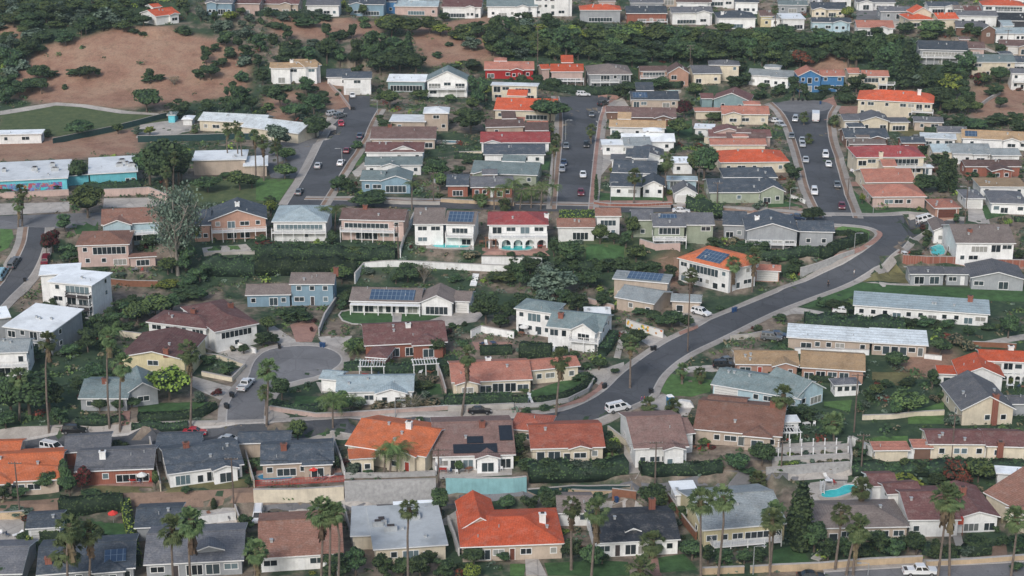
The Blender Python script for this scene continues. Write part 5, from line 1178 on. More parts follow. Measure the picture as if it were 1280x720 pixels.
for a in [
 # tile, kind, x, base y, top y, width
 ('00','r',735,560,432,150),('00','b',745,108,30,85),('00','r',395,680,595,150),('00','b',900,590,495,130),('00','b',1040,560,495,110),('00','r',1055,400,310,110),('00','b',1030,320,222,70),('00','b',1000,400,330,80),('00','b',1080,340,300,70),
 ('00','b',750,420,335,80),('00','b',800,405,365,60),('00','b',730,418,380,60),('00','r',440,395,318,110),('00','b',400,385,330,80),('00','b',355,385,345,60),('00','b',490,385,340,50),('00','s',322,448,415,36),('00','r',200,410,318,110),('00','b',255,390,345,90),('00','b',160,460,385,150),('00','r',210,470,380,70),
 ('00','b',40,470,360,130),('00','b',30,520,420,110),('00','b',100,490,400,110),('00','s',675,165,135,70),('00','s',720,175,150,50),('00','s',930,175,115,110),('00','n',870,425,380,70),('00','s',235,685,640,55),('00','o',590,670,615,60),('00','y',750,680,628,60),('00','d',690,675,635,80),
 ('00','d',975,665,630,40),('00','b',1170,610,420,90),('00','b',1210,520,420,120),('00','b',1140,560,480,90),('00','r',1260,560,470,80),('00','b',1130,240,150,110),('00','y',1150,110,55,90),('00','d',1240,200,125,90),('00','b',330,230,160,130),('00','b',430,170,80,130),('00','b',300,110,20,180),('00','b',150,160,60,150),('00','o',250,70,0,120),
 ('00','b',60,350,230,130),('00','b',140,290,180,130),('00','d',330,110,60,90),('00','o',520,70,0,110),('00','b',600,90,30,110),
 ('10','y',437,62,0,45),('10','b',160,330,240,180),('10','b',260,330,230,130),('10','r',355,310,180,120),('10','b',420,330,230,90),('10','b',120,540,420,130),('10','b',60,480,430,90),('10','b',250,480,380,100),('10','r',200,600,500,120),('10','b',290,570,460,130),('10','r',300,690,580,160),('10','o',240,690,620,110),('10','b',340,530,480,90),('10','b',30,400,340,80),
 ('10','c',765,340,140,110),('10','b',700,320,180,160),('10','b',600,310,150,150),('10','b',620,370,260,140),('10','r',720,370,230,180),('10','r',800,370,260,120),('10','b',560,330,210,110),('10','o',680,190,70,150),('10','o',780,180,85,150),('10','y',640,150,75,90),('10','o',870,170,80,120),('10','y',920,180,115,110),('10','z',1045,190,125,125),('10','s',430,195,130,90),
 ('10','s',540,140,100,60),('10','s',250,130,75,130),('10','s',110,140,100,120),('10','b',220,120,60,120),('10','s',340,100,65,90),('10','b',500,360,190,90),('10','d',600,360,285,80),('10','b',940,110,60,80),('10','b',1200,200,70,120),('10','b',1190,280,130,120),('10','b',1240,300,180,110),('10','o',1260,250,190,80),('10','b',980,345,320,120),('10','b',1070,340,300,130),('10','s',905,290,250,50),('10','s',960,230,200,50),
 ('10','o',670,540,440,90),('10','o',820,500,445,100),('10','b',620,520,440,60),('10','y',1150,480,425,60),('10','b',1110,530,370,110),('10','o',1080,560,480,80),('10','o',970,510,470,60),('10','r',1075,670,540,180),('10','o',1040,600,540,110),('10','b',650,650,600,120),('10','b',620,620,570,60),('10','d',120,740,620,140),('10','s',500,740,690,80),
 ('20','r',190,610,485,200),('20','b',130,420,370,90),('20','r',210,450,390,110),('20','b',50,430,375,110),('20','r',175,140,60,80),('20','c',175,140,60,70),('20','b',60,150,60,110),('20','b',270,300,130,160),('20','b',330,300,180,110),('20','o',420,230,120,130),('20','o',560,210,120,170),('20','y',620,200,115,150),('20','o',720,230,120,150),('20','b',820,230,120,150),('20','o',900,220,130,110),
 ('20','b',480,330,200,150),('20','b',600,330,230,170),('20','b',700,310,190,150),('20','b',800,320,200,150),('20','r',900,330,200,150),('20','b',1000,310,160,150),('20','r',1100,300,170,130),('20','b',1190,300,180,120),('20','o',1150,210,130,110),('20','o',1230,240,150,90),('20','o',1060,170,110,110),('20','b',1250,330,220,80),('20','e',470,330,240,80),('20','s',500,290,260,50),
 ('20','b',740,450,385,120),('20','b',600,470,400,150),('20','b',550,490,420,110),('20','o',915,490,410,85),('20','o',800,430,395,90),('20','b',1120,440,370,120),('20','b',1170,430,360,60),('20','k',585,500,450,30),('20','o',830,680,590,120),('20','v',860,590,500,90),('20','o',880,560,490,70),('20','s',520,700,640,90),('20','d',500,740,680,90),('20','o',1010,600,560,110),('20','b',930,700,670,80),('20','y',1270,80,55,30),
 ('20','b',1240,500,440,80),('20','o',1260,450,410,60),('20','d',60,530,480,60),('20','s',110,505,480,90),
 ('30','c',690,440,180,170),('30','c',640,380,180,110),('30','c',560,360,150,130),('30','r',590,360,200,150),('30','b',520,360,160,120),('30','b',440,340,160,140),('30','b',400,330,190,120),('30','r',270,250,140,150),('30','r',180,260,150,150),('30','b',90,220,120,130),('30','b',340,280,150,130),('30','b',30,300,200,130),('30','v',160,340,240,130),('30','b',90,350,250,110),
 ('30','r',685,180,100,90),('30','o',820,180,100,150),('30','o',800,210,150,100),('30','r',910,50,0,70),('30','y',395,100,25,60),('30','o',650,100,45,50),('30','b',1000,180,110,80),('30','b',1050,200,130,80),('30','r',995,235,185,70),('30','b',1160,290,215,90),('30','b',1040,280,230,50),('30','r',1160,420,330,120),('30','b',980,390,250,130),('30','b',900,390,300,110),('30','y',915,480,360,150),('30','d',760,450,365,130),('30','r',860,560,430,150),('30','r',910,560,480,90),
 ('30','b',820,470,360,140),('30','b',800,400,320,110),('30','v',1060,430,360,80),('30','b',1130,480,415,110),('30','b',1000,560,470,110),('30','b',750,620,570,120),('30','b',850,620,570,130),('30','b',950,630,570,120),('30','r',1030,650,590,130),('30','b',1140,630,570,150),('30','b',1240,620,560,120),('30','d',885,640,605,50),('30','b',440,470,360,100),('30','b',500,480,410,90),('30','r',280,470,415,70),('30','b',180,480,410,60),('30','b',60,480,420,110),('30','b',130,480,380,80),
 ('30','b',370,500,430,110),('30','o',340,450,420,70),('30','r',395,520,470,120),('30','d',320,630,580,70),('30','y',380,450,420,50),('30','s',500,645,615,60),('30','b',400,680,640,70),('30','r',1160,540,480,80),('30','x',1190,610,560,110),('30','s',1260,660,600,80),('30','b',130,260,210,90),('30','b',60,260,200,90),
 ('01','r',870,200,-20,220),('','r',206,236,172,62),('','r',188,233,182,42),('','r',224,233,180,42),('01','b',910,190,20,130),('01','b',730,120,40,130),('01','r',388,200,65,100),('01','o',440,370,205,190),('01','b',325,440,345,110),('01','v',265,540,410,110),('01','b',350,600,500,100),('01','b',600,205,178,150),('01','b',480,225,200,160),('01','b',130,245,205,120),('01','b',30,260,225,100),('01','b',290,240,200,90),('01','b',1130,170,140,90),('01','r',1040,240,150,150),('01','o',1200,230,130,120),
 ('01','b',1260,220,150,90),('01','b',900,300,240,110),('01','e',890,655,235,300),('01','e',930,620,260,240),('01','e',860,640,300,170),('01','o',840,650,560,110),('01','b',930,640,480,120),('01','b',1000,690,600,110),('01','y',985,490,400,50),('01','s',1060,470,440,60),('01','y',840,720,680,110),('01','b',940,720,650,110),('01','b',750,520,450,110),('01','s',510,635,615,70),('01','v',235,560,440,60),('01','d',610,670,640,60),
 ('11','o',145,175,95,120),('11','o',150,90,10,100),('11','b',100,60,0,80),('11','b',410,240,150,90),('11','b',460,250,170,90),('11','r',560,325,230,180),('11','o',610,290,225,90),('11','b',880,100,60,110),('11','r',900,180,70,150),('11','o',920,240,130,90),('11','b',1010,160,110,90),('11','b',1060,100,70,80),('11','r',760,690,590,150),('11','b',700,700,640,60),('11','n',840,700,600,90),('11','b',380,500,430,80),('11','b',25,500,455,70),('11','w',50,510,475,90),
 ('11','b',1000,690,650,90),('11','o',1230,690,640,150),('11','x',1080,570,520,80),('11','o',510,560,510,100),('11','b',450,620,580,100),('11','o',1120,300,250,90),('11','b',70,300,260,70),('11','y',75,360,280,70),('11','o',430,700,600,110),('11','s',660,500,485,60),('11','b',1240,320,270,70),('11','d',560,650,620,80),
 ('21','r',300,620,480,150),('21','b',290,590,500,90),('21','d',210,760,610,240),('21','d',170,700,600,150),('21','r',90,650,560,110),('21','o',440,500,400,85),('21','r',510,500,435,65),('21','b',570,520,430,90),('21','o',620,590,500,110),('21','o',600,470,360,80),('21','r',625,250,170,100),('21','k',420,280,140,26),('21','r',740,160,100,60),('21','r',960,190,0,140),('21','o',920,180,20,100),('21','b',905,440,380,60),('21','b',700,650,590,110),('21','b',1010,520,460,90),
 ('21','x',1100,500,440,80),('21','b',1170,520,480,120),('21','b',1250,540,490,90),('21','r',380,720,620,140),('21','b',560,640,560,90),('21','b',40,720,580,100),('21','b',790,700,600,90),('21','b',660,640,590,90),('21','o',940,300,250,60),('21','d',1230,330,280,60),('21','b',210,560,480,70),('21','b',480,640,570,110),
 ('31','r',225,385,315,125),('31','r',780,250,145,150),('31','b',900,240,60,110),('31','k',870,240,20,80),('31','k',920,240,90,60),('31','b',840,110,40,80),('31','b',780,50,0,80),('31','b',1020,200,140,80),('31','d',730,230,170,100),('31','o',800,480,430,60),('31','b',790,530,460,70),('31','o',905,520,480,50),('31','s',960,580,560,60),('31','s',1090,585,560,50),('31','s',1005,580,565,50),('31','x',1180,410,355,60),('31','y',1195,415,370,50),
 ('31','r',480,165,130,70),('31','b',140,640,560,90),('31','b',40,600,560,70),('31','r',130,660,600,90),('31','s',75,580,550,70),('31','b',740,570,530,80),('31','b',1250,580,530,80),('31','b',1120,180,140,80),('31','b',940,400,345,50),('31','y',470,300,240,30),('31','b',520,310,260,30),('31','b',130,180,110,90),('31','r',105,150,90,60),('31','v',770,440,400,40),
 ('02','b',650,170,60,120),('02','o',690,180,60,130),('02','o',780,150,30,160),('02','b',860,120,30,120),('02','y',850,560,375,210),('02','r',150,640,420,300),('02','r',60,650,430,180),('02','r',250,620,470,160),('02','b',20,560,420,90),('02','b',350,340,280,130),('02','b',440,320,210,130),('02','b',500,230,130,110),('02','b',560,200,120,130),('02','b',470,460,380,130),('02','b',390,500,445,90),('02','b',180,360,290,110),('02','b',520,460,400,120),('02','r',500,620,550,90),
 ('02','r',590,620,555,70),('02','r',660,600,540,90),('02','b',560,350,280,80),('02','b',640,220,170,110),('02','d',725,580,540,60),('02','r',1220,330,280,60),('02','x',1165,320,270,30),('02','b',1040,380,330,90),('02','b',1140,440,370,120),('02','v',1090,540,500,70),('02','d',1000,570,520,90),('02','r',30,700,610,120),('02','b',300,680,600,110),('02','b',940,60,0,180),('02','b',1010,60,0,100),('02','s',480,660,630,90),
 ('12','r',1150,180,20,170),('12','b',1220,200,130,130),('12','b',480,60,0,110),('12','b',440,90,20,70),('12','q',0,0,0,0) if 0 else ('12','b',430,110,60,60),('12','o',60,220,140,90),('12','b',210,170,90,170),('12','b',130,160,100,90),('12','b',40,290,220,130),('12','b',90,280,230,80),('12','r',910,340,240,110),('12','y',660,380,350,60),('12','o',490,330,245,110),('12','x',530,290,260,40),('12','v',290,180,145,40),('12','v',280,220,190,30),
 ('12','r',130,560,450,120),('12','x',850,480,440,110),('12','o',830,510,465,110),('12','o',420,640,515,130),('12','d',520,600,555,90),('12','x',610,600,555,90),('12','x',690,600,560,90),('12','x',870,590,540,110),('12','n',780,610,540,130),('12','b',740,590,545,80),('12','b',960,440,385,50),('12','o',210,770,655,100),('12','d',330,610,560,70),('12','r',820,680,640,40),('12','b',1040,300,260,70),('12','r',1050,720,670,60),('12','r',1160,520,475,60),('12','s',980,200,165,40),('12','s',1040,190,160,40),('12','r',1260,180,60,90),
 ('22','r',30,250,130,100) if 0 else ('22','b',60,110,20,110),('22','d',160,80,0,120),('22','b',330,120,30,120),('22','b',260,90,10,110),('22','b',450,100,20,110),('22','r',800,200,110,140),('22','b',740,190,140,110),('22','b',870,190,140,130),('22','b',640,130,100,120),('22','r',700,160,110,90),('22','r',620,300,200,110),('22','r',570,310,215,60),('22','r',435,410,340,80),('22','r',515,430,400,50),('22','r',315,355,315,60),('22','r',370,410,370,60),
 ('22','s',160,610,588,80),('22','d',50,330,300,90),('22','b',240,430,380,60),('22','b',340,460,430,110),('22','x',1140,250,210,50),('22','b',1230,220,190,60),('22','r',1040,110,90,50),('22','b',740,680,640,90),('22','b',70,640,600,80),('22','w',1030,700,670,30),('22','b',900,690,650,80),('22','v',1200,210,190,20),('22','o',60,520,500,60),
 ('32','r',640,400,320,130),('32','r',860,340,240,110),('32','r',1200,250,130,110),('32','b',1100,210,180,90),('32','x',940,280,220,110),('32','x',1000,310,250,90),('32','b',900,200,160,110),('32','b',780,190,150,120),('32','b',700,190,150,110),('32','r',340,110,60,120),('32','b',270,90,50,90),('32','b',840,190,170,110),('32','b',600,190,160,110),('32','o',700,640,510,180),('32','r',640,650,550,90),('32','o',540,540,480,80),('32','b',700,490,450,110),('32','b',820,500,400,90),('32','b',590,500,460,90),
 ('32','b',190,660,590,150),('32','b',120,640,590,90),('32','d',480,600,560,70),('32','b',450,620,560,60),('32','b',500,570,500,70),('32','d',240,660,620,70),('32','x',830,570,520,50),('32','d',920,690,620,80),('32','b',1160,420,380,60),('32','b',950,540,480,110),('32','b',1060,520,480,110),('32','b',880,560,500,90),('32','o',60,280,140,50) if 0 else ('32','b',60,170,130,90),('32','s',110,315,295,70),('32','s',40,310,290,60),('32','s',550,325,305,60),('32','b',150,280,240,50),('32','b',1000,240,190,90),
 ('03','r',235,300,185,110),('03','v',410,290,165,110),('03','b',330,300,130,90),('03','r',350,320,210,80),('03','b',600,95,45,110),('03','r',1243,280,225,45),('03','r',930,310,270,60),('03','o',780,290,190,40),('03','r',120,600,490,60),('03','z',160,620,490,60),('03','s',440,320,285,120),('03','b',20,340,250,90),('03','b',95,330,280,110),('03','o',1250,640,520,100),('03','k',1070,385,325,36),('03','b',1230,500,400,90),('03','b',40,260,230,50),('03','b',500,560,470,90),('03','r',20,760,660,90),('03','d',90,415,380,140),
 ('13','d',485,220,150,95),('13','r',925,425,275,110),('13','r',560,220,190,60),('13','b',400,720,620,180),('13','b',500,720,580,110),('13','b',640,740,610,130),('13','b',730,740,620,130),('13','b',820,740,610,130),('13','r',870,680,590,90),('13','b',940,740,640,130),('13','r',1090,660,580,140),('13','y',1080,740,655,90),('13','w',1020,740,655,50),('13','r',20,90,0,40) if 0 else ('13','b',400,190,120,50),('13','o',1015,210,140,50),('13','r',1250,390,310,90),('13','b',1240,650,600,80),('13','o',10,650,540,50),('13','z',1260,160,110,70),
 ('23','r',500,120,30,100),('23','y',515,100,30,70),('23','b',30,120,0,110),('23','b',80,200,130,110),('23','d',350,210,145,140),('23','b',450,210,140,120),('23','b',190,220,140,130),('23','b',260,210,150,110),('23','r',700,400,255,150),('23','o',740,400,290,90),('23','r',190,400,290,150),('23','b',90,390,310,110),('23','r',160,340,270,80),('23','r',430,350,295,60),('23','r',300,650,530,120),('23','r',400,690,560,120),('23','r',450,660,600,80),
 ('23','o',960,75,30,60),('23','r',1120,190,110,150),('23','r',1250,170,50,130),('23','d',860,200,150,70),('23','b',740,150,120,80),('23','r',900,640,530,130),('23','b',980,660,560,90),('23','b',1060,660,590,110),('23','b',1160,660,590,110),('23','b',1230,640,580,100),('23','b',800,400,350,60),('23','s',760,540,500,30) if 0 else ('23','b',850,440,370,60),('23','o',30,120,60,60),('23','y',10,160,110,50),('23','r',1270,450,350,60),('23','b',920,30,0,80),('23','b',1180,210,180,90),
 ('33','k',155,590,220,150),('33','r',230,600,440,150),('33','z',700,275,180,190),('33','v',940,290,135,160),('33','r',840,270,200,120),('33','o',1050,250,135,160),('33','b',1020,180,130,100),('33','b',620,200,165,100),('33','b',560,600,500,140),('33','b',630,640,540,110),('33','r',530,560,490,110),('33','b',740,620,510,120),('33','b',700,600,490,110),('33','b',840,640,540,110),('33','b',920,640,560,90),('33','r',1040,590,520,150),('33','r',460,640,560,110),('33','b',380,620,530,110),('33','b',300,640,540,110),('33','b',1170,570,520,90),
 ('33','b',1250,600,520,110),('33','o',500,90,30,60),('33','b',450,110,30,60),('33','b',1240,700,650,90),('33','b',1110,230,190,60),('33','r',10,150,70,50),('33','d',990,620,570,90),('33','b',560,130,90,80) if 0 else ('33','b',470,130,60,60),('33','b',760,200,150,110),('33','r',440,470,420,50),('33','b',1140,500,470,50)]:
    if a[1] != 'q': tree(*a)
# ---- belts of trees: individual trees filled into the wooded slopes
HB = [pl for H in HOUSES for pl in H['poly']]
def blocked(x, y, pad=0.0, polys=None):
    for pl in (polys or BLOCK+HB):
        xs = [p[0] for p in pl]; ys = [p[1] for p in pl]
        if x < min(xs)-pad or x > max(xs)+pad or y < min(ys)-pad or y > max(ys)+pad: continue
        X = np.array([x]); Y = np.array([y])
        if dist_poly(pl, X, Y)[0] <= pad: return True
    return False
def belt(pts, n, kinds, hr, wr, phrase, mind=3.0):
    poly = W2(pts); xs = [p[0] for p in poly]; ys = [p[1] for p in poly]; put = []; tries = 0
    while len(put) < n and tries < n*30:
        tries += 1; x = rng.uniform(min(xs), max(xs)); y = rng.uniform(min(ys), max(ys))
        if not inpoly(poly, np.array([x]), np.array([y]))[0] or blocked(x, y, 1.2) or any((x-a)**2+(y-b)**2 < mind**2 for a, b in put): continue
        put.append((x, y)); kd = kinds[int(rng.integers(len(kinds)))]
        o = grow(kd, (x, y, float(H1(x, y))-.1), rng.uniform(*hr), rng.uniform(*wr), skip=True)
        d = {'b': 'dark bushy tree', 'r': 'dark round tree', 'm': 'mid green bushy tree', 'o': 'mid green round tree', 'd': 'grayish green tree', 's': 'low dark shrub', 't': 'green shrub', 'a': 'gray green shrub', 'x': 'dry brown shrub', 'g': 'light green tree', 'u': 'flat topped dark tree', 'c': 'dark conifer', 'z': 'yellow green shrub', 'v': 'dark red leaved tree'}[kd]
        o['label'] = d+' '+phrase; o['group'] = d+'s '+phrase
belt([(560,50),(612,34),(700,40),(860,46),(960,46),(1130,56),(1150,80),(1060,82),(880,78),(600,76)], 100, 'bbrmmodog', (3.5, 6.3), (6, 9.5), 'in the wooded slope below the upper houses', 5)
belt([(0,0),(60,6),(130,6),(190,14),(180,36),(110,44),(60,60),(20,100),(0,120)], 60, 'bbrmdam', (3, 6), (6, 10), 'on the brushy hillside at the top left', 5)
belt([(200,18),(300,18),(480,16),(480,24),(330,28),(300,50),(265,40),(215,30)], 22, 'bsadto', (2, 5), (3, 7), 'below the rim row beside the bare hill', 4)
belt([(268,60),(330,50),(440,44),(500,50),(500,84),(345,84),(330,110),(300,130),(268,110)], 30, 'bbrsad', (3, 6.5), (4, 7), 'on the slope above the first street', 4.5)
belt([(330,110),(400,110),(410,150),(370,160),(320,145)], 10, 'bsrt', (2, 4), (3, 5), 'on the bank left of the turning circle', 4)
belt([(1140,90),(1230,95),(1225,150),(1170,150),(1140,120)], 14, 'bbro', (4, 8), (5, 7), 'in the grove right of the scarlet hip roof', 4.5)
belt([(640,325),(700,330),(800,335),(840,350),(760,345),(640,348)], 12, 'bbrs', (2.5, 4.5), (3.5, 6), 'on the bank below the pool row', 3.5)
belt([(40,400),(130,372),(180,385),(180,395),(140,430),(60,440)], 12, 'bbr', (3, 5), (4, 6), 'in the gully beside the modern houses', 3.5)
belt([(640,50),(960,52),(1060,62),(1060,78),(640,74)], 36, 'bbmo', (4, 6.5), (6, 10), 'low in the dark wooded belt', 5)
# small yard shrubs round the houses
cnt = 0
for H in HOUSES:
    if H['root'].name.startswith(('school', 'storage', 'canopy')): continue
    k = 0
    for tr in range(8):
        if k >= 2 or cnt > 250: break
        pl = H['poly'][0]; i = int(rng.integers(4)); a = np.array(pl[i]); b_ = np.array(pl[(i+1) % 4]); t = rng.uniform(.05, .95); c0 = np.mean(np.array(pl), 0)
        p = a+(b_-a)*t; dd = p-c0; p = p+dd/np.linalg.norm(dd)*rng.uniform(1.0, 3.0)
        if blocked(p[0], p[1], .5): continue
        grow('sstaxzsw'[int(rng.integers(8))], (p[0], p[1], float(H1(p[0], p[1]))-.05), rng.uniform(.8, 1.9), rng.uniform(1.4, 2.8), group='shrubs in the yards'); k += 1; cnt += 1
# ---- hedges
def hedge(t, pts, hgt, wid, mat='dark', label='', close=False, name='hedge'):
    P_ = dens(W2(pts, t), .8); a = offs(P_, wid/2); b = offs(P_, -wid/2); m_ = LEAF[mat]
    C, Nn, EV, EF = [], [], [], []; n = len(P_); hs = []
    for i in range(n):
        z = float(H1(*P_[i])); dz = rng.uniform(-.05, .05) if wid < 2.5 else hgt*(.16*math.sin(i*.9+hgt*7)+.12*math.sin(i*.37))+rng.uniform(-.15, .15); hs.append(dz)
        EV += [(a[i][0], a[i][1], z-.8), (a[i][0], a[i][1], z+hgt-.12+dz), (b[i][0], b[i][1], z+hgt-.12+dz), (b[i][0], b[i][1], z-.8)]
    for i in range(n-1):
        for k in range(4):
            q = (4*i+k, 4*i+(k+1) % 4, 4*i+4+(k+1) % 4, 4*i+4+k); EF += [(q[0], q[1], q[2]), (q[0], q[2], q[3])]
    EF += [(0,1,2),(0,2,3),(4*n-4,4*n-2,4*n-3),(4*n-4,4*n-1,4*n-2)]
    per = max(6, int(.8*(wid+2*hgt)*5.5))
    for i in range(n-1):
        for _ in range(per):
            t_ = rng.uniform(); u = rng.uniform(0, wid+2*hgt); x0 = a[i][0]*(1-t_)+a[i+1][0]*t_; y0 = a[i][1]*(1-t_)+a[i+1][1]*t_; x1 = b[i][0]*(1-t_)+b[i+1][0]*t_; y1 = b[i][1]*(1-t_)+b[i+1][1]*t_
            z = float(EV[4*i][2])*(1-t_)+float(EV[4*i+4][2])*t_+.8; dx, dy = (x0-x1)/wid, (y0-y1)/wid
            if u < hgt: C.append((x0, y0, z+u)); Nn.append((dx, dy, .3))
            elif u < hgt+wid: f_ = (u-hgt)/wid; C.append((x0+(x1-x0)*f_, y0+(y1-y0)*f_, z+hgt+hs[i]+rng.uniform(-.1, .06))); Nn.append((0, 0, 1))
            else: C.append((x1, y1, z+2*hgt+wid-u)); Nn.append((-dx, -dy, .3))
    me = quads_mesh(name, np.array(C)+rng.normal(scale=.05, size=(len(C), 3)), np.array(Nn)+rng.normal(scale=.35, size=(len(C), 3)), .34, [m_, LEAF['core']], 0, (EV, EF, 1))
    return tag(link(name, me), label, 'hedge', None, 'thing')
for a in [
 ('11',[(0,560),(250,562),(480,566),(700,572)],2.4,3.0,'dark','long dark clipped hedge below the conservatory house'),('11',[(0,640),(200,640),(420,640),(500,636)],3.4,3.0,'dark','tall dark hedge along the lower edge of the bank'),
 ('01',[(1020,640),(1150,640),(1280,642)],3.4,4.0,'dark','dark hedge block below the pink gabled house'),('11',[(0,530),(150,530),(350,528)],1.4,1.4,'dark','low dark hedge in front of the conservatory'),
 ('31',[(-80,550),(120,556),(270,552)],1.8,2.0,'dark','dark hedge below the wide gray gabled house'),('31',[(255,552),(300,560),(370,520),(430,500),(480,480)],2.2,2.4,'dark','clipped hedge curving round the street corner'),('31',[(330,455),(400,450),(440,470)],1.2,1.6,'dark','small hedge beside the corner lawn'),
 ('21',[(235,365),(412,363)],1.6,2.0,'light','bright green hedge top along the cross street'),('21',[(870,325),(960,338),(1045,345)],3.0,2.6,'mid','square green hedge beside the small white garage'),('21',[(230,620),(400,630),(560,620)],2.2,2.4,'dark','dark hedge under the green bank lawn'),
 ('21',[(1040,530),(1160,540),(1280,545)],1.4,2.0,'dark','dark hedge on the bank above the solar villa'),('20',[(0,435),(120,440),(250,455),(420,468),(520,462)],2.2,2.4,'dark','long dark hedge round the second turning circle'),('20',[(520,470),(600,440),(700,430),(850,438)],2.2,2.4,'dark','dark hedge behind the pool house'),
 ('12',[(440,410),(560,405),(700,420),(850,410),(1000,370)],1.6,2.0,'dark','dark hedge in front of the maroon brick house'),('12',[(70,585),(180,615),(300,618),(330,590)],1.3,1.6,'dark','low hedge round the cul-de-sac lawn'),('12',[(940,585),(1060,580),(1280,572)],2.0,2.2,'dark','dark hedge in front of the salmon roofed house'),
 ('12',[(1120,330),(1280,325)],1.8,2.0,'dark','dark hedge below the pink terrace'),('22',[(0,575),(80,575)],1.5,1.8,'dark','dark hedge left of the white path arches'),('22',[(110,570),(220,560),(330,520),(405,470),(360,440)],1.0,1.6,'dark','low hedge round the bright corner lawn'),
 ('22',[(40,340),(120,350),(200,352)],3.2,2.4,'dark','tall dark hedge below the white veranda house'),('22',[(215,350),(280,350)],2.4,1.8,'dark','short dark hedge beside the white stair'),('22',[(450,340),(480,300),(510,250)],2.0,2.0,'dark','dark hedge beside the veranda house steps'),
 ('02',[(690,660),(850,655),(1000,640),(1070,600)],1.4,1.8,'dark','clipped hedge along the curved corner wall'),('02',[(380,675),(520,672),(620,660)],1.0,1.4,'dark','low hedge by the lower avenue at the left'),('02',[(660,700),(800,695),(940,690)],1.0,1.2,'dark','low hedge along the avenue pavement'),
 ('03',[(300,395),(450,392),(620,382)],2.6,2.4,'dark','tall dark hedge enclosing the small green yard'),('03',[(630,380),(645,470),(665,560),(685,670)],2.2,1.6,'light','yellow green hedge running between two back yards'),('03',[(205,540),(300,538)],2.0,1.6,'dark','dark hedge in front of the white garage'),
 ('23',[(80,215),(250,210),(420,205),(570,190)],2.0,4.0,'dark','ivy covered bank under the red brown hip roof'),('23',[(640,200),(800,195),(1050,185)],1.6,2.4,'dark','dark ivy bank beside the alley'),('33',[(420,190),(560,192),(800,188),(1050,180),(1280,180)],1.3,3.0,'dark','long dark hedge below the white garden wall'),
 ('33',[(960,600),(1000,610),(1100,600)],1.6,2.6,'dark','rounded hedge beside the front path'),('33',[(780,600),(860,620),(950,640)],1.6,2.4,'dark','dark hedge beside the front lawn steps'),('32',[(0,440),(200,455),(330,470)],1.3,1.4,'dark','dark hedge below the long tan roof'),
 ('32',[(380,100),(420,140)],1.5,2.0,'dark','dark hedge at the end of the pale blue roof'),('32',[(180,180),(400,190),(520,195),(680,200)],2.0,4.5,'dark','thick hedge between the two long pale roofs'),('31',[(1230,385),(1300,388)],1.2,1.6,'dark','dark hedge at the right frame edge'),
 ('30',[(780,655),(900,660),(1000,640)],1.4,1.8,'dark','dark hedge beside the small green plot'),('30',[(190,500),(260,490),(300,470)],1.5,2.0,'dark','dark hedge below the bright blue house'),('01',[(100,250),(200,240),(340,235)],1.6,2.4,'dark','dark hedge under the school mural'),('01',[(420,232),(560,225),(700,215)],1.8,2.8,'dark','dark hedge below the smaller school wing'),
 ('10',[(0,80),(200,75),(400,70)],1.6,2.0,'dark','hedge line below the rim houses'),('11',[(990,70),(1100,75),(1140,80)],1.6,2.0,'dark','dark hedge between the cream wall and gray roof')]:
    hedge(*a)
# ---- ground cover: uncountable low growth on every unpaved bit of ground
cell = 1.0; X0, Y0 = -230, -125; NX, NY = 460, 440
BX, BY = np.meshgrid(X0+np.arange(NX)+.5, Y0+np.arange(NY)+.5); OCC = np.zeros(BX.shape, bool)
for pl in BLOCK+HB:
    xs = [p[0] for p in pl]; ys = [p[1] for p in pl]
    i0, i1 = max(0, int(min(xs)-X0)-1), min(NX, int(max(xs)-X0)+2); j0, j1 = max(0, int(min(ys)-Y0)-1), min(NY, int(max(ys)-Y0)+2)
    if i1 <= i0 or j1 <= j0: continue
    s = np.s_[j0:j1, i0:i1]; OCC[s] |= dist_poly(pl, BX[s], BY[s]) < .5
def cover(nm, n, rr, hh, leafsz, mats, thr, label, zones=None, q=13):
    x = rng.uniform(X0, X0+NX, n); y = rng.uniform(Y0, Y0+NY, n)
    keep = ~OCC[(y-Y0).astype(int).clip(0, NY-1), (x-X0).astype(int).clip(0, NX-1)]
    i = np.clip(np.searchsorted(gx, x)-1, 0, len(gx)-2); j = np.clip(np.searchsorted(gy, y)-1, 0, len(gy)-2)
    zd, zf, zg = ZD[j, i], ZF[j, i], ZG[j, i]
    nz = np.sin(x/9.1+np.sin(y/13))+np.sin(y/7.3+np.sin(x/11))+rng.normal(scale=.5, size=n)+zg*1.2
    keep &= (nz > thr) & (zf < .3) & ((zd < .3) | (rng.uniform(size=n) < .04))
    # only where the photograph could see
    yy = y-CAM.y; keep &= (np.abs(x) < yy*.36+14)
    x, y = x[keep], y[keep]; z = H1(x, y); n = len(x); r = rng.uniform(*rr, n)
    d = rng.normal(size=(n, q, 3)); d /= np.linalg.norm(d, axis=2, keepdims=True); d[..., 2] = np.abs(d[..., 2])
    C = np.stack([x, y, z], 1)[:, None]+d*np.stack([r, r, r*hh], 1)[:, None]*rng.uniform(.5, 1.05, (n, q, 1))
    Nn = d+rng.normal(scale=.4, size=d.shape)+np.array([0, 0, .5])
    mi = np.repeat(rng.integers(len(mats), size=n), q)
    me = quads_mesh(nm, C.reshape(-1, 3), Nn.reshape(-1, 3), leafsz, mats, mi)
    return tag(link(nm, me), label, 'ground cover', None, 'stuff')
cover('undergrowth', 30000, (.6, 1.6), .6, .42, [LEAF['dark'], LEAF['mid'], LEAF['dark'], LEAF['sage'], LEAF['dry']], -.75, 'low dark green undergrowth between the houses and on the banks')
cover('shrubbery', 5200, (1.0, 2.1), .85, .5, [LEAF['dark'], LEAF['mid'], LEAF['light'], LEAF['sage'], LEAF['dark'], LEAF['purple'], LEAF['mid']], .55, 'dense unkempt shrubbery filling the gaps between yards', q=34)
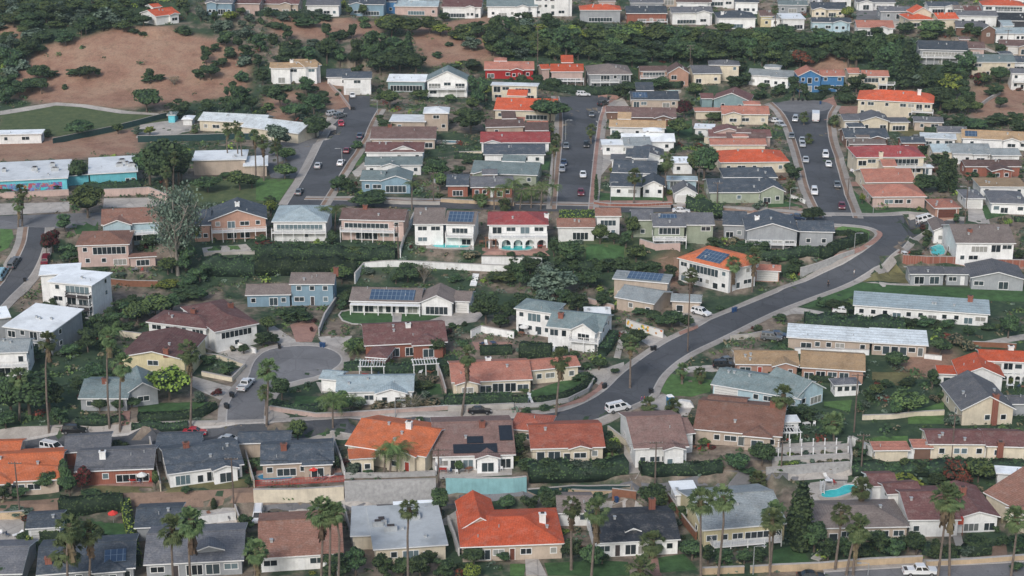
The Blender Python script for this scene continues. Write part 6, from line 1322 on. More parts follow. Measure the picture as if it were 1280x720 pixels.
# ------------------------------------------------------------------ walls and fences
STUC = {'w': WALL['white'], 'p': WALL['pink'], 'c': WALL['cream'], 'g': plain('gray_block', (.36,.36,.36), .9, var=.2), 'a': WALL['lblue'], 'b': WALL['brick'], 'n': WOOD, 'e': CONC, 'q': wall_mat('faded_turquoise', (.27,.50,.53)),
        'k': plain('dark_green_mesh', (.02,.05,.05), .9), 't': wall_mat('tan_wall', (.52,.40,.27))}
m, nt, b = nodes('flower_mural'); STUC['f'] = m; p_ = coords(nt); vo = N(nt, 'ShaderNodeTexVoronoi'); vo.inputs['Scale'].default_value = .9; nt.links.new(p_, vo.inputs['Vector'])
spt = ramp(nt, vo.outputs['Distance'], [(.28, G(1)), (.34, G(0))]); sc_ = N(nt, 'ShaderNodeSeparateColor'); nt.links.new(vo.outputs['Color'], sc_.inputs[0])
nt.links.new(mixc(nt, (.66,.66,.64), ramp(nt, sc_.outputs[0], [(.0, (.7,.25,.03)), (.4, (.75,.5,.06)), (.7, (.6,.12,.04)), (.9, (.2,.3,.1))]), spt, 'MIX'), b.inputs['Base Color'])
def wall(t, pts, h, th, mat, label, name='garden_wall', cat='wall', below=3.0, cap=True):
    P_ = dens(W2(pts, t), 1.5); a = offs(P_, th/2); b = offs(P_, -th/2); n = len(P_); m = MB(); k = m.mi(STUC[mat])
    zs = [float(H1(*p)) for p in P_]
    r_ = 3 if name != 'retaining_wall' else 6
    zs = [sum(zs[max(0, i-r_):i+r_+1])/len(zs[max(0, i-r_):i+r_+1]) for i in range(n)]
    zs = [sum(zs[max(0, i-r_):i+r_+1])/len(zs[max(0, i-r_):i+r_+1]) for i in range(n)]
    for i in range(n): m.v += [(a[i][0], a[i][1], zs[i]-below), (a[i][0], a[i][1], zs[i]+h), (b[i][0], b[i][1], zs[i]+h), (b[i][0], b[i][1], zs[i]-below)]
    for i in range(n-1):
        for j in range(4): m.f.append((4*i+j, 4*i+(j+1) % 4, 4*i+4+(j+1) % 4, 4*i+4+j)); m.m.append(k)
    m.f += [(0,1,2,3), (4*n-4,4*n-1,4*n-2,4*n-3)]; m.m += [k, k]
    o = m.build(name); tag(o, label, cat, None, 'thing')
    if cap:
        a = offs(P_, th/2+.05); b = offs(P_, -th/2-.05); c = MB(); k = c.mi(KERB)
        for i in range(n): c.v += [(a[i][0], a[i][1], zs[i]+h+.002), (a[i][0], a[i][1], zs[i]+h+.1), (b[i][0], b[i][1], zs[i]+h+.1), (b[i][0], b[i][1], zs[i]+h+.002)]
        for i in range(n-1):
            for j in range(4): c.f.append((4*i+j, 4*i+(j+1) % 4, 4*i+4+(j+1) % 4, 4*i+4+j)); c.m.append(k)
        c.build('coping', o)
    return o
for a in [
 ('01',[(-60,272),(100,268),(345,256)],1.6,.3,'p','long pink block wall left of the round street tree'),('01',[(522,262),(640,258),(745,250),(800,272),(838,288)],2.0,.3,'p','pink block wall with angled corner by the lane'),
 ('11',[(495,700),(540,615),(700,612),(900,622),(1130,634),(1290,640)],1.6,.3,'w','long white garden wall under the pool row'),('11',[(1128,610),(1290,612)],2.4,.3,'w','white retaining wall below the spanish pool terrace','retaining_wall'),
 ('21',[(0,606),(120,606),(150,612)],2.0,.3,'w','white wall with sloping end below the red roofed villa'),('11',[(722,570),(745,470),(790,350)],1.4,.25,'w','white sloping side wall beside the kidney pool house'),
 ('33',[(418,70),(470,100),(530,128),(620,134),(900,130),(1240,122)],2.1,.3,'w','long white garden wall bending round the green yard'),
 ('13',[(445,346),(600,350),(900,340)],4.2,.4,'g','tall gray concrete retaining wall below the orange villa','retaining_wall'),('13',[(-10,350),(200,348),(440,338)],2.6,.3,'c','cream panelled retaining wall under the oval pool','retaining_wall'),
 ('13',[(950,308),(1100,306),(1290,302),(1352,298)],3.0,.3,'q','pale turquoise painted retaining wall by the alley','retaining_wall'),('23',[(78,292),(300,290),(590,272)],1.2,.25,'k','dark mesh fence along the ivy bank','mesh_fence','fence'),
 ('33',[(0,700),(270,688),(500,668),(770,655)],1.3,.35,'t','low tan garden wall along the bottom street'),('33',[(790,672),(1000,662),(1290,640)],1.0,.35,'t','low tan wall below the maroon glazed gable house'),
 ('23',[(950,712),(1160,704)],1.2,.35,'t','tan block wall below the gray deck house'),('23',[(1190,704),(1290,698)],1.2,.35,'t','short tan wall left of the front steps'),
 ('22',[(0,600),(150,594),(280,570),(380,520),(410,470)],.8,.3,'g','curved gray kerb wall round the corner lawn'),
 ('31',[(160,668),(300,610),(430,550)],1.6,.3,'g','pale gray garden wall sloping along the curved street'),('22',[(1090,262),(1180,255),(1285,240)],1.2,.2,'e','white railing wall beside the south verge'),
 ('12',[(315,240),(345,160),(400,80)],1.6,.25,'g','slim gray wall climbing beside the round lawn'),('12',[(1075,250),(1125,222),(1290,252)],1.6,.25,'w','white gable shaped wall of the pink terrace'),
 ('22',[(572,190),(640,215),(755,250)],1.7,.25,'f','white mural wall with orange and yellow flowers'),('22',[(380,75),(510,112)],1.2,.25,'p','pink garden wall behind the veranda house'),
 ('02',[(1000,345),(1100,355),(1225,400),(1160,468),(1010,438)],.9,.3,'c','yellow stone edging wall curving round the drive'),('02',[(1110,280),(1200,300),(1280,330)],1.2,.3,'w','white curved wall below the maroon terrace house'),
 ('12',[(70,610),(300,648),(450,642),(960,608)],.9,.3,'p','low pink wall along the lower avenue'),('12',[(960,618),(1120,612),(1290,604)],1.2,.3,'e','gray concrete wall below the salmon long house'),
 ('03',[(-60,440),(60,436),(125,432)],1.4,.25,'t','tan block wall beside the slate garage'),('03',[(995,465),(1180,440)],1.7,.25,'w','white block wall of the small alley yard'),('03',[(750,60),(780,180),(805,300)],1.6,.15,'c','cream fence between the gray and slate blue houses'),
 ('03',[(1205,40),(1240,170),(1272,280)],1.6,.15,'c','cream fence right of the slate blue house'),('13',[(385,60),(420,150),(445,235)],1.6,.2,'w','white side wall left of the orange villa'),('13',[(815,-20),(860,110),(900,215)],1.8,.25,'w','white side wall right of the orange villa'),
 ('13',[(450,232),(650,228),(898,218)],.9,.25,'g','pale parapet on the gray retaining wall'),('13',[(960,460),(990,540),(1015,620)],1.6,.2,'w','white side fence of the courtyard house'),('13',[(440,400),(490,590)],1.4,.2,'e','gray side wall left of the courtyard house'),
 ('23',[(780,340),(850,450),(920,540)],1.5,.2,'n','brown wooden fence left of the wide gray gabled house'),('23',[(480,0),(570,70),(620,170)],1.3,.25,'c','pale stepped wall beside the sloping drive'),('23',[(500,345),(620,340)],1.9,.15,'n','dark wooden gate fence at the end of the paved yard','wooden_fence','fence'),
 ('23',[(80,275),(260,290),(580,278)],.5,.3,'t','low tan kerb wall below the ivy bank'),('03',[(1175,385),(1200,470),(1220,560)],1.4,.15,'c','cream board fence beside the gray ranch house'),('03',[(0,425),(20,424)],1.0,.2,'t','tan wall stub at the left edge'),
 ('31',[(672,590),(800,596),(1000,604),(1290,612)],1.8,.3,'b','long brick coloured wall behind the gray long house'),('30',[(1050,545),(1100,505),(1160,470)],1.0,.4,'e','gray concrete edge wall of the terraced slope'),
 ('32',[(132,326),(300,330),(505,335)],1.2,.3,'w','pale plinth wall below the long white roof'),('32',[(780,352),(868,362)],1.0,.2,'w','short white wall beside the bare brown yard'),('32',[(470,660),(620,655),(740,640),(880,636)],1.0,.2,'c','pale low fence across the two green yards'),
 ('32',[(1020,292),(1180,300),(1240,306)],1.2,.15,'n','brown wooden fence above the orange spanish roof','wooden_fence','fence'),('00',[(265,718),(390,695),(560,660),(700,625),(835,590)],1.8,.1,'k','dark green screened fence round the playing field','mesh_fence','fence'),
 ('00',[(690,712),(900,706),(1290,700)],2.0,.1,'k','dark green screened fence below the classrooms','mesh_fence','fence'),('01',[(540,700),(640,712),(790,716)],1.5,.12,'n','brown picket fence behind the white modern house','wooden_fence','fence'),
 ('11',[(925,290),(1100,300),(1290,310)],1.0,.3,'t','low tan wall behind the middle street trees'),('11',[(640,300),(920,305)],.9,.2,'e','pale kerbside wall behind the white pool house'),('11',[(1015,66),(1130,68)],1.8,.25,'c','cream block wall left of the white long house'),
 ('21',[(410,300),(480,312),(640,312),(800,305)],.7,.3,'b','low red wall round the corner cottage garden'),('21',[(640,505),(720,530),(840,535)],1.6,.4,'p','brown pink retaining wall below the sage green house','retaining_wall'),('21',[(960,-2),(1290,12)],2.0,.3,'c','long cream block wall above the orange hip roof'),
 ('01',[(1020,560),(1150,552),(1280,550)],.8,.3,'e','low concrete edge below the pink gabled house'),('02',[(600,240),(740,262)],1.4,.2,'c','beige fence behind the pale yellow gable house'),('10',[(365,425),(420,480),(470,548)],1.2,.25,'p','pink sloping wall beside the blue gray drive'),
 ('31',[(115,270),(185,300)],1.0,.15,'w','short white fence beside the third street corner'),('12',[(905,400),(930,470),(950,540)],1.5,.2,'p','pink side wall left of the salmon long house')]:
    wall(*a)
# stepped concrete terraces
for i, (z0, lab) in enumerate([(100, 'topmost'), (145, 'middle'), (208, 'lowest')]):
    wall('33', [(30 if i < 2 else -10, z0), (220, z0-8), (405, z0-14)], .75 if i < 2 else 1.5, .4, 'g', lab+' of the three gray concrete terrace walls', 'retaining_wall')
wall('33', [(405, 60), (412, 210)], 2.2, .3, 'g', 'gray end wall of the stepped terraces', 'retaining_wall')
for i, (x, y) in enumerate([(70,124),(150,122),(235,119),(320,115),(95,168),(175,165),(265,162),(345,158),(55,193),(130,190),(215,188),(305,185),(395,180),(40,120),(110,118),(190,115),(280,112),(360,108),(60,165),(130,162),(220,158),(310,156),(380,150),(20,190),(90,186),(170,184),(260,182),(350,180)]):
    b_ = gp(960+x/4, 540+y/4); grow('axstz'[i % 5], b_, rng.uniform(.6, 1.2), rng.uniform(1.2, 2.2), group='shrubs in the yards')
for j, yy in enumerate((92, 138)):
    for i in range(7):
        b_ = gp(960+(50+i*58)/4, 540+(yy-i*2)/4); m = MB(); m.box((-.09,-.09,-.3), (.09,.09,2.1), TRIM); m.box((-.13,-.13,2.1), (.13,.13,2.18), TRIM); o = m.build('garden_post'); o.location = b_
        tag(o, ('' if 0 else ['leftmost','second','third','fourth','fifth','sixth','rightmost'][i])+' white post on the '+['topmost','middle'][j]+' concrete terrace', 'post', 'white posts on the terraces')
# ------------------------------------------------------------------ pools
m, nt, b = nodes('pool_water'); POOLW = m; p = N(nt, 'ShaderNodeNewGeometry').outputs['Position']
c = ramp(nt, noise_t(nt, p, .8, 3), [(.3, (.02,.40,.42)), (.7, (.07,.58,.56))]); nt.links.new(c, b.inputs['Base Color']); b.inputs['Roughness'].default_value = .12; b.inputs['Specular IOR Level'].default_value = .5
POOLB = plain('pool_water_blue', (.04,.22,.36), .12, spec=.5); POOLD = plain('pool_water_dark', (.02,.12,.13), .1, spec=.5)
def pool(t, pts, label, mat=None, mar=.5, sm=2):
    P_ = W2(pts, t); P_ = smooth(P_+[P_[0]], sm)[:-1] if sm else P_
    z = max(float(H1(x, y)) for x, y in P_)+.12; cx = sum(p[0] for p in P_)/len(P_); cy = sum(p[1] for p in P_)/len(P_)
    o = empty('swimming_pool', (cx, cy, z)); L_ = [(x-cx, y-cy) for x, y in P_]
    if sum(L_[i][0]*L_[(i+1) % len(L_)][1]-L_[(i+1) % len(L_)][0]*L_[i][1] for i in range(len(L_))) < 0: L_ = L_[::-1]
    O_ = [(x*(1+mar/max(.1, math.hypot(x, y))), y*(1+mar/max(.1, math.hypot(x, y)))) for x, y in L_]
    m = MB(); m.face([(x, y, -.06) for x, y in L_], mat or POOLW); m.build('water', o)
    m = MB(); n = len(L_)
    for i in range(n):
        j = (i+1) % n
        m.face([(*O_[i], .04), (*O_[j], .04), (*L_[j], .04), (*L_[i], .04)], PALE); m.face([(*O_[j], .04), (*O_[i], .04), (*O_[i], -2.5), (*O_[j], -2.5)], PALE); m.face([(*L_[i], .04), (*L_[j], .04), (*L_[j], -.4), (*L_[i], -.4)], TRIM)
    m.build('coping', o); BLOCK.append(P_); tag(o, label, 'swimming pool', None, 'thing'); return o
pool('33', [(264,306),(296,292),(350,294),(380,278),(436,284),(452,302),(424,320),(372,330),(330,340),(268,338)], 'turquoise freeform pool behind the gray hip roof', mar=.6)
pool('13', [(5,228),(30,214),(90,210),(160,214),(190,226),(165,240),(80,247),(25,243)], 'blue oval pool above the cream wall', POOLB)
pool('11', [(880,510),(920,500),(1000,498),(1075,506),(1060,520),(980,523),(900,521)], 'kidney shaped pool in front of the white house', mar=.7)
pool('11', [(1220,512),(1300,508),(1385,510),(1380,530),(1300,534),(1225,530)], 'turquoise pool under the spanish arches', sm=1)
pool('31', [(812,522),(868,520),(890,560),(850,563),(818,556)], 'small turquoise pool right of the corner street', sm=1)
pool('20', [(770,455),(835,452),(840,466),(780,468)], 'small pale pool behind the slate roofed house', sm=1)
pool('23', [(1200,325),(1225,322),(1245,350),(1225,362)], 'tiny dark pool corner beside the red umbrella', POOLD, sm=0)
pool('10', [(905,708),(1010,706),(1005,718),(910,719)], 'narrow teal pool in the tight block', POOLD, sm=0)
# steps and a white slide by the large pool
m = MB()
for i in range(6): m.box((-.25, -.3*i, 1.6-.27*i), (.25, -.3*i+.32, 1.66-.27*i), TRIM)
m.box((-.3, -1.8, .1), (-.25, .2, 2.0), TRIM); m.box((.25, -1.8, .1), (.3, .2, 2.0), TRIM)
q = gp(960+266/4, 540+292/4); o = m.build('pool_slide'); o.location = q; tag(o, 'white slide at the left end of the large pool', 'pool slide', None, 'thing')
# ------------------------------------------------------------------ vehicles
m, nt, b = nodes('car_paint'); PAINT = m; oi = N(nt, 'ShaderNodeObjectInfo'); nt.links.new(oi.outputs['Color'], b.inputs['Base Color'])
b.inputs['Roughness'].default_value = .3; b.inputs['Coat Weight'].default_value = .5; b.inputs['Specular IOR Level'].default_value = .5
TYRE = plain('tyre_rubber', (.02,.02,.02), .8); RIM = plain('rim_metal', (.35,.35,.36), .35, .7); LAMP = plain('headlight_lens', (.6,.6,.6), .1, spec=.6); TAIL = plain('tail_light_lens', (.35,.01,.01), .2, spec=.6)
CARG = plain('car_glass', (.012,.016,.02), .06, spec=.6)
def extr(mb, prof, hw, mat, taper=None):
    n = len(prof); L_ = [(x, -hw(x, z), z) for x, z in prof]; R_ = [(x, hw(x, z), z) for x, z in prof]
    mb.poly(L_+R_, [tuple(range(n)), tuple(range(2*n-1, n-1, -1))]+[(i, i+n, (i+1) % n+n, (i+1) % n) for i in range(n)], mat)
CARM = {}
def car_meshes():
    S = {'sedan': dict(l=4.6, w=.9, body=[(-2.3,.3),(2.3,.3),(2.32,.55),(2.25,.72),(1.2,.88),(1.0,.93),(-1.55,.97),(-2.2,.95),(-2.32,.7)], cab=(-1.7,1.05,-1.05,.3,.93,1.42)),
         'suv': dict(l=4.7, w=.94, body=[(-2.35,.38),(2.35,.38),(2.37,.7),(2.28,.9),(1.25,1.05),(1.1,1.1),(-2.3,1.12),(-2.38,.8)], cab=(-2.28,1.15,-2.05,.45,1.08,1.72)),
         'van': dict(l=5.0, w=.97, body=[(-2.5,.38),(2.5,.38),(2.52,.7),(2.4,.95),(1.75,1.12),(-2.48,1.15),(-2.52,.8)], cab=(-2.46,1.85,-2.35,1.1,1.1,1.95)),
         'pickup': dict(l=5.7, w=.98, body=[(-2.85,.5),(2.85,.5),(2.87,.85),(2.8,1.05),(1.5,1.18),(-2.83,1.15),(-2.87,.8)], cab=(-1.0,1.5,-.75,.75,1.12,1.82)),
         'truck': dict(l=6.5, w=1.05, body=[(-3.2,.6),(3.2,.5),(3.22,1.0),(3.1,1.3),(2.6,1.4),(1.5,1.45),(1.45,.9),(-3.2,.9)], cab=(1.5,3.0,1.55,2.3,1.35,2.2))}
    for k, s in S.items():
        bm = MB(); w = s['w']
        extr(bm, s['body'], lambda x, z: w*(1-.06*(abs(x)/(s['l']/2))**4)*(1-.04*max(0, z-.8)), PAINT)
        x0, x1, t0, t1, zb, zt = s['cab']; wb, wt = w*.95, w*.76
        B = [(x0,-wb,zb),(x1,-wb,zb),(x1,wb,zb),(x0,wb,zb),(t0,-wt,zt),(t1,-wt,zt),(t1,wt,zt),(t0,wt,zt)]
        bm.poly(B, [(4,5,6,7),(0,1,5,4),(1,2,6,5),(2,3,7,6),(3,0,4,7)], PAINT)
        bm.box((t0+.05,-wt+.05,zt), (t1-.05,wt-.05,zt+.04), PAINT)
        bm.box((-s['l']/2-.05,-w*.92,.38), (-s['l']/2+.1,w*.92,.58), DTRIM); bm.box((s['l']/2-.1,-w*.92,.38), (s['l']/2+.06,w*.92,.55), DTRIM)
        for sy in (-1, 1): bm.box((x1-.35, sy*w-.0, zb), (x1-.2, sy*(w+.14), zb+.14), PAINT)
        if k == 'pickup':
            bm.box((-2.75,-.8,1.151), (-1.15,.8,1.155), DTRIM); bm.box((-2.8,-.96,1.15), (-1.0,-.86,1.3), PAINT); bm.box((-2.8,.86,1.15), (-1.0,.96,1.3), PAINT); bm.box((-2.86,-.96,1.0), (-2.78,.96,1.3), PAINT)
        if k == 'truck': bm.box((-3.2,-1.15,.92), (1.4,1.15,3.1), PAINT)
        if k in ('suv', 'van'):
            for sy in (-1, 1): bm.box((t0+.2, sy*.62-.03, zt+.04), (t1-.1, sy*.62+.03, zt+.1), DTRIM)
        g = MB(); def_in = .12
        def pane(a, b, c, d, f0, f1, lo=.14, hi=.88):
            a, b, c, d = map(Vector, (a, b, c, d)); P0 = a.lerp(b, f0); P1 = a.lerp(b, f1); Q0 = d.lerp(c, f0); Q1 = d.lerp(c, f1)
            nrm = (b-a).cross(d-a).normalized()*.012; g.face([P0.lerp(Q0, lo)+nrm, P1.lerp(Q1, lo)+nrm, P1.lerp(Q1, hi)+nrm, P0.lerp(Q0, hi)+nrm], CARG)
        ns = 2 if k in ('sedan', 'pickup') else (3 if k != 'truck' else 1)
        for i in range(ns):
            f0, f1 = i/ns+.04, (i+1)/ns-.04; pane(B[0], B[1], B[5], B[4], f0, f1); pane(B[2], B[3], B[7], B[6], f0, f1)
        pane(B[1], B[2], B[6], B[5], .07, .93, .08, .92); pane(B[3], B[0], B[4], B[7], .1, .9, .2, .9)
        wh = MB(); r = .33 if k == 'sedan' else .38; n = 14
        V = [(r*math.cos(2*math.pi*i/n), y, r*math.sin(2*math.pi*i/n)) for y in (-.11, .11) for i in range(n)]
        wh.poly(V, [tuple(range(n)), tuple(range(2*n-1, n-1, -1))]+[(i, i+n, (i+1) % n+n, (i+1) % n) for i in range(n)], TYRE)
        rm_ = MB(); V = [(r*.6*math.cos(2*math.pi*i/n), y, r*.6*math.sin(2*math.pi*i/n)) for y in (-.12, .12) for i in range(n)]
        rm_.poly(V, [tuple(range(n)), tuple(range(2*n-1, n-1, -1))]+[(i, i+n, (i+1) % n+n, (i+1) % n) for i in range(n)], RIM)
        hl = MB(); hl.box((s['l']/2-.12,-.2,.62), (s['l']/2+.03,.2,.76), LAMP); tl = MB(); tl.box((-s['l']/2-.03,-.16,.7), (-s['l']/2+.1,.16,.85), TAIL)
        me = bm.mesh('body'); bb = bmesh.new(); bb.from_mesh(me)
        bmesh.ops.remove_doubles(bb, verts=bb.verts, dist=.001); es = [e for e in bb.edges if e.is_manifold and e.calc_face_angle(0) > .5]
        bmesh.ops.bevel(bb, geom=es, offset=.05, segments=2, affect='EDGES'); bb.to_mesh(me); bb.free()
        CARM[k] = dict(body=me, glass=g.mesh('windows'), wheel=wh.mesh('wheel'), rim=rm_.mesh('rim'), hl=hl.mesh('headlight'), tl=tl.mesh('tail_light'), r=r, wb=s['l']*.31, w=s['w'], s=s)
car_meshes()
CC = {'white': (.72,.73,.74), 'silver': (.40,.42,.44), 'gray': (.13,.14,.15), 'black': (.018,.018,.02), 'dark blue': (.02,.035,.08), 'red': (.42,.02,.035), 'dark red': (.14,.012,.025), 'pale blue': (.25,.42,.50), 'beige': (.38,.33,.26)}
CARS = []
def car(t, kind, col, x, y, dx, dy, where):
    ox, oy = TC(t); k = .25 if t else 1; X, Y = ox+x*k, oy+y*k; b = gp(X, Y)
    a = gp(X-dx*3, Y-dy*3); c = gp(X+dx*3, Y+dy*3); d = c-a; d.normalize()
    q1 = float(H1(b.x+d.x*1.5, b.y+d.y*1.5)); q0 = float(H1(b.x-d.x*1.5, b.y-d.y*1.5))
    yaw = math.atan2(d.y, d.x); z = (q0+q1)/2+.1
    o = empty('parked_'+{'suv': 'suv', 'sedan': 'car', 'van': 'van', 'pickup': 'pickup', 'truck': 'box_truck'}[kind], (b.x, b.y, z)); o.rotation_euler = (0, -math.atan2(q1-q0, 3), yaw)
    M_ = CARM[kind]; body = link('body', M_['body'], o); body.color = (*CC[col], 1); link('windows', M_['glass'], body)
    for sx in (-1, 1):
        for sy in (-1, 1):
            w_ = link('wheel', M_['wheel'], o); w_.location = (sx*M_['wb'], sy*(M_['w']-.1), M_['r']); link('rim', M_['rim'], w_)
    for sy in (-1, 1):
        h_ = link('headlight', M_['hl'], o); h_.location = (0, sy*M_['w']*.7, .1 if kind != 'sedan' else 0); h_ = link('tail_light', M_['tl'], o); h_.location = (0, sy*M_['w']*.72, .1 if kind != 'sedan' else 0)
    kn = {'suv': 'sport utility car', 'sedan': 'car', 'van': 'van', 'pickup': 'pickup truck', 'truck': 'box truck'}[kind]
    tag(o, None, {'suv': 'car', 'sedan': 'car', 'van': 'van', 'pickup': 'pickup', 'truck': 'truck'}[kind], 'vehicles parked in the streets and drives')
    CARS.append(dict(o=o, base=f'{col} {kn} {where}', px=X, py=Y))
for a in [
 ('10','sedan','white',482,486,3,10,'parked on the drive of the white garage house'),('10','suv','silver',388,578,10,-2,'at the kerb of the first turning circle'),('10','suv','gray',420,590,10,-3,'at the kerb of the first turning circle'),('10','sedan','red',425,626,2,9,'at the left kerb near the first turning circle'),
 ('20','suv','white',355,482,10,0,'across the head of the second street'),('20','suv','black',455,528,10,-3,'at the right side of the second turning circle'),('20','sedan','gray',398,582,0,10,'at the right kerb of the second street'),
 ('30','truck','white',237,604,0,-10,'in the third turning circle'),('30','suv','silver',136,606,-2,10,'at the left kerb of the third street'),('30','sedan','white',36,614,10,1,'beside the third street driveway'),('30','sedan','silver',62,634,8,3,'beside the third street driveway'),('30','sedan','white',408,632,10,0,'outside the gray gabled sunroom house'),('30','sedan','silver',170,712,-1,10,'at the left kerb of the third street'),('30','sedan','gray',118,690,-1,10,'beside the third street hedge'),
 ('01','suv','gray',72,604,7,-9,'on the street at the left edge'),('01','van','pale blue',12,664,7,-9,'at the left edge of the picture'),('01','sedan','dark red',228,585,3,-10,'half hidden beside the left street'),
 ('11','sedan','silver',310,118,4,-10,'at the left kerb of the first street'),('11','sedan','gray',216,250,5,-10,'at the lower left kerb of the first street'),('11','sedan','white',425,104,5,-8,'at the right kerb of the first street'),('11','sedan','dark red',455,42,5,-10,'at the right kerb of the first street'),('10','sedan','dark blue',520,690,3,-10,'high on the first street'),
 ('21','sedan','gray',270,20,0,10,'at the left kerb of the second street'),('21','sedan','dark blue',258,104,0,10,'at the left kerb of the second street'),('21','sedan','silver',250,134,0,10,'at the left kerb of the second street'),('21','sedan','white',355,164,0,10,'at the right kerb of the second street'),('21','sedan','dark red',344,252,1,10,'at the foot of the second street'),
 ('21','sedan','white',475,32,9,-3,'in the drives right of the second street'),('21','sedan','gray',520,34,9,-3,'in the drives right of the second street'),('21','sedan','black',372,12,0,10,'at the right kerb of the second street'),
 ('31','sedan','silver',188,90,1,10,'at the left kerb of the third street'),('31','suv','white',287,66,1,10,'at the right kerb of the third street'),('31','sedan','white',302,112,1,10,'at the right kerb of the third street'),('31','suv','white',231,250,1,10,'low on the left of the third street'),('31','sedan','dark red',368,320,1,10,'at the foot of the third street'),('31','sedan','silver',172,12,1,10,'at the left kerb of the third street'),
 ('31','sedan','white',450,142,10,-1,'in the mansion drive'),('31','van','white',790,386,10,0,'at the kerb before the salmon garage'),('31','sedan','dark blue',148,378,10,2,'behind the wide gray gabled house'),('31','sedan','gray',345,215,2,10,'at the right kerb of the third street'),
 ('02','pickup','white',1230,500,6,-6,'at the cul-de-sac entrance'),('02','sedan','red',975,734,10,0,'on the lower avenue above the slate blue roof'),('02','suv','black',370,726,10,0,'on the lower avenue left of the red car'),('03','van','white',262,95,8,2,'on the drive behind the gray brick house'),('03','sedan','silver',1150,52,10,1,'in the drive behind the slate blue roof'),
 ('22','suv','white',945,136,10,3,'in the drive of the low gray solar house'),('22','suv','black',1058,400,10,0,'in front of the long tan ranch house'),('22','sedan','gray',1080,376,10,-1,'beside the tan ranch house drive'),('22','van','white',530,616,10,-2,'on the bend of the lower avenue'),
 ('32','suv','gray',15,262,10,1,'in the drive of the long white house'),('32','sedan','dark blue',50,248,10,1,'in the drive of the long white house'),('32','sedan','white',372,126,10,1,'beside the long pale blue house'),('12','sedan','white',660,682,10,0,'behind the orange villa on the avenue'),('12','sedan','black',1118,626,10,0,'on the avenue left of the curve'),
 ('13','van','white',12,438,-1,10,'in the yard beside the alley'),('33','pickup','white',758,716,10,0,'on the bottom street'),('33','sedan','black',215,738,10,0,'at the bottom frame edge'),('31','sedan','black',880,430,10,2,'near the corner of the pool house drive') if 0 else ('20','sedan','white',520,575+15,10,-1,'in the yard below the second turning circle'),
 ('12','sedan','silver',420,240+110,4,-8,'beside the cul-de-sac kerb') if 0 else ('21','sedan','white',845,345,10,1,'behind the sage green house'),('30','sedan','gray',745,700,10,0,'beside the slate roofed brick house'),('13','sedan','black',105,425+5,10,-1,'in the alley yard')]:
    car(*a)
# ------------------------------------------------------------------ poles, lamps, wires
POLEM = plain('weathered_pole', (.13,.10,.085), .95, var=.3); GALV = plain('galvanised_steel', (.38,.40,.41), .5, .4); INS = plain('insulator', (.3,.3,.28), .4)
POLES = []
def pole(t, x, yb, yt, label, arms=1, tf=False, lamp=0):
    ox, oy = TC(t); k = .25 if t else 1; b = gp(ox+x*k, oy+yb*k); h = hpx(b, oy+yt*k); o = empty('utility_pole', b)
    m = MB(); m.tube([(0,0,-1),(0,0,h)], [.17, .11], POLEM, 8); m.build('pole', o)
    for i in range(arms):
        m = MB(); z = h-.35-1.1*i; m.box((-1.2,-.07,z), (1.2,.07,z+.13), POLEM); m.build('crossarm', o)
        for sx in (-1.1, -.55, .55, 1.1):
            q = MB(); q.tube([(sx,0,z+.13),(sx,0,z+.36)], [.06, .04], INS, 6); q.build('insulator', o)
    if tf: m = MB(); m.tube([(.35,0,h-2.9),(.35,0,h-1.9)], .28, GALV, 10); m.build('transformer', o)
    if lamp: m = MB(); m.tube([(0,0,h*.82),(lamp*.9,-.2,h*.86),(lamp*1.8,-.3,h*.86)], .05, GALV, 6); l_ = m.build('lamp_arm', o); m = MB(); m.box((lamp*1.8-.3,-.45,h*.86-.1), (lamp*1.8+.3,-.15,h*.86+.06), GALV); m.build('lamp_head', l_)
    tag(o, label, 'utility pole', 'utility poles'); POLES.append((o, b, h)); return o
def lamp(t, x, yb, yt, label, s=1):
    ox, oy = TC(t); k = .25 if t else 1; b = gp(ox+x*k, oy+yb*k); h = hpx(b, oy+yt*k); o = empty('street_lamp', b)
    m = MB(); m.tube([(0,0,-.5),(0,0,h*.97),(s*.5,0,h),(s*1.6,0,h)], [.1,.07,.06,.05], GALV, 8); m.build('pole', o)
    m = MB(); m.box((s*1.6-.35,-.16,h-.09), (s*1.6+.35,.16,h+.06), GALV); m.build('lamp_head', o); tag(o, label, 'street lamp', 'street lamps')
for a in [('03',101,425,150,'tall pole beside the orange roof at the left'),('03',1170,376,128,'tall pole right of the slate blue roofed house'),('13',914,272,84,'slim pole left of the turquoise wall',2,True),('23',715,266,48,'tall pole standing in the alley',2),
 ('33',464,214,10,'pole beside the stepped terraces',2,True),('33',917,132,-90,'tall pole behind the long maroon roof'),('31',984,392,180,'pole beside the gray roofed white garage',1,True,-1),('20',128,376,130,'pole in front of the dark wooded belt'),
 ('20',365,462,350,'pole at the head of the second street'),('20',888,400,225,'pole rising from the wooded belt',2),('30',155,498,405,'pole behind the third turning circle'),('11',888,292,140,'pole behind the brick houses',1,True),('11',935,150,64,'short pole among the garden trees'),
 ('21',930,290,110,'pole beside the small white gabled garage'),('21',1025,300,190,'slim dark pole by the cross street'),('22',878,318,-30,'tall slim pole on the curving street'),('32',430,720,430,'dark pole between the two long yards'),('33',65,200,40,'pole at the left of the terraces'),
 ('30',1192,260,150,'pole beside the upper right houses'),('30',765,640,590,'short pole near the sunroom'),('11',712,570,400,'dark pole beside the brown balcony house'),('31',398,280,170,'pole beside the corner house path'),('03',1290,500,330,'pole at the alley bend') if 0 else ('21',755,300,205,'slim pole in front of the dark roofed cottage')]:
    pole(*a)
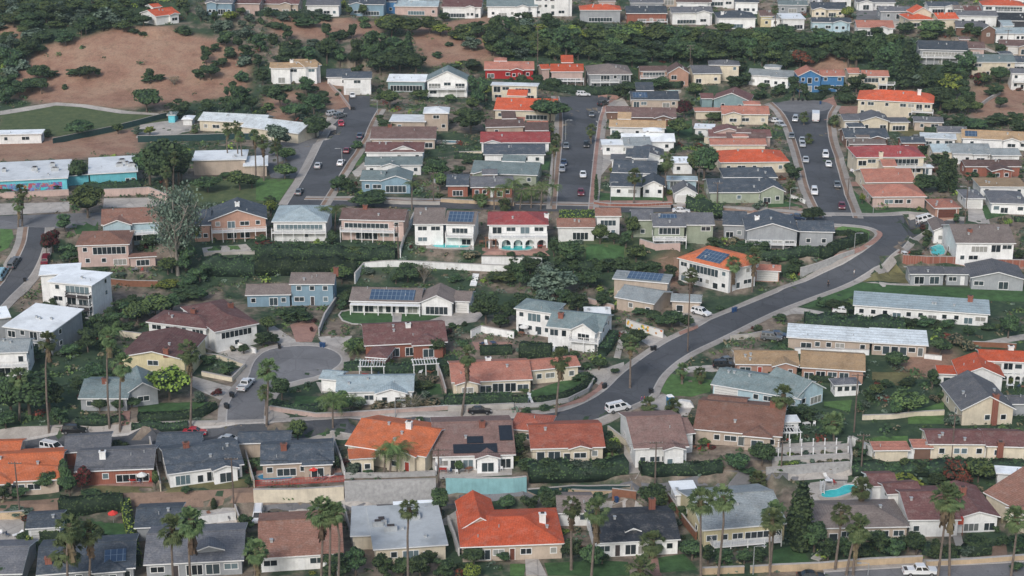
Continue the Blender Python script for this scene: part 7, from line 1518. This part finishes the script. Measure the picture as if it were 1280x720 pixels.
for a in [('11',430,85,22,'street lamp on the right of the first street',-1),('21',492,300,190,'street lamp by the corner cottage',1),('10',608,600,500,'street lamp near the first turning circle',-1),('31',525,352,310,'short street lamp beside the corner lawn',1),
 ('31',432,520,445,'street lamp on the red paved corner',1),('31',108,325,220,'street lamp by the third street hedge',1),('12',697,650,560,'street lamp on the lower avenue verge',1),('33',500,716,655,'street lamp on the bottom street',-1),('23',1205,712,570,'pale street lamp below the gray deck house',1),
 ('13',408,740,660,'pale street lamp at the bottom edge',-1),('20',268,700,600,'street lamp on the left of the second street',1)]:
    lamp(*a)
WIRE = plain('black_wire', (.02,.02,.02))
def wire(i, j, lab):
    a = POLES[i][1]+Vector((0,0,POLES[i][2]-.1)); b_ = POLES[j][1]+Vector((0,0,POLES[j][2]-.1))
    for sx, nm in ((-1.1, 'outer left'), (1.1, 'outer right')):
        m = MB(); pts = []
        for k in range(13): t = k/12; p = a.lerp(b_, t); p.x += sx; p.z -= 4*t*(1-t)*1.3; pts.append(p)
        m.tube(pts, .022, WIRE, 4); tag(m.build('power_line'), f'thin {nm} power line {lab}', 'power line', None, 'thing')
wire(0, 1, 'spanning above the left alley'); wire(1, 2, 'between the slate roofs and turquoise wall'); wire(2, 3, 'above the alley behind the white carport'); wire(3, 4, 'running to the stepped terraces')
# ------------------------------------------------------------------ people
SKIN = plain('skin', (.42,.24,.17)); HAIR = plain('hair', (.03,.02,.015))
def person(t, x, y, rz, top, legs, label, pose=0):
    ox, oy = TC(t); k = .25 if t else 1; b = gp(ox+x*k, oy+y*k); o = empty('person', b, rz)
    st = .16 if pose else .05
    J = {'pel': (0,0,.95,.14), 'wai': (0,.01,1.08,.125), 'che': (0,.01,1.32,.16), 'nec': (0,.0,1.5,.06), 'hd0': (0,-.01,1.6,.085), 'hd1': (0,-.015,1.72,.085)}
    for s, n in ((-1,'l'),(1,'r')):
        f = s*st
        J.update({n+'hip': (s*.1,0,.9,.1), n+'kne': (s*.11,-f*.5-.02,.5,.065), n+'ank': (s*.11,-f+.02,.09,.045), n+'toe': (s*.12,-f-.14,.04,.035), n+'sho': (s*.19,.01,1.42,.065), n+'elb': (s*.25,.03+f*.3,1.14,.045), n+'wri': (s*.24,-.06+f*.7,.9,.033), n+'han': (s*.235,-.08+f*.8,.81,.03)})
    ks = list(J); E = [('pel','wai'),('wai','che'),('che','nec'),('nec','hd0'),('hd0','hd1')]
    for n in 'lr': E += [('pel',n+'hip'),(n+'hip',n+'kne'),(n+'kne',n+'ank'),(n+'ank',n+'toe'),('che',n+'sho'),(n+'sho',n+'elb'),(n+'elb',n+'wri'),(n+'wri',n+'han')]
    me = bpy.data.meshes.new('body'); me.from_pydata([J[q][:3] for q in ks], [(ks.index(a), ks.index(c)) for a, c in E], [])
    bo = link('body', me, o); sk = bo.modifiers.new('s', 'SKIN'); sub = bo.modifiers.new('u', 'SUBSURF'); sub.levels = sub.render_levels = 1
    for i, q in enumerate(ks): me.skin_vertices[0].data[i].radius = (J[q][3], J[q][3]*(.8 if q in ('che','wai','pel') else 1)); me.skin_vertices[0].data[i].use_root = (q == 'pel')
    bpy.context.view_layer.update(); dg = bpy.context.evaluated_depsgraph_get(); nm = bpy.data.meshes.new_from_object(bo.evaluated_get(dg)); bo.modifiers.clear(); bo.data = nm
    nm.materials.clear()
    for c_ in (SKIN, top, legs): nm.materials.append(c_)
    for pgn in nm.polygons:
        z = pgn.center.z; pgn.material_index = 2 if (z < .98 and abs(pgn.center.x) < .2 and z > .08) else (1 if .98 <= z < 1.48 and not (abs(pgn.center.x) > .2 and z < 1.1) else 0)
        pgn.use_smooth = True
    m = MB(); _i = ICV*np.array([.095,.1,.075])+np.array([0,.015,1.755]); m.poly(_i.tolist(), ICF.tolist(), HAIR); m.build('hair', o)
    tag(o, label, 'person', None, 'thing')
CL = {k: plain('cloth_'+k.replace(' ', '_'), c) for k, c in [('black', (.02,.02,.022)), ('white', (.65,.65,.63)), ('purple', (.14,.05,.16)), ('red', (.4,.04,.03)), ('denim', (.05,.08,.14)), ('gray', (.16,.16,.17))]}
for a in [('22',648,580,.4,CL['purple'],CL['denim'],'person in a purple top at the corner beside the parked bins',1),('22',662,578,1.8,CL['red'],CL['black'],'person in a red top standing at the street corner'),('31',300,716,.2,CL['black'],CL['black'],'person in black on the curving street kerb'),
 ('31',430,662,.8,CL['white'],CL['gray'],'person in a white top beside the curving street',1),('31',756,418,0,CL['gray'],CL['denim'],'person near the white van on the cross street',1),('31',740,418,1,CL['white'],CL['denim'],'person in white near the white van')]:
    person(*a)
# ------------------------------------------------------------------ bins, toilet cabin, umbrellas, furniture
BINB = plain('black_bin_plastic', (.022,.022,.025), .5); BINC = plain('blue_bin_plastic', (.02,.06,.16), .5); BINR = plain('red_canvas', (.6,.05,.04)); BLUEP = plain('blue_cabin_plastic', (.02,.17,.36), .5)
def bin_(t, x, y, mat, label):
    ox, oy = TC(t); k = .25 if t else 1; b = gp(ox+x*k, oy+y*k); o = empty('wheeled_bin', b, rng.uniform(-.4, .4))
    m = MB(); m.poly([(-.24,-.28,.08),(.24,-.28,.08),(.24,.24,.08),(-.24,.24,.08),(-.31,-.36,1.0),(.31,-.36,1.0),(.31,.34,1.0),(-.31,.34,1.0)], [(3,2,1,0),(4,5,6,7),(0,1,5,4),(1,2,6,5),(2,3,7,6),(3,0,4,7)], mat); m.build('body', o)
    m = MB(); m.box((-.33,-.4,1.0), (.33,.38,1.08), mat); m.build('lid', o)
    for sx in (-.28, .28): m = MB(); m.tube([(sx-.04,.28,.12),(sx+.04,.28,.12)], .12, TYRE, 8); m.build('wheel', o)
    tag(o, label, 'bin', 'wheeled bins put out')
for i, a in enumerate([('02',1156,545,'k','black wheeled bin at the yellow drive'),('02',1166,549,'k','second black bin at the yellow drive'),('02',1130,600,'k','black bin on the cul-de-sac pavement'),('02',1138,606,'k','black bin nearest the cul-de-sac road'),
 ('12',118,304,'k','black bin at the top of the cul-de-sac'),('12',325,296,'b','blue bin at the cul-de-sac wall'),('12',340,298,'b','right blue bin of the cul-de-sac pair'),('22',458,505,'k','black bin on the red strip'),('22',466,500,'k','right black bin on the red strip'),
 ('22',700,315,'k','black bin beside the mural drive'),('22',715,312,'k','right black bin beside the mural drive'),('22',690,525,'k','black bin by the bright corner lawn'),('22',698,528,'k','second bin by the bright corner lawn'),('22',1105,122,'b','blue bin beside the solar house kerb'),('22',1118,118,'b','right blue bin beside the solar house kerb'),
 ('30',125,506,'k','leftmost black bin at the third turning circle'),('30',150,506,'k','black bin second from left at the turning circle'),('30',172,507,'k','rightmost black bin at the third turning circle'),('30',262,522,'b','blue bin right of the turning circle'),('23',522,352,'b','blue bin at the wooden gate'),
 ('01',125,690,'k','black bin by the left street'),('10',478,550,'k','black bin left at the drive entrance'),('10',490,550,'k','black bin right at the drive entrance'),('20',482,500,'k','black bin near the parked cars'),('21',800,326,'k','black bin behind the green hedge'),('03',1066,378,'k','black bin under the dark cypress') ]):
    bin_(a[0], a[1], a[2], BINB if a[3] == 'k' else BINC, a[4])
b = gp(640+790/4, 360+590/4); o = empty('portable_toilet', b, .3); m = MB(); m.box((-.6,-.6,0), (.6,.6,2.15), BLUEP); m.build('cabin', o)
m = MB(); m.box((-.42,-.64,.12), (.42,-.602,1.95), plain('pale_blue_door', (.08,.3,.5))); m.build('door', o)
m = MB(); m.poly([(-.66,-.66,2.15),(.66,-.66,2.15),(.66,.66,2.15),(-.66,.66,2.15),(-.4,-.4,2.4),(.4,-.4,2.4),(.4,.4,2.4),(-.4,.4,2.4)], [(4,5,6,7),(0,1,5,4),(1,2,6,5),(2,3,7,6),(3,0,4,7)], TRIM); m.build('roof', o); tag(o, 'blue portable toilet at the street corner', 'portable toilet', None, 'thing')
m = MB(); m.poly([(-2.2,-1,0),(2.2,-1,0),(2.2,1,0),(-2.2,1,0),(-1.6,-.7,1.0),(-.2,-.6,1.35),(1.5,-.7,1.0),(1.5,.7,1.0),(-.2,.6,1.3),(-1.6,.7,1.0)], [(0,1,6,5,4),(2,3,9,8,7),(1,2,7,6),(3,0,4,9),(4,5,8,9),(5,6,7,8)], CL['white'])
o = m.build('tarpaulin_cover'); o.location = gp(640+855/4, 360+590/4); tag(o, 'white tarpaulin covered heap beside the blue toilet', 'covered heap', None, 'thing'); o.name = 'tarpaulin_cover'
def umbrella(t, x, y, mat, label, r=1.4):
    ox, oy = TC(t); k = .25 if t else 1; b = gp(ox+x*k, oy+y*k); o = empty('patio_umbrella', b); m = MB(); m.tube([(0,0,0),(0,0,2.5)], .03, GALV, 6); m.build('pole', o)
    m = MB(); n = 8; R_ = [(r*math.cos(2*math.pi*i/n), r*math.sin(2*math.pi*i/n), 1.95) for i in range(n)]
    for i in range(n): m.face([R_[i], R_[(i+1) % n], (0,0,2.5)], mat); m.face([R_[(i+1) % n], R_[i], (R_[i][0], R_[i][1], 1.8), (R_[(i+1) % n][0], R_[(i+1) % n][1], 1.8)], mat)
    m.build('canopy', o); tag(o, label, 'umbrella', None, 'thing')
for a in [('03',568,455,BINR,'red patio umbrella in the hedged yard',.9),('23',1228,420,BINR,'red folded umbrella beside the flat gray roof',.8),('13',290,232,BINR,'red umbrella beside the oval pool',.9),('32',1170,440,BINR,'red umbrella behind the orange roof',1.0) if 0 else ('12',770,330,CL['white'],'white umbrella on the maroon house patio'),
 ('03',712,262,CL['white'],'white round table umbrella on the red terrace',1.0),('22',60,235,CL['white'],'white umbrella beside the veranda house',1.1)]:
    umbrella(*a)
FC = [CL['white'], CL['red'], CL['denim'], WOOD, CL['gray'], TRIM]
_ft = {}
def furn(kind, mat):
    if (kind, mat.name) not in _ft:
        d = {}
        m = MB()
        if kind == 'patio_table':
            m.box((-.7,-.5,.7), (.7,.5,.75), mat); d['tabletop'] = m.mesh('tabletop'); l_ = MB(); l_.box((-.03,-.03,0), (.03,.03,.7), mat); d['leg'] = l_.mesh('leg')
        elif kind == 'garden_chair':
            m.box((-.25,-.25,.42), (.25,.25,.47), mat); d['seat'] = m.mesh('seat'); l_ = MB(); l_.box((-.25,.22,.47), (.25,.26,.95), mat); d['backrest'] = l_.mesh('backrest'); l_ = MB(); l_.box((-.025,-.025,0), (.025,.025,.42), mat); d['leg'] = l_.mesh('leg')
        else:
            m.box((-.33,-1.0,.3), (.33,.35,.38), mat); d['seat'] = m.mesh('seat'); l_ = MB(); l_.poly([(-.33,.35,.3),(.33,.35,.3),(.33,.95,.75),(-.33,.95,.75),(-.33,.3,.38),(.33,.3,.38),(.33,.9,.83),(-.33,.9,.83)], [(3,2,1,0),(4,5,6,7),(0,1,5,4),(1,2,6,5),(2,3,7,6),(3,0,4,7)], mat); d['backrest'] = l_.mesh('backrest'); l_ = MB(); l_.box((-.025,-.025,0), (.025,.025,.3), mat); d['leg'] = l_.mesh('leg')
        _ft[(kind, mat.name)] = d
    return _ft[(kind, mat.name)]
FURN = []
def put(kind, mat, b, rz):
    o = empty(kind, b, rz)
    for nme, me in furn(kind, mat).items():
        if nme == 'leg':
            w_, d0, d1 = {'patio_table': (.62,-.42,.42), 'garden_chair': (.22,-.22,.22), 'sun_lounger': (.28,-.9,.3)}[kind]
            for sx in (-w_, w_):
                for y in (d0, d1): l_ = link('leg', me, o); l_.location = (sx, y, 0)
        else: link(nme, me, o)
    tag(o, None, {'patio_table': 'table', 'garden_chair': 'chair', 'sun_lounger': 'lounger'}[kind], kind.replace('_', ' ')+'s in the back yards'); FURN.append(dict(o=o, desc={'cloth_white': 'white', 'cloth_red': 'red', 'cloth_denim': 'blue', 'stained_wood': 'brown', 'cloth_gray': 'gray', 'white_trim': 'white'}[mat.name]+' '+kind.replace('_', ' '), loc=Vector(b), h=1, w=1, group=None))
for t, x, y, kinds in [('13',300,235,'clltc'),('13',355,232,'cltc'),('13',960,205,'tccc'),('13',1050,200,'ctcl'),('13',1180,195,'ctcc'),('03',700,255,'tcc'),('03',1090,440,'tccl'),('23',1200,300,'lll'),('33',330,262,'tccl'),('12',780,340,'tccct'),('12',1150,285,'llt'),('12',580,445,'tcc'),('12',860,425,'ll'),('22',80,240,'tcc'),
 ('11',900,500,'ll'),('11',1150,500,'tcc'),('21',130,520,'cl'),('21',720,470,'tcc') if 0 else ('31',730,560,'ccl'),('31',680,555,'ct'),('03',60,100,'tc'),('03',40,520,'ccl'),('01',700,640,'tccc'),('01',120,560,'c') if 0 else ('33',60,50,'tcc'),('23',930,90,'tcc'),('23',880,70,'cc'),('32',220,690,'tc'),('10',1250,470,'t'),('32',1240,500,'tcl'),('21',860,140,'ct')]:
    ox, oy = TC(t); b = gp(ox+x/4, oy+y/4)
    for i, c_ in enumerate(kinds):
        q = (b.x+(i % 3)*1.5-1.2+rng.uniform(-.3, .3), b.y+(i//3)*1.6+rng.uniform(-.3, .3)); put({'t': 'patio_table', 'c': 'garden_chair', 'l': 'sun_lounger'}[c_], FC[int(rng.integers(len(FC)))], (q[0], q[1], float(H1(*q))+.06), rng.uniform(0, 6.28))
# pergola beside the pale blue bungalow, school mural, red awning, railing round the oval pool
def pergola(t, x0, y0, x1, y1, dep, h, mat, label):
    ox, oy = TC(t); a = gp(ox+x0/4, oy+y0/4); b = gp(ox+x1/4, oy+y1/4); z = max(a.z, b.z); U = Vector((b.x-a.x, b.y-a.y, 0)); W = U.length
    o = empty('pergola', (a.x, a.y, z), math.atan2(U.y, U.x))
    for x in (0, W/2, W):
        for y in (0, dep): m = MB(); m.box((x-.08, y-.08, -1), (x+.08, y+.08, h), mat); m.build('post', o)
    for y in (0, dep): m = MB(); m.box((-.3, y-.07, h), (W+.3, y+.07, h+.18), mat); m.build('beam', o)
    m = MB(); x = 0
    while x < W: m.box((x-.05, -.4, h+.18), (x+.05, dep+.4, h+.32), mat); x += .6
    m.build('rafters', o); tag(o, label, 'pergola', None, 'thing')
pergola('12', 518, 455, 640, 450, 3.5, 2.5, TRIM, 'white striped pergola behind the pale blue roof'); pergola('12', 790, 440, 910, 438, 3, 2.4, TRIM, 'pale blue patio frame right of the striped pergola'); pergola('11', 1150, 528, 1200, 526, 2, 2.3, WOOD, 'brown pergola left of the spanish pool')
pergola('33', 50, 60, 160, 56, 2.5, 2.2, TRIM, 'white trellis frame above the concrete terraces')
m, nt, b = nodes('mural_paint'); MUR = m; p = coords(nt); vo = N(nt, 'ShaderNodeTexVoronoi'); vo.inputs['Scale'].default_value = .55; nt.links.new(p, vo.inputs['Vector'])
nz_ = noise_t(nt, p, .45, 3); r_ = ramp(nt, nz_, [(.40, (.02,.10,.30)), (.46, (.03,.40,.55)), (.52, (.45,.03,.05)), (.60, (.10,.05,.30)), (.66, (.02,.5,.6))]); nt.links.new(mixc(nt, r_, vo.outputs['Color'], .18, 'MIX'), b.inputs['Base Color'])
for H in HOUSES:
    if H['label'].startswith('white roofed school hall'): m = MB(); W = H['W']; m.box((-W*.5+2, OV-.06, -.2), (W*.42, OV-.004, H['h']-1.2), MUR); m.build('mural', H['root'])
b = gp(960+836/4, 540+492/4); m = MB(); m.box((0,-.9,0), (4.2,0,.25), CL['red']); m.box((0,-.95,-.9), (4.2,-.88,.2), plain('brick_red_awning', (.38,.07,.04))); o = m.build('awning'); o.location = b+Vector((0,-1.2,3.1)); 
for x in (0, 4.1): q = MB(); q.box((x,-.95,-4.2), (x+.1,-.85,-.9), WOOD); q.build('post', o)
tag(o, 'brick red awning before the maroon roofed house', 'awning', None, 'thing')
# iron railing above the oval pool
m = MB(); A = gp(320, 540+292/4); B = gp(320+445/4, 540+268/4); A = Vector(A)+Vector((0,0,.9)); B = Vector(B)+Vector((0,0,.9)); n = 60
for i in range(n+1): p = A.lerp(B, i/n); m.box((p.x-.03,p.y-.03,p.z-.2), (p.x+.03,p.y+.03,p.z+1.1), CL['red'])
for z in (.05, 1.05): m.tube([A+Vector((0,0,z)), B+Vector((0,0,z))], .05, CL['red'], 4)
tag(m.build('iron_fence'), 'dark red railing between the oval pool and cream wall', 'fence', None, 'thing')
# stairs
def stair(t, pts, w, label, mat=CONC):
    P_ = W2(pts, t); a, b = Vector(P_[0]), Vector(P_[1]); L_ = (b-a).length; n = max(4, int(L_/.6)); m = MB(); ang = math.atan2(b.y-a.y, b.x-a.x)
    for i in range(n):
        p = a.lerp(b, (i+.5)/n); z = float(H1(p.x, p.y)); M_ = Matrix.Translation((p.x, p.y, z)) @ Matrix.Rotation(ang, 4, 'Z'); m.box((-L_/n/2, -w/2, -.6), (L_/n/2+.05, w/2, .18+.02*(i % 2)), mat, M_)
    tag(m.build('staircase'), label, 'steps', None, 'thing')
stair('33', [(235,640),(350,545)], 1.6, 'pale garden steps climbing beside the dark conifer'); stair('12', [(705,185),(712,110)], 1.8, 'steps across the round lawn'); stair('22', [(205,350),(210,275)], 1.4, 'white stair below the veranda house', TRIM)
stair('22', [(525,350),(560,215)], 1.4, 'gray steps right of the veranda house'); stair('02', [(628,690),(632,620)], 1.6, 'red steps to the gray L shaped house', RBRICK); stair('11', [(1085,710),(1100,650)], 1.6, 'white steps through the garden wall', TRIM)
stair('23', [(100,720),(95,640)], 2.0, 'pale front path to the vivid orange house', PALE); stair('33', [(985,660),(940,510)], 1.4, 'curving pale path to the glazed gable'); stair('22', [(70,590),(90,530)], .5, 'left white arched garden rail', TRIM); stair('22', [(105,585),(80,525)], .5, 'right white arched garden rail', TRIM)
# ------------------------------------------------------------------ thin the trees past three hundred of a kind into one mass
for v in VEG:
    if v['o'].name.startswith('leafy_tree') and v['h'] < 3.0: v['o'].name = 'bush'; v['desc'] = v['desc'].replace(' tree', ' bush'); v['o']['category'] = 'bush'
bylab = {}
def area(o):
    c = [q for q in o.children if q.name.startswith('crown')]
    s = c[0].scale if c else o.scale
    return s.x*s.z/(depth(o.location)**2)
kinds = {}
for o in list(COL.objects):
    if o.parent is None and o.get('category') in ('tree', 'bush', 'shrub'): kinds.setdefault(o.name.split('.')[0], []).append(o)
mass = []
for k, L_ in kinds.items():
    L_.sort(key=area, reverse=True); mass += L_[285:]
if mass:
    Vs, Ls, St, Mi, mats = [], [], [], [], []; nv = nl = 0
    bpy.context.view_layer.update()
    for o in mass:
        for c in ([o] if o.data else list(o.children)):
            me = c.data; n = len(me.vertices); a = np.empty(n*3, np.float32); me.vertices.foreach_get('co', a); a = a.reshape(-1, 3); Mx = np.array(c.matrix_world)
            a = a@Mx[:3, :3].T+Mx[:3, 3]; l_ = np.empty(len(me.loops), np.int32); me.loops.foreach_get('vertex_index', l_); s_ = np.empty(len(me.polygons), np.int32); me.polygons.foreach_get('loop_start', s_); mi_ = np.empty(len(me.polygons), np.int32); me.polygons.foreach_get('material_index', mi_)
            for mt in me.materials:
                if mt not in mats: mats.append(mt)
            lut = np.array([mats.index(mt) for mt in me.materials]); Vs.append(a); Ls.append(l_+nv); St.append(s_+nl); Mi.append(lut[mi_]); nv += n; nl += len(l_)
    me = bpy.data.meshes.new('distant_trees'); A = np.concatenate(Vs); me.vertices.add(len(A)); me.vertices.foreach_set('co', A.ravel()); L2 = np.concatenate(Ls); me.loops.add(len(L2)); me.loops.foreach_set('vertex_index', L2)
    S2 = np.concatenate(St); me.polygons.add(len(S2)); me.polygons.foreach_set('loop_start', S2); me.update(calc_edges=True)
    for mt in mats: me.materials.append(mt)
    me.polygons.foreach_set('material_index', np.concatenate(Mi)); me.update()
    tag(link('distant_trees', me), 'remaining small trees and bushes scattered on the far slopes', 'trees', None, 'stuff')
    dead = set(mass)
    VEG[:] = [v for v in VEG if v['o'] not in dead]
    for o in mass:
        for c in list(o.children): bpy.data.objects.remove(c)
        bpy.data.objects.remove(o)
# ------------------------------------------------------------------ labels for everything placed by the dozen
def cutref(s):
    for w_ in (' with ', ' beside ', ' behind ', ' below ', ' above ', ' by ', ' among ', ' at ', ' in ', ' on ', ' under ', ' near ', ' next ', ' left ', ' right '):
        i = s.find(w_)
        if i > 8: yield s[:i]
labs = [H['label'] for H in HOUSES]
for H in HOUSES:
    c_ = sorted([r_ for r_ in cutref(H['label']) if len(r_.split()) >= 3 and sum(l_.startswith(r_) for l_ in labs) == 1], key=len)
    H['ref'] = c_[0] if c_ else H['label']
HC = [(H, H['c'].x, H['c'].y) for H in HOUSES]
ORD = ['', 'second', 'third', 'fourth', 'fifth', 'sixth', 'seventh', 'eighth', 'ninth', 'tenth']
def relabel(items):
    D = {}
    for v in items:
        p = v['loc']; H = min(HC, key=lambda q: math.hypot(q[1]-p.x, (q[2]-p.y)*.8))[0]; X, Y = proj(p); xs = [proj(Vector((a, b_, H['z'])))[0] for a, b_ in H['poly'][0]]
        rel = 'left of' if X < min(xs)+2 else ('right of' if X > max(xs)-2 else ('behind' if p.y > H['c'].y else 'in front of'))
        v['rel'] = f"{rel} the {H['ref']}"; D.setdefault((v['desc'], v['rel']), []).append((X, v))
    for (d, r_), L_ in D.items():
        L_.sort(key=lambda q: q[0]); n = len(L_)
        for i, (X, v) in enumerate(L_):
            if n == 1: s = f"{d} {r_}"
            elif n == 2:
                a, b_ = L_[0][1], L_[1][1]; big = v['h']*v['w'] >= (b_ if v is a else a)['h']*(b_ if v is a else a)['w']
                r1, r2 = a['h']*a['w'], b_['h']*b_['w']
                if max(r1, r2)/max(.01, min(r1, r2)) > 1.3: s = f"{'larger' if big else 'smaller'} {d} {r_}"
                else: s = f"{'left' if i == 0 else 'right'} {d} {r_}"
            else: s = f"leftmost {d} {r_}" if i == 0 else (f"rightmost {d} {r_}" if i == n-1 else f"{ORD[min(i, 9)]} {d} from left {r_}")
            w_ = s.split()
            if len(w_) > 16: s = ' '.join(x for x in w_ if x not in ('leafy', 'tall', 'low'))
            v['o']['label'] = ' '.join(s.split()[:16])
            if v.get('group'): v['o']['group'] = v['group']
relabel(VEG); relabel(FURN)
D = {}
for c_ in CARS: D.setdefault(c_['base'], []).append(c_)
for s, L_ in D.items():
    L_.sort(key=lambda c_: -c_['py'])
    for i, c_ in enumerate(L_): c_['o']['label'] = s if len(L_) == 1 else (('lowest ', 'highest ')[i] if len(L_) == 2 else ('lowest ', 'middle ', 'highest ', 'topmost ')[i])+s
# ------------------------------------------------------------------ light
w = bpy.data.worlds.new('World'); SC.world = w; w.use_nodes = True
nt = w.node_tree; bg = nt.nodes['Background']; sky = nt.nodes.new('ShaderNodeTexSky'); sky.sky_type = 'NISHITA'
sky.sun_disc = False; sky.sun_elevation = math.radians(38); sky.sun_rotation = math.radians(200)
sky.air_density = 1.2; sky.dust_density = 2.5; sky.ozone_density = 1.5
nt.links.new(sky.outputs[0], bg.inputs[0]); bg.inputs[1].default_value = .14
sd = bpy.data.lights.new('sun', 'SUN'); sun = bpy.data.objects.new('sun', sd); COL.objects.link(sun)
sd.energy = 2.1; sd.angle = math.radians(14); sd.color = (1, .98, .95)
sun.rotation_euler = (math.radians(52), 0, math.radians(-20))
# thin evening haze lying over the whole hillside
m = bpy.data.materials.new('haze'); m.use_nodes = True; nt = m.node_tree; nt.nodes.clear(); out = nt.nodes.new('ShaderNodeOutputMaterial'); vs = nt.nodes.new('ShaderNodeVolumeScatter')
vs.inputs['Density'].default_value = .00009; vs.inputs['Color'].default_value = (.72,.92,1,1); nt.links.new(vs.outputs[0], out.inputs['Volume'])
mb = MB(); mb.box((-900, -700, -60), (900, 1100, 160), m); tag(mb.build('haze'), None, None, None, 'structure')
SC.cycles.volume_step_rate = 8; SC.cycles.volume_bounces = 0
SC.view_settings.view_transform = 'Standard'; SC.view_settings.look = 'None'; SC.view_settings.exposure = 0
SC.render.resolution_x = 1280; SC.render.resolution_y = 720
SC.cycles.max_bounces = 4; SC.cycles.diffuse_bounces = 2; SC.cycles.glossy_bounces = 2
